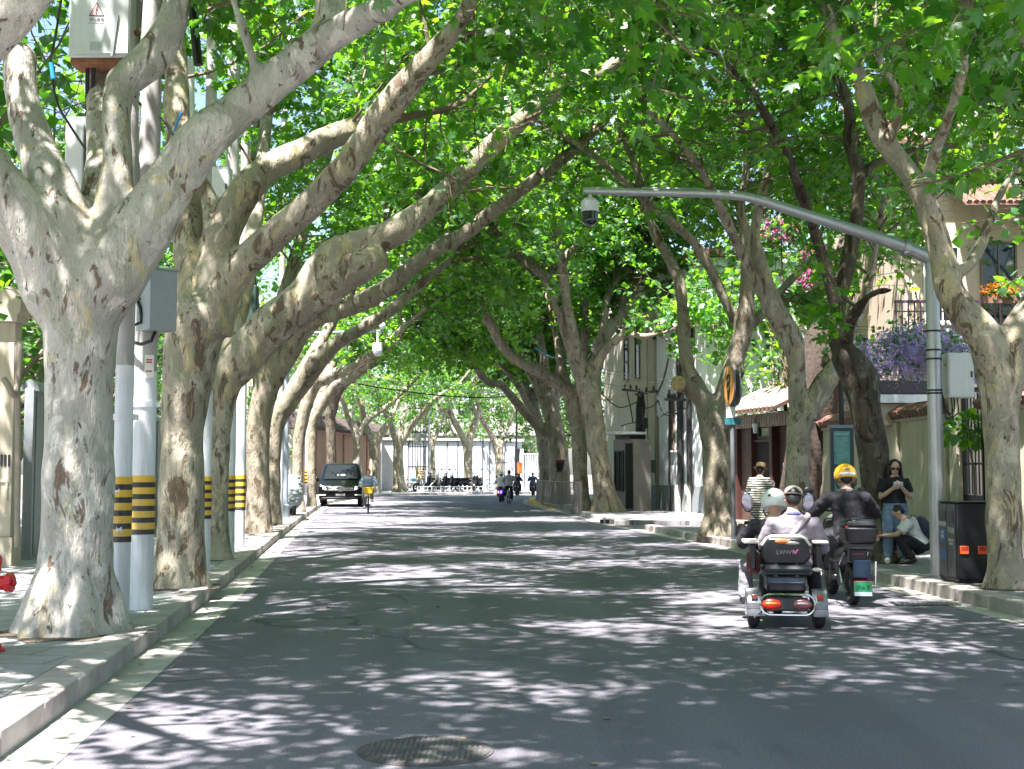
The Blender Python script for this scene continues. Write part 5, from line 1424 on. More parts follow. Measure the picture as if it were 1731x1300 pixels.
small_box_t = small_box('pale grey control box strapped to the camera pole', 1604, 1646, 596, 672, d - .05, .26, M_BOX)
MB().bb(-.32, -.16, .08, .12, .08, .12).bb(-.32, -.16, .08, .12, .42, .46).build('bracket', M_STEEL, small_box_t)
for i, (dx, dy) in enumerate(((0, 0), (6, 8), (-4, 14))):
    cable('black cable looping below the control box on the camera pole', [P(1612 + dx, 671, d + .05), P(1614 + dx, 690 + dy, d + .02), P(1604 + dx, 702 + dy * .5, d), P(1596, 690 - dy, d - .02), P(1592, 680 - dy, d - .05)], .009, group='cables under the control box')

# litter bins
t = thing('litter_bin', 'dark twin litter bin with blue recycling panel, between the camera pole and the trunk', 'litter bin', (5.46, 15.86, ZS))
M_BIN = mat('bin_black', (.010, .012, .015), .42, var=.12, dirt=(.05, .05, .05)); M_BINF = mat('bin_grey', (.05, .053, .06), .45, var=.08)
M_BLUE = mat('recycling_blue', (.03, .09, .28), .5); M_HOR = mat('handle_orange', (.75, .12, .03), .45)
MB().bb(.0, .62, 0, .62, .05, .985).build('casing', M_BIN, t, bevel=.02); MB().bb(.03, .59, .03, .59, 0, .049).build('foot', M_DARK, t); MB().bb(-.012, .63, -.012, .632, .987, 1.0).build('lid', M_BIN, t, bevel=.006)
for y0, y1, m in ((.02, .3, M_BINF), (.32, .6, M_BINF)):
    dr = MB().bb(-.014, -.001, y0, y1, .08, .97).build('front_door', m, t, bevel=.004)
MB().bb(-.022, -.015, .06, .26, .74, .88).build('bin_opening', M_DARK, t); MB().bb(-.02, -.015, .34, .58, .76, .88).build('bin_opening', M_DARK, t)
MB().bb(-.018, -.0145, .35, .57, .28, .4).bb(-.018, -.0145, .35, .57, .5, .64).build('blue_panel', M_BLUE, t)
M_BTXT = mat('bin_print', (.55, .57, .6), .6)
text_obj('printed_words', '可回收物', .07, M_BTXT, t, (-.0185, .46, .71), (PI / 2, 0, -PI / 2), .001)
text_obj('printed_words', '可回\n收物', .055, M_BTXT, t, (-.0195, .46, .58), (PI / 2, 0, -PI / 2), .001)
text_obj('printed_words', '干垃圾', .08, M_BTXT, t, (-.0155, .16, .64), (PI / 2, 0, -PI / 2), .001)
text_obj('printed_words', 'RESIDUAL\nWASTE', .045, M_BTXT, t, (-.0155, .16, .5), (PI / 2, 0, -PI / 2), .001)
for x in (.035, .255):
    MB().bb(x, x + .11, -.02, -.001, .36, .46).build('orange_handle', M_HOR, t, bevel=.006)
    # finger recess
    MB().bb(x + .015, x + .095, -.022, -.0205, .40, .45).build('handle_grip', mat('grip_red', (.4, .04, .02), .5), t)

# round sign post
g = G(1240, 913, ZS); d = g.y
t = thing('sign_post', 'slim dark post with a round orange sign seen almost edge-on', 'sign', g)
k = 1 / PPM(d); zz = lambda y: P(1240, y, d).z - ZS
MB().cyl((0, 0, 0), (0, 0, zz(622)), .045, n=14).build('post', mat('post_grey', (.12, .13, .14), .5), t)
R = 33 * k; fc = Vector((-.994, -.105, 0)).normalized()
c = Vector((-3 * k, -.05, zz(652)))
MB().tube([c, c + fc * .03], R, n=36).build('disc', mat('sign_back', (.22, .23, .24), .5), t)
MB().tube([c + fc * .031, c + fc * .034], R * .97, n=36).build('orange_face', mat('sign_amber', (.62, .27, .05), .5, var=.1), t)
sy = Vector((fc.y, -fc.x, 0)); mk = MB()
for rr, zc_ in ((.28, .30), (.28, -.08)):
    pts = [c + fc * .036 + sy * (R * rr * math.cos(q)) + UP * (R * (zc_ + rr * .9 * math.sin(q))) for q in [2 * PI * j / 20 for j in range(21)]]
    mk.tube(pts, .022, n=6, cap=False)
mk.tube([c + fc * .036 + UP * R * -.35, c + fc * .036 + UP * R * -.75], .03, n=6); mk.build('dark_mark', M_INK, t)
c2 = Vector((9 * k, .02, zz(655)))
MB().tube([c2, c2 + fc * .025], R * .95, n=36).build('disc', MATS['sign_back'], t)
MB().bb(-.13, .06, -.06, -.046, zz(706), zz(688)).build('plate', M_PAPER, t); MB().bb(-.16, .17, -.07, -.05, zz(718), zz(707)).build('teal_plate', mat('sign_teal', (.02, .13, .16), .5), t)

# information panel
g = Vector((P(1425, 840, 25.6).x, 25.6, ZS)); d = 25.6; zz = lambda y: P(1425, y, d).z - ZS; xx = lambda x: P(x, 780, d).x - g.x
t = thing('info_panel', 'tall teal glass information panel in a dark frame before the cream wall', 'information panel', g)
MB().bb(xx(1405), xx(1444), 0, .14, zz(842), zz(724)).build('case', mat('panel_frame', (.03, .045, .06), .4), t, bevel=.012)
MB().bb(xx(1405) - .01, xx(1444) + .01, -.01, .15, zz(724) + .002, zz(718)).build('top_cap', mat('panel_cap', (.2, .26, .3), .5), t)
MB().bb(xx(1405) + .1, xx(1444) - .1, .03, .11, 0, zz(842)).build('foot', M_DARK, t)
for y0, y1 in ((785, 729), (836, 791)):
    f_ = MB().bb(xx(1410), xx(1437), -.008, -.001, zz(y0), zz(y1)).build('poster', mat('poster_teal', (.10, .30, .28), .3, var=.25, vscale=5), t)
    rg2 = random.Random(y0)
    mb = MB()
    for j in range(7): mb.bb(xx(1411.5 + j * 3.5), xx(1413.8 + j * 3.5), -.011, -.0085, zz(y1 + 6), zz(y1 + 3))
    for j in range(9):
        if y1 + 12 + j * 4 < y0 - 3: mb.bb(xx(1413 + rg2.uniform(0, 3)), xx(1426 + rg2.uniform(0, 9)), -.0095, -.0085, zz(y1 + 12.8 + j * 4), zz(y1 + 12 + j * 4))
    mb.build('print', mat('poster_ink', (.35, .5, .47), .6), f_)
MB().cyl((xx(1428), .2, 0), (xx(1428), .2, zz(590)), .05, n=12).build('back_post', M_DARK, t)

# drain grate, manhole, inlet, yellow-footed railing
g = G(1562, 1021); t = thing('drain_grate', 'small iron drain grate in the right gutter near the bins', 'drain grate', (g.x, g.y, .004), -.05)
MB().bb(-.36, .36, -.2, .2, .0005, .004).build('frame', M_DARK, t)
mb = MB()
for k in range(12): mb.bb(-.32 + k * .055, -.29 + k * .055, -.16, .16, .005, .012)
mb.build('bars', M_STEEL, t)
g = G(719, 1270); t = thing('manhole_cover', 'round ribbed iron manhole cover in the asphalt near the camera', 'manhole cover', (g.x, g.y, .001))
M_IRON = mat('worn_iron', (.07, .068, .067), .9, .0, var=.3, vscale=8, dirt=(.10, .095, .085), dscale=5); Rm = 114 / PPM(g.y)
MB().tube([(0, 0, 0), (0, 0, .005)], Rm, n=48).build('rim', M_IRON, t)
MB().tube([(0, 0, .005), (0, 0, .009)], Rm * .95, n=48).build('plate', M_IRON, t)
mb = MB()
for k in range(-11, 12):
    x = k * Rm / 12.5; h = math.sqrt(max(0, (Rm * .9) ** 2 - x * x))
    mb.bb(x - .008, x + .008, -h, -.02 if k % 3 == 0 else -.0, .009, .0115); mb.bb(x - .008, x + .008, .03, h, .009, .0115)
mb.build('ribs', mat('rib_iron', (.095, .092, .09), .9, var=.4, vscale=6), t)
g = G(1036, 885); t = thing('kerb_inlet', 'dark drain inlet in the kerb at the driveway edge', 'drain inlet', (g.x + .02, g.y - .1, 0), .05)
MB().bb(-.4, .4, .0, .1, 0.0, .12).build('mouth', M_DARK, t)
mb = MB()
for k in range(3): mb.bb(-.3 + k * .25, -.25 + k * .25, -.03, -.002, 0, .125)
mb.build('bars', M_KERB, t)

def railing(label, pts, h, gapx, r, m, name='railing', top=True):
    t = thing(name, label, 'railing', pts[0])
    for a, b in zip(pts[:-1], pts[1:]):
        a = a - pts[0]; b = b - pts[0]; L = (b - a).length; n = max(2, int(L / gapx)); mb = MB()
        for i in range(n): mb.cyl(a.lerp(b, i / n), a.lerp(b, i / n) + UP * h, r, n=6)
        mb.build('uprights', m, t)
        if top: MB().cyl(a + UP * (h - .03), b + UP * (h - .03), r * 1.3, n=8).cyl(a + UP * .12, b + UP * .12, r, n=8).build('rail', m, t)
        MB().cyl(a, a + UP * (h + .05), r * 2.6, n=10).build('post', m, t)
    return t
M_RAIL = mat('rail_grey', (.20, .19, .18), .45, .5, var=.15)
off_ = Vector((.42, 0, 0))
railing('grey metal railing round the trees above the yellow kerb', [G(961, 868, ZS) + off_, G(930, 861, ZS) + off_, G(900, 854, ZS) + off_, G(893, 846, ZS) + off_, G(925, 842, ZS) + off_], 1.05, .26, .013, M_RAIL)
# planter / dark hollow hung on the trunk
c = P(947, 785, 56.3 - .75); t = thing('hanging_pot', 'dark pot with a red rim hung on the trunk behind the railing', 'pot', c)
MB().tube([(0, .1, -.3), (0, .05, 0), (0, 0, .14)], [.15, .24, .23], n=16).build('pot', M_DARK, t); MB().torus((0, 0, .15), .22, .035, (0, -.3, 1)).build('rim', mat('rim_red', (.2, .02, .03), .6), t)
# overhead wires
cable('black overhead cable crossing the street before the bend', [P(560, 640, 62), P(640, 655, 64), P(740, 668, 68), P(830, 672, 70), P(905, 660, 62)], .035, name='overhead_cable')
cable('grey overhead wire just above the black cable before the bend', [P(600, 648, 62), P(700, 650, 66), P(780, 660, 69), P(880, 668, 62)], .02, name='overhead_cable', m=M_STEEL)
cable('bright blue rope tied between the right-hand trunks', [P(905, 588, 50), P(930, 602, 48), P(965, 610, 46.5), P(990, 612, 46)], .03, name='rope', m=MATS['blue_tape'], cat='rope')
# ------------------------------------------------------------------ people
M_SKIN = mat('skin', (0.48, 0.29, 0.21), .55, var=.06, vscale=12)
M_HAIR = mat('black_hair', (0.006, 0.005, 0.005), .45, var=.3, vscale=60)
def cloth(name, col, **k): return mat(name, col, .85, var=.12, vscale=9, bump=.25, bscale=30, **k)
C_GREY = cloth('grey_lilac_shirt', (.17, .155, .185)); C_BLACK = cloth('black_cloth', (.008, .008, .012)); C_NAVY = cloth('dark_navy_cloth', (.006, .0055, .010))
C_JEANS = cloth('blue_jeans', (.14, .20, .30)); C_WHITE = cloth('white_tee', (.62, .62, .6)); C_CHAR = cloth('charcoal_trousers', (.035, .038, .045)); C_LBLUE = cloth('pale_blue_jacket', (.28, .38, .52))
C_LILAC = cloth('pale_lilac_shirt', (.38, .34, .38)); C_GTR = cloth('grey_trousers', (.2, .2, .22)); C_STRAP = cloth('grey_strap', (.34, .30, .31))
M_SHOEW = mat('white_shoe', (.6, .6, .58), .6, var=.2); M_SHOEB = mat('black_shoe', (.02, .02, .02), .5)

def striped_mat():
    m = bpy.data.materials.new('striped_cloth'); nt, ns, lk = nodes_of(m)
    out = ns.new('ShaderNodeOutputMaterial'); b = ns.new('ShaderNodeBsdfPrincipled'); lk.new(b.outputs[0], out.inputs[0])
    tc = ns.new('ShaderNodeTexCoord'); w_ = ns.new('ShaderNodeTexWave'); w_.bands_direction = 'Z'; w_.inputs['Scale'].default_value = 6.2; w_.inputs['Distortion'].default_value = 1.2; w_.inputs['Detail Scale'].default_value = .8
    lk.new(tc.outputs['Object'], w_.inputs['Vector']); r = ramp(ns, [(.45, (.02, .022, .028)), (.55, (.5, .5, .42))]); lk.new(w_.outputs['Fac'], r.inputs[0]); lk.new(r.outputs[0], b.inputs['Base Color']); b.inputs['Roughness'].default_value = .85
    return m
C_STRIPE = striped_mat()
V = Vector

def person(label, loc, rz, J, top, legs, shoes, sleeve='short', voxel=.011, face=None, hair='short', top_loose=.018, leg_loose=.014, group=None, name='person', leg_len=1.0, skin=None, hem=None):
    """J: joints in metres, local frame with the person facing +Y, x to the person's right"""
    t = thing(name, label, 'person', loc, rz, group)
    J = {k: (V(v) if isinstance(v, (tuple, Vector)) else v) for k, v in J.items()}
    pel, che, nek, hed = J['pel'], J['che'], J['nek'], J['hed']
    sx = (J['shR'] - J['shL']).normalized(); up = (che - pel).normalized()
    waist = pel.lerp(che, .45)
    fdir = J.get('look', V((0, 1, 0))).normalized(); hup = (hed - nek).normalized(); hs = fdir.cross(hup).normalized(); fdir = hup.cross(hs).normalized()
    R = Matrix((hs, fdir, hup)).transposed()
    tors = [pel - up * .10, pel, waist, che - up * .02, che.lerp(nek, .55), nek]
    tr = [(.13, .10), (.165, .12), (.138, .10), (.168, .118), (.13, .09), (.058, .06)]
    mb = MB()
    mb.tube(tors, tr, n=18, side=sx); mb.tube([nek - hup * .06, hed], [.056, .05], n=12)
    hq = lambda x, y, z: hed + R @ V((x, y, z))
    mb.ell(hq(0, -.012, .025), .074, .092, .092, n=18, m=12, R=R); mb.ell(hq(0, .02, -.045), .056, .066, .07, n=16, m=10, R=R)
    mb.ell(hq(0, .092, -.015), .013, .02, .024, n=8, m=6, R=R); mb.ell(hq(0, .066, -.062), .024, .014, .011, n=8, m=6, R=R)
    for s in (-1, 1): mb.ell(hq(s * .077, -.012, -.01), .011, .022, .033, n=8, m=6, R=R)
    arms = []; lg = []
    for S in 'LR':
        s = -1 if S == 'L' else 1
        sh, el, ha = J['sh' + S], J['el' + S], J['ha' + S]
        mb.tube([che + sx * s * .08, sh, sh.lerp(el, .5), el, el.lerp(ha, .35), ha], [.06, .056, .047, .039, .038, .026], n=12)
        d = (ha - el).normalized(); palm = ha + d * .045
        nrm_ = J.get('palm' + S, V((0, 0, -1))); nrm_ = (nrm_ - d * nrm_.dot(d)).normalized(); sd = d.cross(nrm_).normalized()
        mb.tube([ha - d * .01, palm, ha + d * .085], [(.03, .018), (.04, .016), (.038, .014)], n=10, side=sd)
        curl = J.get('curl' + S, .9)
        for i, fl in enumerate((.066, .076, .07, .054)):
            b0 = ha + d * .08 + sd * (-.03 + .02 * i); f = [b0]; a = curl * .5
            for q in range(3):
                f.append(f[-1] + (d * math.cos(a) + nrm_ * math.sin(a)) * fl / 2.6); a += curl * .75
            mb.tube(f, [.0105, .01, .009, .008], n=7)
        th = [ha + d * .02 + sd * -.03, ha + d * .045 + sd * -.05 + nrm_ * .01, ha + d * .075 + sd * -.048 + nrm_ * .03]
        mb.tube(th, [.013, .012, .009], n=7)
        arms.append((sh, el, ha, s))
        hp, kn, an, to = J['hip' + S], J['kn' + S], J['an' + S], J['to' + S]
        mb.tube([pel + sx * s * .05, hp, hp.lerp(kn, .5), kn, kn.lerp(an, .32), an], [.1, .088, .072, .054, .056, .036], n=12)
        fd = (to - an).normalized(); mb.tube([an, an.lerp(to, .4) - V((0, 0, .02)), to], [.036, .036, .026], n=10)
        lg.append((hp, kn, an, to, s))
    b = mb.build('body', skin or M_SKIN, t, recalc=False); remesh_smooth(b, voxel, 2, .4)
    # upper garment
    c = MB(); tl = top_loose
    c.tube([tors[0] - up * (.02 if hem is None else hem)] + tors[1:5] + [nek - hup * .03], [(q[0] + tl, q[1] + tl) for q in tr[:5]] + [(.068, .07)], n=20, side=sx)
    for sh, el, ha, s in arms:
        end = [sh, sh.lerp(el, .5), el.lerp(sh, .3)] if sleeve == 'short' else [sh, sh.lerp(el, .5), el, el.lerp(ha, .4), ha - (ha - el).normalized() * .02]
        rr = [.064, .062, .06] if sleeve == 'short' else [.064, .06, .055, .05, .042]
        c.tube([che + sx * s * .07] + end, [.07 + tl * .5] + [q + tl * .6 for q in rr], n=14)
    g_ = c.build('top', top, t, recalc=False); remesh_smooth(g_, .014 if voxel < .016 else voxel, 3, .5); wrinkle(g_, .011)
    c = MB(); ll = leg_loose
    c.tube([tors[0] - up * .03, pel, pel + up * .09], [(.14 + ll, .115 + ll), (.165 + ll, .12 + ll), (.148 + ll, .108 + ll)], n=20, side=sx)
    for hp, kn, an, to, s in lg:
        e = kn.lerp(an, leg_len)
        c.tube([pel + sx * s * .05, hp, hp.lerp(kn, .5), kn, kn.lerp(e, .5), e], [.1 + ll, .09 + ll, .078 + ll, .066 + ll, .06 + ll, .052 + ll], n=14)
    g_ = c.build('trousers', legs, t, recalc=False); remesh_smooth(g_, .014 if voxel < .016 else voxel, 3, .5); wrinkle(g_, .010)
    for hp, kn, an, to, s in lg:
        fd = (to - an); fd.z *= .6; fd.normalize()
        c = MB(); c.tube([an - fd * .065 - V((0, 0, .035)), an - V((0, 0, .02)) + fd * .02, an.lerp(to, .6) - V((0, 0, .012)), to + fd * .035], [(.033, .03), (.04, .052), (.046, .04), (.028, .02)], n=14, side=fd.cross(V((0, 0, 1))))
        so_ = c.build('shoe', shoes, t)
    if hair == 'short':
        c = MB(); c.ell(hq(0, -.036, .036), .081, .094, .09, n=20, m=12, R=R, lo=-.2); c.ell(hq(0, -.055, .0), .074, .058, .085, n=16, m=10, R=R); c.build('hair', M_HAIR, t)
    elif hair == 'long':
        c = MB(); c.ell(hq(0, -.036, .036), .086, .1, .092, n=20, m=12, R=R, lo=-.15)
        for k in range(15):
            a = PI * (.02 + .96 * k / 14); x, y = .078 * math.cos(a), -.075 * math.sin(a) - .008
            c.tube([hq(x * .8, y * .7, .09), hq(x * 1.12, y * 1.05, 0), hq(x * 1.25, y * 1.05 - .005, -.12), hq(x * 1.2, y - .01, -.27 - .03 * math.sin(k * 2.3))], [.024, .027, .027, .012], n=7)
        for s in (-1, 1):
            for q in range(4):
                c.tube([hq(s * .07, .02 + .012 * q - .03, .08), hq(s * .09, .03 - .02 * q, -.02), hq(s * .1, .035 - .015 * q, -.14), hq(s * (.085 + .012 * q), .06 - .01 * q, -.30 - .02 * q)], [.018, .022, .024, .01], n=7)
        c.build('hair', M_HAIR, t)
    if face:
        for s in (-1, 1):
            MB().ell(hq(s * .03, .076, .012), .011, .007, .006, n=8, m=6, R=R).build('eye', M_INK, t)
            MB().ell(hq(s * .032, .079, .034), .017, .005, .004, n=8, m=5, R=R).build('eyebrow', M_HAIR, t)
        MB().ell(hq(0, .079, -.062), .02, .006, .006, n=8, m=5, R=R).build('lips', mat('lips', (.42, .15, .13), .5), t)
    return t, hq, R

def wrinkle(o, amp):
    me = o.data; n = len(me.vertices); co = np.empty(n * 3, dtype=np.float32); no = np.empty(n * 3, dtype=np.float32)
    me.vertices.foreach_get('co', co); me.vertices.foreach_get('normal', no); co = co.reshape(-1, 3); no = no.reshape(-1, 3)
    a = np.array([amp * (noise.noise(V((c[0] * 9, c[1] * 9, c[2] * 16))) + .5 * noise.noise(V((c[0] * 22, c[1] * 22 + 4, c[2] * 30)))) for c in co.tolist()], dtype=np.float32)
    me.vertices.foreach_set('co', (co + no * a[:, None]).ravel()); me.update()

def wheel(mb_t, mb_r, c, R, r, axis=(1, 0, 0), spokes=0):
    mb_t.torus(c, R - r, r, axis, n=32, m=10)
    c = V(c); ax = V(axis)
    mb_r.tube([c - ax * r * .6, c + ax * r * .6], (R - r) * .22, n=14)
    if spokes:
        for i in range(spokes):
            a = 2 * PI * i / spokes; q = V((0, math.cos(a), math.sin(a))) * (R - r * 1.6)
            mb_r.cyl(c, c + q, .012 if spokes < 12 else .004, n=5)
        mb_r.torus(c, R - r * 1.75, r * .35, axis, n=32, m=6)
    else:
        mb_r.tube([c - ax * r * .45, c + ax * r * .45], R - r * 1.5, n=24)

# ---- the three-wheeled scooter -------------------------------------------------
tg = G(1329, 1062); TRZ = -.13
tri = thing('mobility_tricycle', 'black three-wheeled electric scooter with white fenders and oval red tail lamp, nearest vehicle', 'tricycle', (tg.x, tg.y, 0), TRZ)
M_RED_L = mat('lamp_red', (.55, .03, .015), .25, coat=.5); M_RED_D = mat('lamp_dark_red', (.17, .05, .05), .25, coat=.5); M_AMB = mat('lamp_amber', (.75, .22, .02), .25, coat=.5)
M_FEND = mat('fender_silver', (.27, .27, .29), .35, .3, dirt=(.16, .15, .14), dscale=7, damt=.8); M_SEAT = mat('black_vinyl', (.007, .0075, .009), .38, bump=.1); M_RIM = mat('pale_vinyl', (.66, .60, .52), .5)
M_GREYP = mat('grey_plastic', (.04, .043, .05), .5)
for x in (-.31, .31):
    a, b = MB(), MB(); wheel(a, b, (x, 0, .17), .17, .058)
    w_ = a.build('wheel', M_RUB, tri); b.build('hub', M_GREYP, w_)
    s = 1 if x > 0 else -1
    mb = MB(); pts = [V((x, .19 * math.cos(q), .17 + .2 * math.sin(q))) for q in [-.35 + (PI + .55) * j / 12 for j in range(13)]]
    mb.tube(pts, [(.075, .012)] * 13, n=10, side=(1, 0, 0)); mb.bb(x - .07, x + .07, -.2, -.15, .2, .27).build('fender', M_FEND, tri, bevel=.012)
    MB().bb(x - .03, x + .03, -.19, -.15, .29, .34).build('reflector', M_RED_L if s > 0 else M_RED_D, tri, bevel=.008)
a, b = MB(), MB(); wheel(a, b, (0, 1.12, .18), .18, .05, spokes=5); w_ = a.build('wheel', M_RUB, tri); b.build('hub', M_CHROME, w_)
MB().bb(-.21, .21, -.02, 1.0, .17, .24).bb(-.2, .2, .3, 1.0, .24, .27).build('floor_board', M_GREYP, tri, bevel=.02)
MB().bb(-.185, .185, -.1, .42, .345, .525).build('battery_box', M_SEAT, tri, bevel=.03)
MB().bb(-.175, .175, -.112, -.1005, .44, .49).build('shiny_tape', mat('shiny_tape', (.08, .10, .14), .12, var=.4, vscale=14), tri, bevel=.004)
# bumper loop with lamps
pts = []
for i in range(33):
    q = 2 * PI * i / 32; cx_ = .155 * (1 if math.cos(q) > 0 else -1) if abs(math.cos(q)) > 1e-6 else 0
    pts.append(V((cx_ + .1 * math.cos(q), -.2, .245 + .098 * math.sin(q))))
MB().tube(pts, .012, n=8, cap=False).cyl((-.2, -.2, .16), (-.2, .05, .2), .012).cyl((.2, -.2, .16), (.2, .05, .2), .012).cyl((-.24, -.2, .2), (-.31, -.18, .12), .012).build('chrome_bumper', M_CHROME, tri)
MB().bb(-.2, .2, -.19, -.13, .18, .31).build('lamp_panel', M_GREYP, tri, bevel=.02)
for x, m in ((-.15, M_RED_L), (.14, M_RED_D)):
    l_ = MB().ell((x, -.19, .245), .095, .03, .055, n=24, m=12).build('tail_lamp', m, tri)
    MB().ell((x - .005, -.212, .255), .06, .012, .016, n=16, m=8).build('lens_band', M_AMB if m is M_RED_L else M_FEND, l_)
# seats
MB().bb(-.22, .22, -.05, .4, .53, .6).build('rear_seat', M_SEAT, tri, bevel=.03)
mb = MB(); mb.prism([(-.17, -.13, .62), (.17, -.13, .62), (.23, -.13, .68), (.22, -.13, .8), (.17, -.13, .875), (-.17, -.13, .875), (-.22, -.13, .8), (-.23, -.13, .68)], (0, .075, 0))
bk = mb.build('backrest', M_SEAT, tri, bevel=.02)
MB().tube([V((-.225, -.1, .80)), V((-.18, -.105, .865)), V((-.14, -.105, .885)), V((.14, -.105, .885)), V((.18, -.105, .865)), V((.225, -.1, .80))], .018, n=8).build('pale_piping', M_RIM, bk)
text_obj('printed_words', 'LWWV', .058, M_FEND, bk, (-.005, -.1318, .735), sx=.95)
MB().prism([(.055, -.1345, .76), (.085, -.1345, .715), (.12, -.1345, .765), (.1, -.1345, .765), (.086, -.1345, .742), (.074, -.1345, .76)], (0, -.001, 0)).build('pink_tick', mat('tick_pink', (.6, .12, .3), .5), bk, smooth=False)
MB().ell((-.03, -.12, .84), .09, .02, .026).build('orange_cloth', mat('orange_cloth', (.55, .16, .05), .8, var=.25), tri); MB().ell((.06, -.128, .822), .07, .012, .02).build('pale_cloth', M_FEND, tri)
for x in (-.1, .1): MB().bb(x - .018, x + .018, -.125, -.1, .5, .66).build('back_bracket', M_GREYP, tri, bevel=.004)
MB().tube([(-.24, -.12, .535), (.24, -.12, .535)], .016, n=8).tube([(-.2, -.13, .58), (.22, -.13, .58)], .035, n=8).build('rear_rack', M_GREYP, tri)
for s in (-1, 1):
    MB().bb(s * .33 - .075, s * .33 + .075, -.1, .3, .815, .845).build('armrest', M_RIM, tri, bevel=.013)
    MB().bb(s * .31 - .03, s * .31 + .03, -.06, .25, .56, .812).build('armrest_panel', M_SEAT, tri, bevel=.015)
MB().ell((.29, -.1, .57), .05, .06, .02).build('pale_cap', M_RIM, tri)
# front
MB().tube([(0, 1.05, .2), (0, .98, .7), (0, .93, .98)], [.05, .045, .03], n=12).bb(-.16, .16, .98, 1.06, .25, .75).build('steering_column', M_GREYP, tri, bevel=.02)
MB().tube([(-.34, .78, .98), (-.2, .9, 1.0), (0, .93, .98), (.2, .9, 1.0), (.34, .78, .98)], .014, n=8).build('handlebar', M_DARK, tri)
for s in (-1, 1):
    MB().tube([(s * .34, .78, .98), (s * .24, .86, .995)], .02, n=10).build('grip', M_RUB, tri)
    m_ = MB().tube([(s * .2, .9, 1.0), (s * .27, .9, 1.08)], .007, n=6).build('mirror_stalk', M_DARK, tri)
    MB().ell((s * .31, .9, 1.19), .062, .016, .105, n=20, m=12, R=Matrix.Rotation(s * .18, 3, 'Y')).build('mirror_shell', M_DARK, m_)
    MB().ell((s * .31, .886, 1.19), .055, .006, .096, n=20, m=12, R=Matrix.Rotation(s * .18, 3, 'Y')).build('mirror_face', mat('mirror_glass', (.22, .22, .27), .12, .8, var=.1), m_)
MB().bb(-.36, -.24, .0, .3, .52, .72).build('side_bag', mat('red_bag', (.13, .02, .02), .7, var=.5, vscale=12), tri, bevel=.03)

def tri_pt(x, y, z):
    return Matrix.Rotation(TRZ, 3, 'Z') @ V((x, y, z)) + V((tg.x, tg.y, 0))
# passenger with the cap
J = dict(pel=(0, 0, .62), che=(0, .03, .98), nek=(0, .07, 1.12), hed=(.01, .11, 1.235), shL=(-.205, .03, 1.0), shR=(.205, .03, 1.0), elL=(-.29, .1, .76), elR=(.29, .1, .76), haL=(-.24, .33, .74), haR=(.24, .33, .74),
         hipL=(-.1, .04, .6), hipR=(.1, .04, .6), knL=(-.22, .42, .62), knR=(.22, .42, .62), anL=(-.25, .46, .27), anR=(.25, .46, .27), toL=(-.25, .6, .23), toR=(.25, .6, .23))
pc = tri_pt(.09, .1, 0)
man, hq, R = person('person in a pale cap and grey shirt with diagonal strap, rear seat of the tricycle', pc, TRZ, J, C_GREY, C_BLACK, M_SHOEB, sleeve='long', top_loose=.03)
MB().ell(hq(0, -.012, .06), .094, .108, .075, n=24, m=12, R=R, lo=-.2).ell(hq(0, .1, .045), .07, .06, .014, n=16, m=8, R=R).ell(hq(0, -.01, .135), .012, .012, .008, n=8, m=5, R=R).build('cap', cloth('cap_beige', (.40, .33, .29)), man)
MB().tube([hq(-.09, -.045, .035), hq(-.06, -.1, .03), hq(0, -.122, .028), hq(.06, -.1, .03), hq(.09, -.045, .035)], [(.004, .014)] * 5, n=8, side=(0, 0, 1)).build('cap_band', cloth('cap_band', (.2, .15, .13)), man)
MB().tube([(-.14, -.02, .68), (-.1, -.1, .78), (0, -.128, .93), (.1, -.1, 1.05), (.15, -.02, 1.095), (.13, .06, 1.1)], [(.024, .008)] * 6, n=8, side=(.7, 0, -.7)).build('shoulder_strap', C_STRAP, man)
MB().tube([V((-.075, .0, 1.085)), V((-.04, -.045, 1.10)), V((.04, -.045, 1.10)), V((.075, .0, 1.085))], [(.02, .018)] * 4, n=8, side=(0, 0, 1)).build('checked_collar', cloth('collar_blue', (.08, .09, .2)), man)
# driver with the white helmet
J = dict(pel=(0, 0, .60), che=(0, .06, .95), nek=(0, .09, 1.08), hed=(0, .12, 1.17), shL=(-.2, .06, .97), shR=(.2, .06, .97), elL=(-.32, .2, .78), elR=(.3, .22, .78), haL=(-.315, .42, .95), haR=(.3, .42, .95),
         hipL=(-.1, .03, .58), hipR=(.1, .03, .58), knL=(-.27, .34, .56), knR=(.24, .36, .56), anL=(-.30, .34, .22), anR=(.25, .36, .24), toL=(-.30, .48, .19), toR=(.25, .5, .2), palmL=(0, -.3, -1), curlL=1.5, curlR=1.5)
pd = tri_pt(-.06, .42, 0)
drv, hq, R = person('person in a white helmet and black jacket steering the tricycle, half hidden by the passenger', pd, TRZ, J, C_BLACK, C_GTR, M_SHOEB, sleeve='long', hair=None)
M_HELW = mat('helmet_white', (.62, .68, .68), .25, coat=.4, var=.04)
MB().ell(hq(0, -.005, .035), .135, .15, .135, n=28, m=16, R=R, lo=-.55).build('helmet', M_HELW, drv)
MB().ell(hq(-.05, -.13, .06), .018, .018, .02, n=8, m=6, R=R).build('helmet_badge', M_DARK, drv)
MB().tube([hq(-.11, .06, -.03), hq(-.06, .1, -.13), hq(.06, .1, -.13), hq(.11, .06, -.03)], .009, n=6).build('chin_strap', M_DARK, drv)

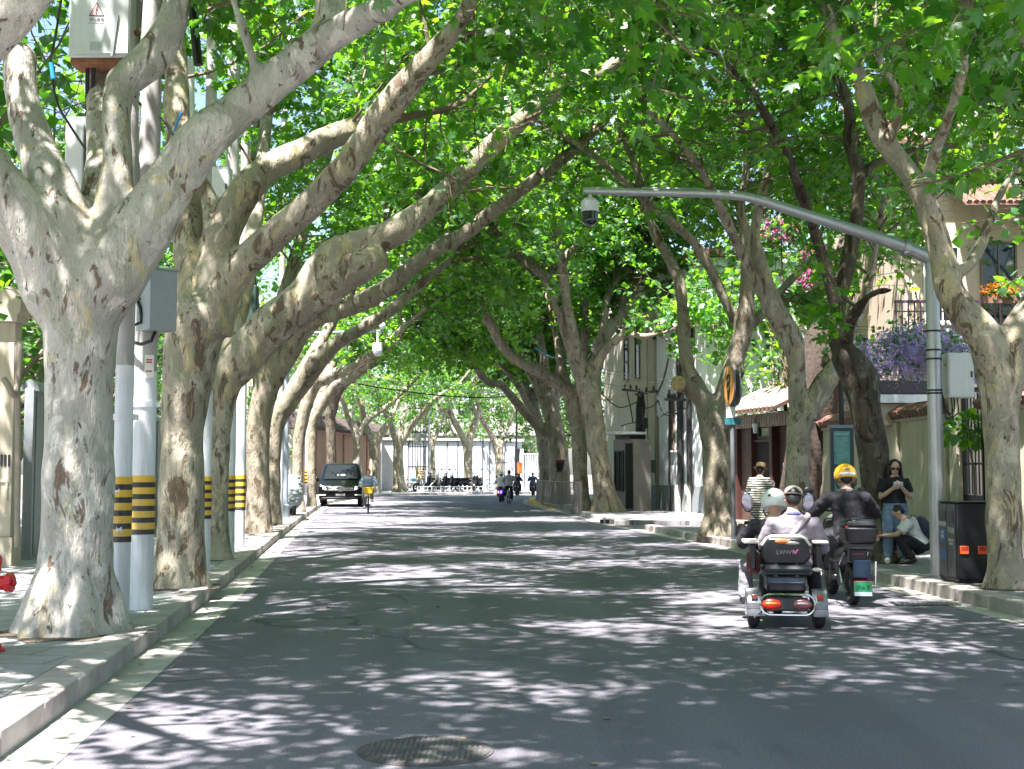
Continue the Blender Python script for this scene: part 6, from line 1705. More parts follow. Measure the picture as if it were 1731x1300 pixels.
# ---- the motor scooter ------------------------------------------------------------
def scooter(label, loc, rz, body, detail=True, group=None, name='motor_scooter'):
    t = thing(name, label, 'scooter', loc, rz, group)
    for y, R_ in ((0, .25), (1.25, .25)):
        a, b = MB(), MB(); wheel(a, b, (0, y, R_), R_, .058, spokes=5); w_ = a.build('wheel', M_RUB, t); b.build('rim', M_GREYP, w_)
    MB().tube([(0, -.3, .62), (0, -.05, .6), (0, .35, .55), (0, .5, .4)], [(.05, .05), (.13, .12), (.14, .14), (.12, .1)], n=14, side=(1, 0, 0)).build('body_shell', body, t)
    MB().bb(-.14, .14, .4, .95, .25, .32).build('floor_board', M_DARK, t, bevel=.02)
    MB().prism([(-.17, .93, .32), (.17, .93, .32), (.2, .98, .7), (.12, 1.0, .95), (-.12, 1.0, .95), (-.2, .98, .7)], (0, .07, 0)).build('front_shield', body, t, bevel=.03)
    MB().tube([(0, -.32, .74), (0, -.05, .76), (0, .35, .74), (0, .48, .68)], [(.09, .035), (.14, .05), (.13, .05), (.07, .03)], n=14, side=(1, 0, 0)).build('seat', M_SEAT, t)
    MB().tube([(0, 1.25, .25), (0, 1.08, .7), (0, .98, 1.02)], [.035, .04, .03], n=10).cyl((-.07, 1.25, .25), (-.07, 1.1, .65), .02).cyl((.07, 1.25, .25), (.07, 1.1, .65), .02).build('fork', M_GREYP, t)
    MB().tube([(-.34, .84, 1.06), (-.15, .97, 1.05), (0, .99, 1.03), (.15, .97, 1.05), (.34, .84, 1.06)], .014, n=8).build('handlebar', M_DARK, t)
    pts = [V((0, 1.25 + .29 * math.cos(q), .25 + .29 * math.sin(q))) for q in [.2 + 2.4 * j / 8 for j in range(9)]]
    MB().tube(pts, [(.07, .012)] * 9, n=8, side=(1, 0, 0)).build('front_fender', body, t)
    pts = [V((0, .31 * math.cos(q), .25 + .31 * math.sin(q))) for q in [.6 + 2.3 * j / 8 for j in range(9)]]
    MB().tube(pts, [(.08, .012)] * 9, n=8, side=(1, 0, 0)).build('rear_fender', M_DARK, t)
    MB().ell((0, 1.07, .93), .09, .05, .07).build('headlight', mat('lamp_glass', (.6, .62, .65), .1, coat=1), t)
    for s in (-1, 1):
        m_ = MB().tube([(s * .22, .95, 1.06), (s * .3, .98, 1.25)], .008, n=6).build('mirror_stalk', M_DARK, t)
        MB().ell((s * .32, .98, 1.28), .06, .018, .045).build('mirror_shell', M_DARK, m_)
        if detail:
            MB().tube([(s * .12, -.02, .25), (s * .14, .05, .45), (s * .12, -.22, .62)], .018, n=8).build('shock_absorber', M_CHROME, t)
    MB().ell((0, -.33, .6), .1, .04, .03).build('tail_lamp', M_RED_D, t)
    return t
sg = G(1450, 1026); SRZ = -.06
sc = scooter('black motor scooter with top box and green number plate, ridden by the yellow helmet rider', (sg.x, sg.y + .2, 0), SRZ, M_DARK)
MB().prism([(-.16, -.5, .72), (.16, -.5, .72), (.185, -.52, .9), (-.185, -.52, .9)], (0, .34, 0)).build('top_box', M_SEAT, sc, bevel=.025)
MB().prism([(-.19, -.53, .902), (.19, -.53, .902), (.15, -.5, .985), (-.15, -.5, .985)], (0, .36, 0)).build('top_box_lid', M_DARK, sc, bevel=.03)
MB().prism([(-.1, -.51, .96), (.15, -.51, .93), (.14, -.5, .985), (-.1, -.5, .985)], (0, .2, .02)).build('clear_lid', M_GLASS, sc, bevel=.01)
MB().ell((-.16, -.535, .9), .02, .012, .016).build('box_reflector', M_RED_L, sc); MB().bb(-.12, .14, -.48, -.1, .66, .715).build('rear_rack', M_DARK, sc)
pl = MB().box(.02, -.42, .44, .19, .012, .19, rx=.18).build('blue_plate_holder', mat('plate_blue', (.012, .03, .06), .4), sc)
MB().bb(-.1, .1, -.36, -.2, .5, .66).build('tail_panel', M_DARK, sc, bevel=.02)
np_ = MB().box(.025, -.437, .23, .2, .01, .15, rx=.1).build('number_plate', mat('plate_green', (.015, .22, .09), .45, var=.2), sc, bevel=.006)
MB().box(.025, -.444, .29, .2, .008, .035, rx=.1).build('red_strip', mat('plate_red', (.45, .08, .1), .5), np_)
MB().box(.025, -.4435, .165, .19, .008, .04, rx=.1).build('pale_strip', mat('plate_pale', (.4, .48, .52), .5), np_)
text_obj('printed_words', '沪A Z', .06, mat('plate_dark', (.01, .08, .04), .5), np_, (.025, -.446, .235), (PI / 2 + .1, 0, 0), .001)
MB().tube([(.1, .1, .3), (.13, -.1, .3), (.14, -.3, .33)], [.03, .05, .045], n=12).build('exhaust', M_GREYP, sc)
for s in (-1, 1): MB().tube([(s * .2, -.25, .25), (s * .21, -.25, .5), (s * .2, .25, .5), (s * .2, .3, .25)], .013, n=8).build('crash_bar', M_CHROME if s > 0 else M_DARK, sc)
J = dict(pel=(0, .0, .80), che=(0, .1, 1.19), nek=(0, .15, 1.32), hed=(0, .19, 1.43), shL=(-.21, .1, 1.2), shR=(.21, .1, 1.2), elL=(-.37, .28, 1.02), elR=(.36, .3, 1.02), haL=(-.33, .6, 1.05), haR=(.33, .6, 1.05),
         hipL=(-.1, .04, .78), hipR=(.1, .04, .78), knL=(-.3, .42, .70), knR=(.26, .42, .72), anL=(-.31, .36, .34), anR=(.2, .4, .36), toL=(-.33, .50, .31), toR=(.2, .55, .31), curlL=1.5, curlR=1.5)
pr = Matrix.Rotation(SRZ, 3, 'Z') @ V((.02, .22, 0)) + V((sg.x, sg.y + .2, 0))
rider, hq, R = person('person in a yellow helmet and dark jacket riding the motor scooter', pr, SRZ, J, C_NAVY, C_CHAR, M_SHOEW, sleeve='long', top_loose=.035, leg_len=.72, leg_loose=.03, hair='short')
M_HELY = mat('helmet_yellow', (.75, .40, .02), .3, coat=.5, var=.04)
MB().ell(hq(0, -.005, .04), .132, .15, .135, n=28, m=16, R=R, lo=-.45).build('helmet', M_HELY, rider)
MB().tube([hq(-.09, -.125, .01), hq(0, -.16, .01), hq(.09, -.125, .01)], [(.016, .004)] * 3, n=8, side=(0, 0, 1)).build('helmet_sticker', M_HELW, rider)
MB().bb(-.03, .03, -.003, .003, -.01, .01).build('helmet_mark', M_INKGREY, rider).location = hq(0, -.158, .06)
for s in (-1, 1): MB().tube([hq(s * .118, -.02, .0), hq(s * .115, -.01, -.07), hq(s * .07, .03, -.12)], .01, n=6).build('strap', M_DARK, rider)
MB().bb(-.03, .03, -.01, .0, -.012, .012).build('collar_tag', M_FEND, rider).location = V((0, -.0, 1.3))

# ---- woman with the phone ----------------------------------------------------------
wg = G(1515, 952, ZS)
J = dict(pel=(0, 0, .82), che=(0, -.0, 1.2), nek=(0, .01, 1.325), hed=(0, .045, 1.43), look=(0.05, 1, -.35), shL=(-.165, 0, 1.22), shR=(.165, 0, 1.22), elL=(-.22, .06, .98), elR=(.22, .06, .98), haL=(-.06, .25, 1.14), haR=(.06, .25, 1.13),
         hipL=(-.085, 0, .80), hipR=(.085, 0, .80), knL=(-.09, .05, .43), knR=(.11, .03, .43), anL=(-.09, 0, .08), anR=(.12, 0, .08), toL=(-.1, .14, .03), toR=(.15, .13, .03), palmL=(.4, -.8, .3), palmR=(-.4, -.8, .3))
wo_, hq, R = person('standing person with long black hair, sunglasses, black tee and jeans holding a phone', wg, PI - .12, J, C_BLACK, C_JEANS, M_SHOEW, hair='long', face=True, leg_loose=.022, skin=mat('skin_light', (.52, .33, .25), .55, var=.05))
for s in (-1, 1): MB().ell(hq(s * .034, .083, .010), .026, .008, .020, n=14, m=8, R=R).build('sunglasses', M_GLASS, wo_)
MB().tube([hq(-.072, .05, .015), hq(0, .093, .017), hq(.072, .05, .015)], .004, n=6).build('glasses_bridge', M_DARK, wo_)
MB().bb(.05, .09, -.002, .004, -.01, .015).build('shirt_print', M_WHITE, wo_).location = (-.14, .13, 1.16)
ph = thing('phone', 'white phone held up by the woman with sunglasses', 'phone', Matrix.Rotation(PI - .12, 3, 'Z') @ V((0, .31, 1.19)) + wg, PI - .12); MB().box(0, 0, 0, .14, .012, .07, rx=-.6).build('case', M_WHITE, ph, bevel=.004); MB().box(0, -.0075, 0.004, .12, .003, .055, rx=-.6).build('screen', M_GLASS, ph)
# ---- squatting man ------------------------------------------------------------------
qg = G(1548, 953, ZS); QRZ = PI / 2 - .15
J = dict(pel=(0, -.06, .30), che=(0, .10, .60), nek=(0, .17, .69), hed=(0, .25, .755), look=(0, .8, -.55), shL=(-.19, .12, .60), shR=(.19, .12, .60), elL=(-.2, .30, .44), elR=(.2, .30, .44), haL=(-.06, .47, .42), haR=(.06, .47, .40),
         hipL=(-.09, -.05, .28), hipR=(.09, -.05, .28), knL=(-.15, .30, .40), knR=(.15, .32, .42), anL=(-.13, .07, .09), anR=(.13, .05, .09), toL=(-.15, .22, .03), toR=(.15, .2, .03))
qm, hq, R = person('person in a white tee and black trousers squatting beside the dark leaning trunk', qg, QRZ, J, C_WHITE, C_BLACK, M_SHOEB, face=True)
bp = thing('backpack', 'navy backpack worn by the squatting person', 'backpack', Matrix.Rotation(QRZ, 3, 'Z') @ V((0, -.07, .52)) + qg, QRZ)
RB = Matrix.Rotation(-.5, 3, 'X')
MB().ell((0, -.08, .02), .15, .09, .2, n=20, m=12, R=RB).build('bag', mat('navy_nylon', (.02, .028, .06), .6, var=.2, bump=.2), bp); MB().ell((0, -.16, -.04), .11, .04, .1, n=16, m=10, R=RB).build('front_pocket', MATS['navy_nylon'], bp)
for s in (-1, 1): MB().tube([(s * .1, .0, .18), (s * .12, .12, .2), (s * .13, .24, .1), (s * .13, .2, -.05), (s * .11, .02, -.14)], [(.02, .006)] * 5, n=8, side=(1, 0, 0)).build('strap', MATS['navy_nylon'], bp)
fb = thing('flower_bunch', 'small bright bunch of yellow and white flowers on the ground by the trunk', 'flowers', G(1517, 950, ZS) + V((-.02, -.25, 0))); blob_leaves('blossom', '', '', (0, 0, .1), (.1, .08, .09), 90, .05, MATS['orange_petal'], 51, parent=fb); blob_leaves('foliage', '', '', (0, 0, .07), (.1, .1, .07), 60, .07, LEAF, 52, parent=fb)
# ---- striped person ------------------------------------------------------------------
xg = V((P(1283, 850, 27.6).x, 27.6, ZS))
J = dict(pel=(0, 0, .80), che=(0, .06, 1.17), nek=(0, .1, 1.29), hed=(0, .14, 1.39), shL=(-.18, .06, 1.18), shR=(.18, .06, 1.18), elL=(-.26, .1, .93), elR=(.24, .16, .95), haL=(-.2, .28, .85), haR=(.12, .36, 1.02),
         hipL=(-.09, 0, .78), hipR=(.09, 0, .78), knL=(-.1, .08, .43), knR=(.1, -.02, .43), anL=(-.1, .12, .08), anR=(.1, -.16, .1), toL=(-.1, .27, .03), toR=(.1, -.03, .04))
st, hq, R = person('person in a black and white striped top and brown hat walking towards the gatehouse', xg, -.5, J, C_STRIPE, C_STRIPE, M_SHOEW, sleeve='long', voxel=.014, top_loose=.04, leg_loose=.04)
MB().tube([hq(0, -.01, .055), hq(0, -.01, .06)], [.15, .155], n=24).tube([hq(0, -.01, .06), hq(0, -.01, .17)], [.1, .105], n=24).build('hat', mat('straw_brown', (.22, .15, .08), .8, var=.2, vscale=25), st)
wb = thing('white_bag', 'white cloth bag held by the striped person', 'bag', xg + Matrix.Rotation(-.5, 3, 'Z') @ V((.24, .14, .92))); MB().tube([(0, 0, .16), (0, 0, .05), (0, 0, -.1), (0, 0, -.16)], [(.03, .02), (.07, .05), (.09, .06), (.06, .04)], n=12).build('pouch', C_WHITE, wb); MB().torus((0, 0, .2), .06, .008, (0, 1, 0)).build('handle', C_WHITE, wb)
# ------------------------------------------------------------------ van, bicycles and the bend
def extrude_profile(mb, prof, secs):
    """side profile [(y, z)] lofted over sections [(x, shrink_y, shrink_z)]"""
    n = len(prof); o = len(mb.v); cy_ = sum(p[0] for p in prof) / n
    for x, ky, kz in secs:
        for y, z in prof: mb.v.append((x, cy_ + (y - cy_) * ky, .5 + (z - .5) * kz))
    for i in range(len(secs) - 1):
        for j in range(n):
            mb.f.append((o + i * n + j, o + i * n + (j + 1) % n, o + (i + 1) * n + (j + 1) % n, o + (i + 1) * n + j)); mb.mi.append(0)
    mb.f.append(tuple(range(o, o + n))[::-1]); mb.f.append(tuple(range(o + (len(secs) - 1) * n, o + len(secs) * n))); mb.mi += [0, 0]
M_VGL = mat('van_glass', (.01, .014, .014), .18, spec=.35)
M_CARP = mat('black_car_paint', (.003, .0035, .004), .3, spec=.25, var=.05)
vg = G(575, 857); VRZ = PI + .10
van = thing('passenger_van', 'black passenger van parked facing the camera at the left kerb', 'van', (vg.x, vg.y, 0), VRZ)
prof = [(.02, .32), (.0, .6), (.06, .92), (.55, 1.1), (.75, 1.16), (1.62, 1.86), (2.1, 1.93), (4.6, 1.92), (4.85, 1.7), (4.95, .9), (4.9, .32)]
prof = [(-y, z) for y, z in prof]
mb = MB(); extrude_profile(mb, prof, [(-.95, .985, .93), (-.9, 1, .97), (-.78, 1, 1), (.78, 1, 1), (.9, 1, .97), (.95, .985, .93)]); mb.v = [(x * (1 - .17 * max(0, z - 1.1) / .8 - .06 * max(0, .6 - z)), y, z) for x, y, z in mb.v]; mb.build('body', M_CARP, van, bevel=.03)
MB().prism([(-.75, -.80, 1.2), (.75, -.80, 1.2), (.62, -1.56, 1.82), (-.62, -1.56, 1.82)], (0, .02, .025)).build('windscreen', M_VGL, van)
for s in (-1, 1): MB().prism([(s * .93, -1.3, 1.2), (s * .93, -4.5, 1.2), (s * .83, -4.4, 1.72), (s * .83, -1.8, 1.72)], (s * .02, 0, 0)).build('side_window', M_GLASS, van)
MB().bb(-.56, .56, -.045, .03, .66, .90).build('grille', M_DARK, van, bevel=.02)
for z in (.72, .80): MB().bb(-.55, .55, -.0, .06, z, z + .045).build('grille_bar', M_CHROME, van, bevel=.008)
em = MB().torus((0, .055, .80), .115, .014, (0, 1, 0), n=28).build('emblem', M_CHROME, van)
mb = MB()
for a in (PI / 2, PI / 2 + 2 * PI / 3, PI / 2 + 4 * PI / 3):
    d = V((math.cos(a), 0, math.sin(a))); q = V((-d.z, 0, d.x)); mb.prism([V((0, .06, .80)) + q * .025, V((0, .06, .80)) + d * .112, V((0, .06, .80)) - q * .025], (0, .012, 0))
mb.build('emblem_rays', M_CHROME, em)
M_LENS = MATS.get('lamp_glass')
for s in (-1, 1):
    MB().prism([(s * .58, -.02, .72), (s * .9, -.09, .8), (s * .88, -.12, .98), (s * .64, -.05, .88)], (0, .03, 0)).build('headlight', M_LENS, van, bevel=.01)
    MB().bb(s * .78 - .15, s * .78 + .15, -.03, .025, .50, .55).build('fog_lamp', M_LENS, van, bevel=.01)
    MB().ell((s * 1.08, -1.15, 1.2), .1, .06, .12).cyl((s * .94, -1.15, 1.15), (s * 1.04, -1.15, 1.18), .03).build('wing_mirror', M_CARP, van)
    for y in (-.95, -4.0):
        a, b = MB(), MB(); wheel(a, b, (s * .84, y, .33), .33, .1, spokes=7); w_ = a.build('wheel', M_RUB, van); b.build('rim', M_FEND, w_)
pl = MB().bb(-.23, .23, .005, .03, .46, .60).build('number_plate', mat('plate_black', (.02, .03, .03), .4), van)
mb = MB()
for k in range(7): mb.bb(-.2 + k * .058, -.162 + k * .058, .031, .034, .485, .575)
mb.build('plate_strokes', M_INKGREY, pl)
MB().bb(-.8, .8, -.05, .02, .33, .42).build('lower_grille', M_DARK, van, bevel=.01)
MB().bb(-.18, .18, -1.02, -.95, 1.36, 1.44).build('dash_paper', M_PAPER, van)

def bicycle(label, loc, rz, frame, basket=None, name='bicycle', group=None, scale=1.0):
    t = thing(name, label, 'bicycle', loc, rz, group, scale)
    for y in (0, 1.02):
        a, b = MB(), MB(); wheel(a, b, (0, y, .32), .32, .024, spokes=14); w_ = a.build('wheel', M_RUB, t); b.build('rim', M_CHROME, w_)
    mb = MB(); mb.cyl((0, 0, .32), (0, .4, .3), .016, n=8).cyl((0, .4, .3), (0, .3, .82), .018, n=8).cyl((0, .4, .3), (0, .86, .72), .022, n=8).cyl((0, 0, .32), (0, .32, .7), .013, n=8).cyl((0, .86, .72), (0, .84, .98), .018, n=8).cyl((0, .86, .74), (0, 1.02, .32), .016, n=8)
    mb.build('frame', frame, t)
    MB().ell((0, .26, .85), .09, .13, .035).build('saddle', M_SEAT, t); MB().tube([(-.28, .7, 1.02), (-.1, .84, 1.0), (.1, .84, 1.0), (.28, .7, 1.02)], .013, n=8).build('handlebar', M_DARK, t)
    pts = [V((0, .345 * math.cos(q), .32 + .345 * math.sin(q))) for q in [.4 + 2.4 * j / 8 for j in range(9)]]
    MB().tube(pts, [(.03, .006)] * 9, n=8, side=(1, 0, 0)).build('mudguard', frame, t)
    MB().cyl((-.12, .4, .3), (.12, .4, .3), .015).bb(.1, .2, .36, .44, .16, .19).bb(-.2, -.1, .36, .44, .41, .44).build('pedals', M_DARK, t)
    if basket:
        MB().prism([(-.15, .92, .72), (.15, .92, .72), (.19, .9, .97), (-.19, .9, .97)], (0, .26, .0)).build('basket', basket, t, bevel=.02)
    return t
RIDE = dict(pel=(0, 0, .93), che=(0, .14, 1.28), nek=(0, .19, 1.4), hed=(0, .23, 1.5), shL=(-.19, .14, 1.29), shR=(.19, .14, 1.29), elL=(-.29, .3, 1.1), elR=(.29, .3, 1.1), haL=(-.27, .5, 1.03), haR=(.27, .5, 1.03),
            hipL=(-.09, .02, .9), hipR=(.09, .02, .9), knL=(-.12, .38, .72), knR=(.12, .32, .60), anL=(-.13, .22, .5), anR=(.13, .2, .24), toL=(-.13, .36, .47), toR=(.13, .34, .2), curlL=1.4, curlR=1.4)
def ride(J, dz=0, dy=0):
    return {k: (v[0], v[1] + dy, v[2] + dz) if isinstance(v, tuple) and not k.startswith(('palm', 'look')) else v for k, v in J.items()}
M_BY = mat('bike_yellow', (.75, .45, .02), .4); M_BB = mat('bike_blue', (.02, .28, .45), .4); M_BG = mat('bike_grey', (.28, .33, .36), .4)
cg = G(617, 868); crz = PI + .1
q_ = lambda x, y: Matrix.Rotation(crz, 3, 'Z') @ V((x, y, 0)) + V((cg.x, cg.y + 1.1, 0))
bicycle('yellow shared bicycle with a yellow basket ridden towards the camera beside the van', q_(0, 0), crz, M_BY, M_BY, name='shared_bicycle')
person('person in a pale blue jacket cycling towards the camera beside the black van', q_(0, .26), crz, ride(RIDE), C_LBLUE, C_GTR, M_SHOEW, sleeve='long', voxel=.016, face=True, top_loose=.03)
# distant riders, seen from behind
SIT = dict(RIDE, pel=(0, 0, .80), knL=(-.2, .40, .72), knR=(.2, .40, .72), anL=(-.2, .42, .34), anR=(.2, .42, .34), toL=(-.2, .56, .3), toR=(.2, .56, .3), hipL=(-.09, .02, .78), hipR=(.09, .02, .78), che=(0, .06, 1.17), nek=(0, .09, 1.29), hed=(0, .12, 1.39), shL=(-.19, .06, 1.18), shR=(.19, .06, 1.18), elL=(-.31, .25, .98), elR=(.31, .25, .98), haL=(-.3, .55, 1.0), haR=(.3, .55, 1.0))
def far_rider(px, py, label, vlabel, top, legs, kind, helm=None, body=None, rz=-.1, sleeve='long'):
    g = G(px, py); Mr = Matrix.Rotation(rz, 3, 'Z')
    if kind == 'bike': bicycle(vlabel, g, rz, body, name='bicycle'); o = V((0, .26, 0)); J = RIDE
    else: scooter(vlabel, g, rz, body, detail=False); o = V((0, .2, 0)); J = SIT
    t, hq, R = person(label, Mr @ o + g, rz, J, top, legs, M_SHOEB, sleeve=sleeve, voxel=.02, top_loose=.035)
    if helm: MB().ell(hq(0, 0, .045), .135, .15, .13, n=20, m=12, R=R, lo=-.4).build('helmet', helm, t)
    return t
far_rider(846, 849, 'person with a white helmet and pale top on the scooter with a violet lamp', 'scooter with a glowing violet tail lamp on the far street', C_WHITE, C_BLACK, 'scooter', M_HELW, M_DARK)
vs = [o for o in COL.objects if o.get('label', '').startswith('scooter with a glowing violet')][0]
mv = mat('violet_lamp', (.15, .04, .9), .3, emit=3.0)
MB().ell((-.07, -.38, .52), .05, .02, .07).ell((.07, -.38, .52), .05, .02, .07).build('violet_lamp', mv, vs)
MB().tube([(-.3, .4, 2.0), (.3, .4, 2.0)], .02, n=6).bb(-.32, .32, .25, .55, 1.98, 2.03).cyl((-.25, .9, 1.1), (-.25, .5, 1.98), .015).cyl((.25, .9, 1.1), (.25, .5, 1.98), .015).build('sun_shade', M_PAPER, vs)
far_rider(859, 852, 'person in a lilac grey shirt cycling away in the middle of the far street', 'pale blue bicycle ridden by the lilac shirt cyclist', C_LILAC, C_BLACK, 'bike', None, M_BG, sleeve='short')
far_rider(873, 838, 'person in dark clothes on the far scooter beside the orange sign', 'dark scooter right of the lilac shirt cyclist', C_NAVY, C_BLACK, 'scooter', None, M_DARK)
far_rider(900, 838, 'person in a dark blue jacket riding close to the right-hand railing', 'dark scooter close to the right-hand railing', cloth('blue_jacket', (.03, .05, .12)), C_BLACK, 'scooter', None, M_DARK)

# covered scooter on the left pavement
g = G(497, 872, ZS); t = thing('covered_scooter', 'scooter under a crumpled grey green rain cover, behind the blue grey mast', 'covered scooter', (g.x, g.y, ZS), .25)
a, b = MB(), MB(); wheel(a, b, (0, .05, .25), .25, .06); w_ = a.build('wheel', M_RUB, t); b.build('rim', M_GREYP, w_)
a, b = MB(), MB(); wheel(a, b, (0, 1.3, .25), .25, .06); w_ = a.build('wheel', M_RUB, t); b.build('rim', M_GREYP, w_)
MB().bb(-.1, .1, .2, 1.0, .28, .5).build('body_shell', M_DARK, t, bevel=.03)
mb = MB(); mb.tube([(0, -.25, .55), (0, 0, .58), (0, .5, .62), (0, .95, .85), (0, 1.2, .72), (0, 1.42, .5)], [(.12, .2), (.27, .36), (.28, .36), (.36, .48), (.28, .5), (.1, .2)], n=20, side=(1, 0, 0))
c = mb.build('rain_cover', mat('cover_silver', (.20, .24, .24), .45, var=.2, bump=.5, bscale=8), t, recalc=False); remesh_smooth(c, .03, 2); wrinkle(c, .05)

# the bend: terracotta wall, white ribbed wall, gate
M_TERRA = mat('terracotta_render', (.42, .25, .19), .85, var=.08, vscale=1.5, dirt=(.25, .15, .12), dscale=1, damt=.4, streak=True)
A = P(505, 830, 78); B = P(643, 829, 98.5); A.z = B.z = 0; rz, L = along(A, B)
t = thing('terracotta_wall', 'terracotta rendered wall with dark tiled roof edge behind the van', 'wall', A, rz)
MB().bb(0, L, 0, .4, -.1, 4.2).build('wall_face', M_TERRA, t)
k = 0
while k * 3.2 < L - 1: MB().bb(k * 3.2 + .3, k * 3.2 + .7, -.1, -.002, 0, 4.1).build('pier', M_TERRA, t); k += 1
mb = MB(); tiled_cap(-.2, L, -.7, 1.1, 4.3, .8, int(L / .3), mb); mb.build('tiled_roof', mat('dark_tile', (.06, .045, .04), .8, var=.4, vscale=6), t)
A = P(644, 829, 99); B = P(884, 829, 103.5); A.z = B.z = 0; rz, L = along(A, B)
t = thing('white_wall', 'long white ribbed wall with dark slots across the end of the street', 'wall', A, rz)
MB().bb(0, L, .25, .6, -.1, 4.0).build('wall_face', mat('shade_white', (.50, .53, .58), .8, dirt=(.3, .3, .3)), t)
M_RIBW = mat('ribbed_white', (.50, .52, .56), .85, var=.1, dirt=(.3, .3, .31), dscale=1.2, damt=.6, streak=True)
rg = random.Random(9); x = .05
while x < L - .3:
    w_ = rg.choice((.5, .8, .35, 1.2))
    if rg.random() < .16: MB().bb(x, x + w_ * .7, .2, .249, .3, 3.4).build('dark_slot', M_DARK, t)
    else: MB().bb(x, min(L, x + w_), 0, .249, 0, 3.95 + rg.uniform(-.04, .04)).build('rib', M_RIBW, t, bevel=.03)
    x += w_ + .1
MB().bb(-.05, L + .05, -.12, .7, 4.0, 4.2).build('coping', M_CREAM2, t)
A = P(884, 829, 103.6); B = P(925, 829, 104.2); A.z = B.z = 0; rz, L = along(A, B)
t = thing('barred_gate', 'pale barred gate at the right end of the white wall', 'gate', A, rz)
mb = MB()
for k in range(14): mb.cyl((L * (k + .5) / 14, 0, .1), (L * (k + .5) / 14, 0, 3.0), .03, n=6)
mb.build('bars', M_WHITEW, t); [MB().bb(0, L, -.04, .04, z, z + .1).build('rail', M_WHITEW, t) for z in (.1, 1.5, 2.95)]; MB().bb(-.25, -.0, -.2, .2, 0, 3.4).build('gate_pier', M_WHITEW, t)
t = thing('grey_building', 'grey concrete building with window rows above the white wall', 'building', (P(700, 800, 122).x, 122, 0))
wB = P(905, 800, 122).x - P(700, 800, 122).x
MB().bb(0, wB, 0, 8, 0, 12).build('wall', mat('grey_concrete', (.36, .37, .38), .85, var=.08, dirt=(.22, .22, .22), streak=True), t); MB().bb(-.3, wB + .3, -.5, 8.3, 12, 12.4).build('roof', M_CONC, t); MB().bb(-.1, wB + .1, -1.0, -.002, 5.0, 6.2).build('balcony_band', M_CONC, t)
for k in range(6):
    for z in (2.6, 6.6, 9.6): window(t, .6 + k * (wB - .8) / 6, .6 + k * (wB - .8) / 6 + 1.2, z, z + 1.5, bars=1)
t = thing('pale_building', 'pale building beyond the terracotta wall', 'building', (-26, 112, 0)); MB().bb(0, 12, 0, 8, 0, 11).build('wall', M_CREAM2, t); MB().prism([(-.5, -.5, 11), (12.5, -.5, 11), (6, -.5, 13)], (0, 9, 0)).build('roof', M_TILE, t)
for k in range(5):
    for z in (4, 7.4): window(t, .8 + k * 2.2, 2.0 + k * 2.2, z, z + 1.6)
# parked row
rowg = 'scooters parked along the bend'
bods = [mat('scooter_navy', (.03, .04, .09), .35), mat('scooter_white', (.62, .63, .64), .35), M_DARK, mat('scooter_beige', (.42, .36, .30), .4)]
protos = {}
for i, (px, b_) in enumerate(((735, 3), (747, 0), (756, 2), (765, 1), (774, 2), (782, 1), (789, 2), (812, 2))):
    g = P(px, 830, 92.2 + .3 * (i % 2)); g.z = ZS; rz = 2.2 + .25 * math.sin(i * 2.1) + (.5 if i == 7 else 0)
    lab = {0: 'beige covered-looking scooter at the left end of the parked row', 1: 'navy scooter second in the parked row', 7: 'dark scooter parked alone right of the V-forked far tree'}.get(i, ('white' if b_ == 1 else 'black') + ' scooter standing in the middle of the parked row')
    if b_ not in protos: protos[b_] = scooter(lab, g, rz, bods[b_], detail=False, group=rowg, name='parked_scooter'); protos[b_].scale = (1.25,) * 3
    else: copy_tree(protos[b_], g, rz, lab, rowg)
bicycle('yellow shared bicycle parked left of the orange slatted sign', P(694, 830, 91.5) * 1 + V((0, 0, ZS - P(694, 830, 91.5).z)), 2.0, M_BY, M_BB, name='shared_bicycle')
bicycle('yellow and blue shared bicycle parked just beside the first one', P(700, 830, 92.0) + V((0, 0, ZS - P(700, 830, 92).z)), 2.2, M_BY, M_BB, name='shared_bicycle')
bicycle('turquoise shared bicycle parked right of the orange slatted sign', P(722, 830, 92) + V((0, 0, ZS - P(722, 830, 92).z)), 2.1, mat('bike_turquoise', (.08, .40, .48), .4), M_BB, name='shared_bicycle')
bicycle('grey bicycle leaning at the right end of the parked row', P(830, 830, 93) + V((0, 0, ZS - P(830, 830, 93).z)), 1.8, M_BG, None)
t = thing('slatted_sign', 'orange slatted board on posts beside the parked shared bicycles', 'sign', P(710, 830, 93) + V((0, 0, ZS - P(710, 830, 93).z)))
for k in range(5): MB().bb(-.32, .32, -.02, .02, .85 + k * .17, .98 + k * .17).build('slat', M_YEL, t)
MB().bb(-.3, -.26, .021, .06, 0, 1.7).bb(.26, .3, .021, .06, 0, 1.7).build('post', M_DARK, t)
t = thing('orange_sign', 'small orange board just right of the distant dark rider', 'sign', P(879, 830, 93) + V((0, 0, ZS - P(879, 830, 93).z))); MB().bb(-.2, .2, -.02, .02, 1.3, 2.1).build('board', M_HOR, t); MB().bb(-.03, .03, .021, .05, 0, 2.0).build('post', M_DARK, t)
zb = []
for px in (706, 716, 730, 745, 760, 777, 790, 803, 816, 829): 
    q = P(px, 833, 90.8); q.z = ZS; zb.append(q)
railing('low white hoop railing along the kerb of the bend', zb, .4, 30, .018, M_WHITE, name='low_railing')
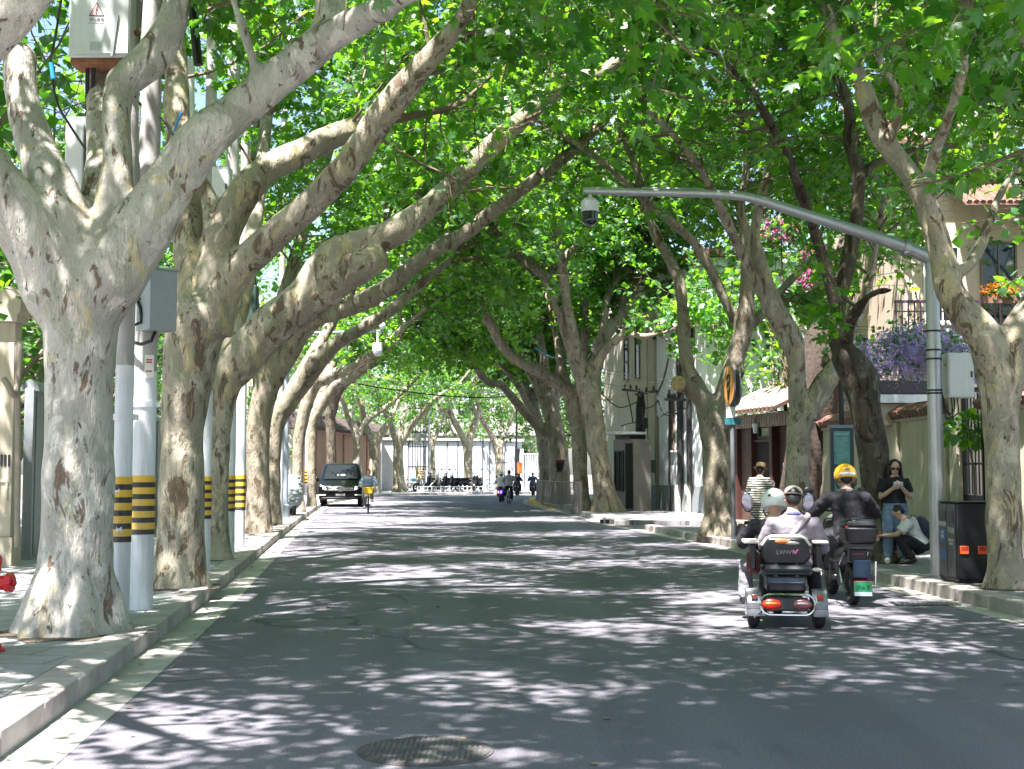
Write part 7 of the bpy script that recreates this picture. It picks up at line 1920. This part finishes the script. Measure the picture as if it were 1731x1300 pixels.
for i, (px, d, h, lab) in enumerate(((725, 92, 7.5, 'slim grey lamp post among the parked shared bicycles'), (718, 97, 6, 'white cable post behind the orange slatted sign'), (873, 96, 6.5, 'black post behind the distant dark rider'))):
    g = P(px, 830, d); g.z = ZS; t = thing('lamp_post', lab, 'post', g)
    MB().tube([(0, 0, 0), (0, 0, h)], [.09, .06], n=10).build('shaft', (M_STEEL, M_WHITE, M_DARK)[i], t); MB().tube([(0, 0, h), (0, 0, h + .35)], [.1, .05], n=10).build('cap', (M_STEEL, M_WHITE, M_DARK)[i], t)
t = thing('meter_rack', 'dark frame of cables and meters beside the far lamp post', 'electrical frame', P(706, 745, 96.5)); mb = MB()
for k in range(7): mb.bb(-.6 + k * .2, -.56 + k * .2, -.1, .1, -2.2, 2.6)
for z in (-2, -.5, .6, 1.6, 2.4): mb.bb(-.7, .75, -.08, .08, z, z + .08)
mb.build('rack', M_DARK, t); MB().bb(-.3, .3, -.2, -.11, -.2, .6).build('meter_case', M_STEEL, t); MB().bb(-.05, .05, -.05, .05, -(P(706, 745, 96.5).z - ZS), -2.1).build('post', M_DARK, t)

# fallen leaves
rng = np.random.default_rng(12); n = 260
py = rng.uniform(5.5, 40, n); lx = np.interp(py, [p.y for p in LK[:9]], [p.x for p in LK[:9]]); rx_ = np.interp(py, [p.y for p in RK[:9]], [p.x for p in RK[:9]])
u = rng.random(n); e_ = rng.exponential(.22, n); px = np.where(u < .4, lx + .04 + e_, np.where(u < .7, rx_ - .04 - e_, lx + (rx_ - lx) * rng.random(n)))
pos = np.stack([px, py, np.full(n, .012)], 1).astype(np.float32)
M_DRY = mat('dry_leaf', (.30, .20, .10), .8, var=.4, vscale=3)
me = leaf_mesh('leaf_litter', pos, (rng.normal(size=(n, 3)) * [1, 1, .05]).astype(np.float32), (rng.normal(scale=.2, size=(n, 3)) + [0, 0, 1]).astype(np.float32), rng.uniform(.02, .06, n).astype(np.float32), M_DRY, 0)
o = bpy.data.objects.new('leaf_litter', me); COL.objects.link(o); tag(o, 'scattered dry leaf scraps on the asphalt', 'leaf litter', kind='stuff')
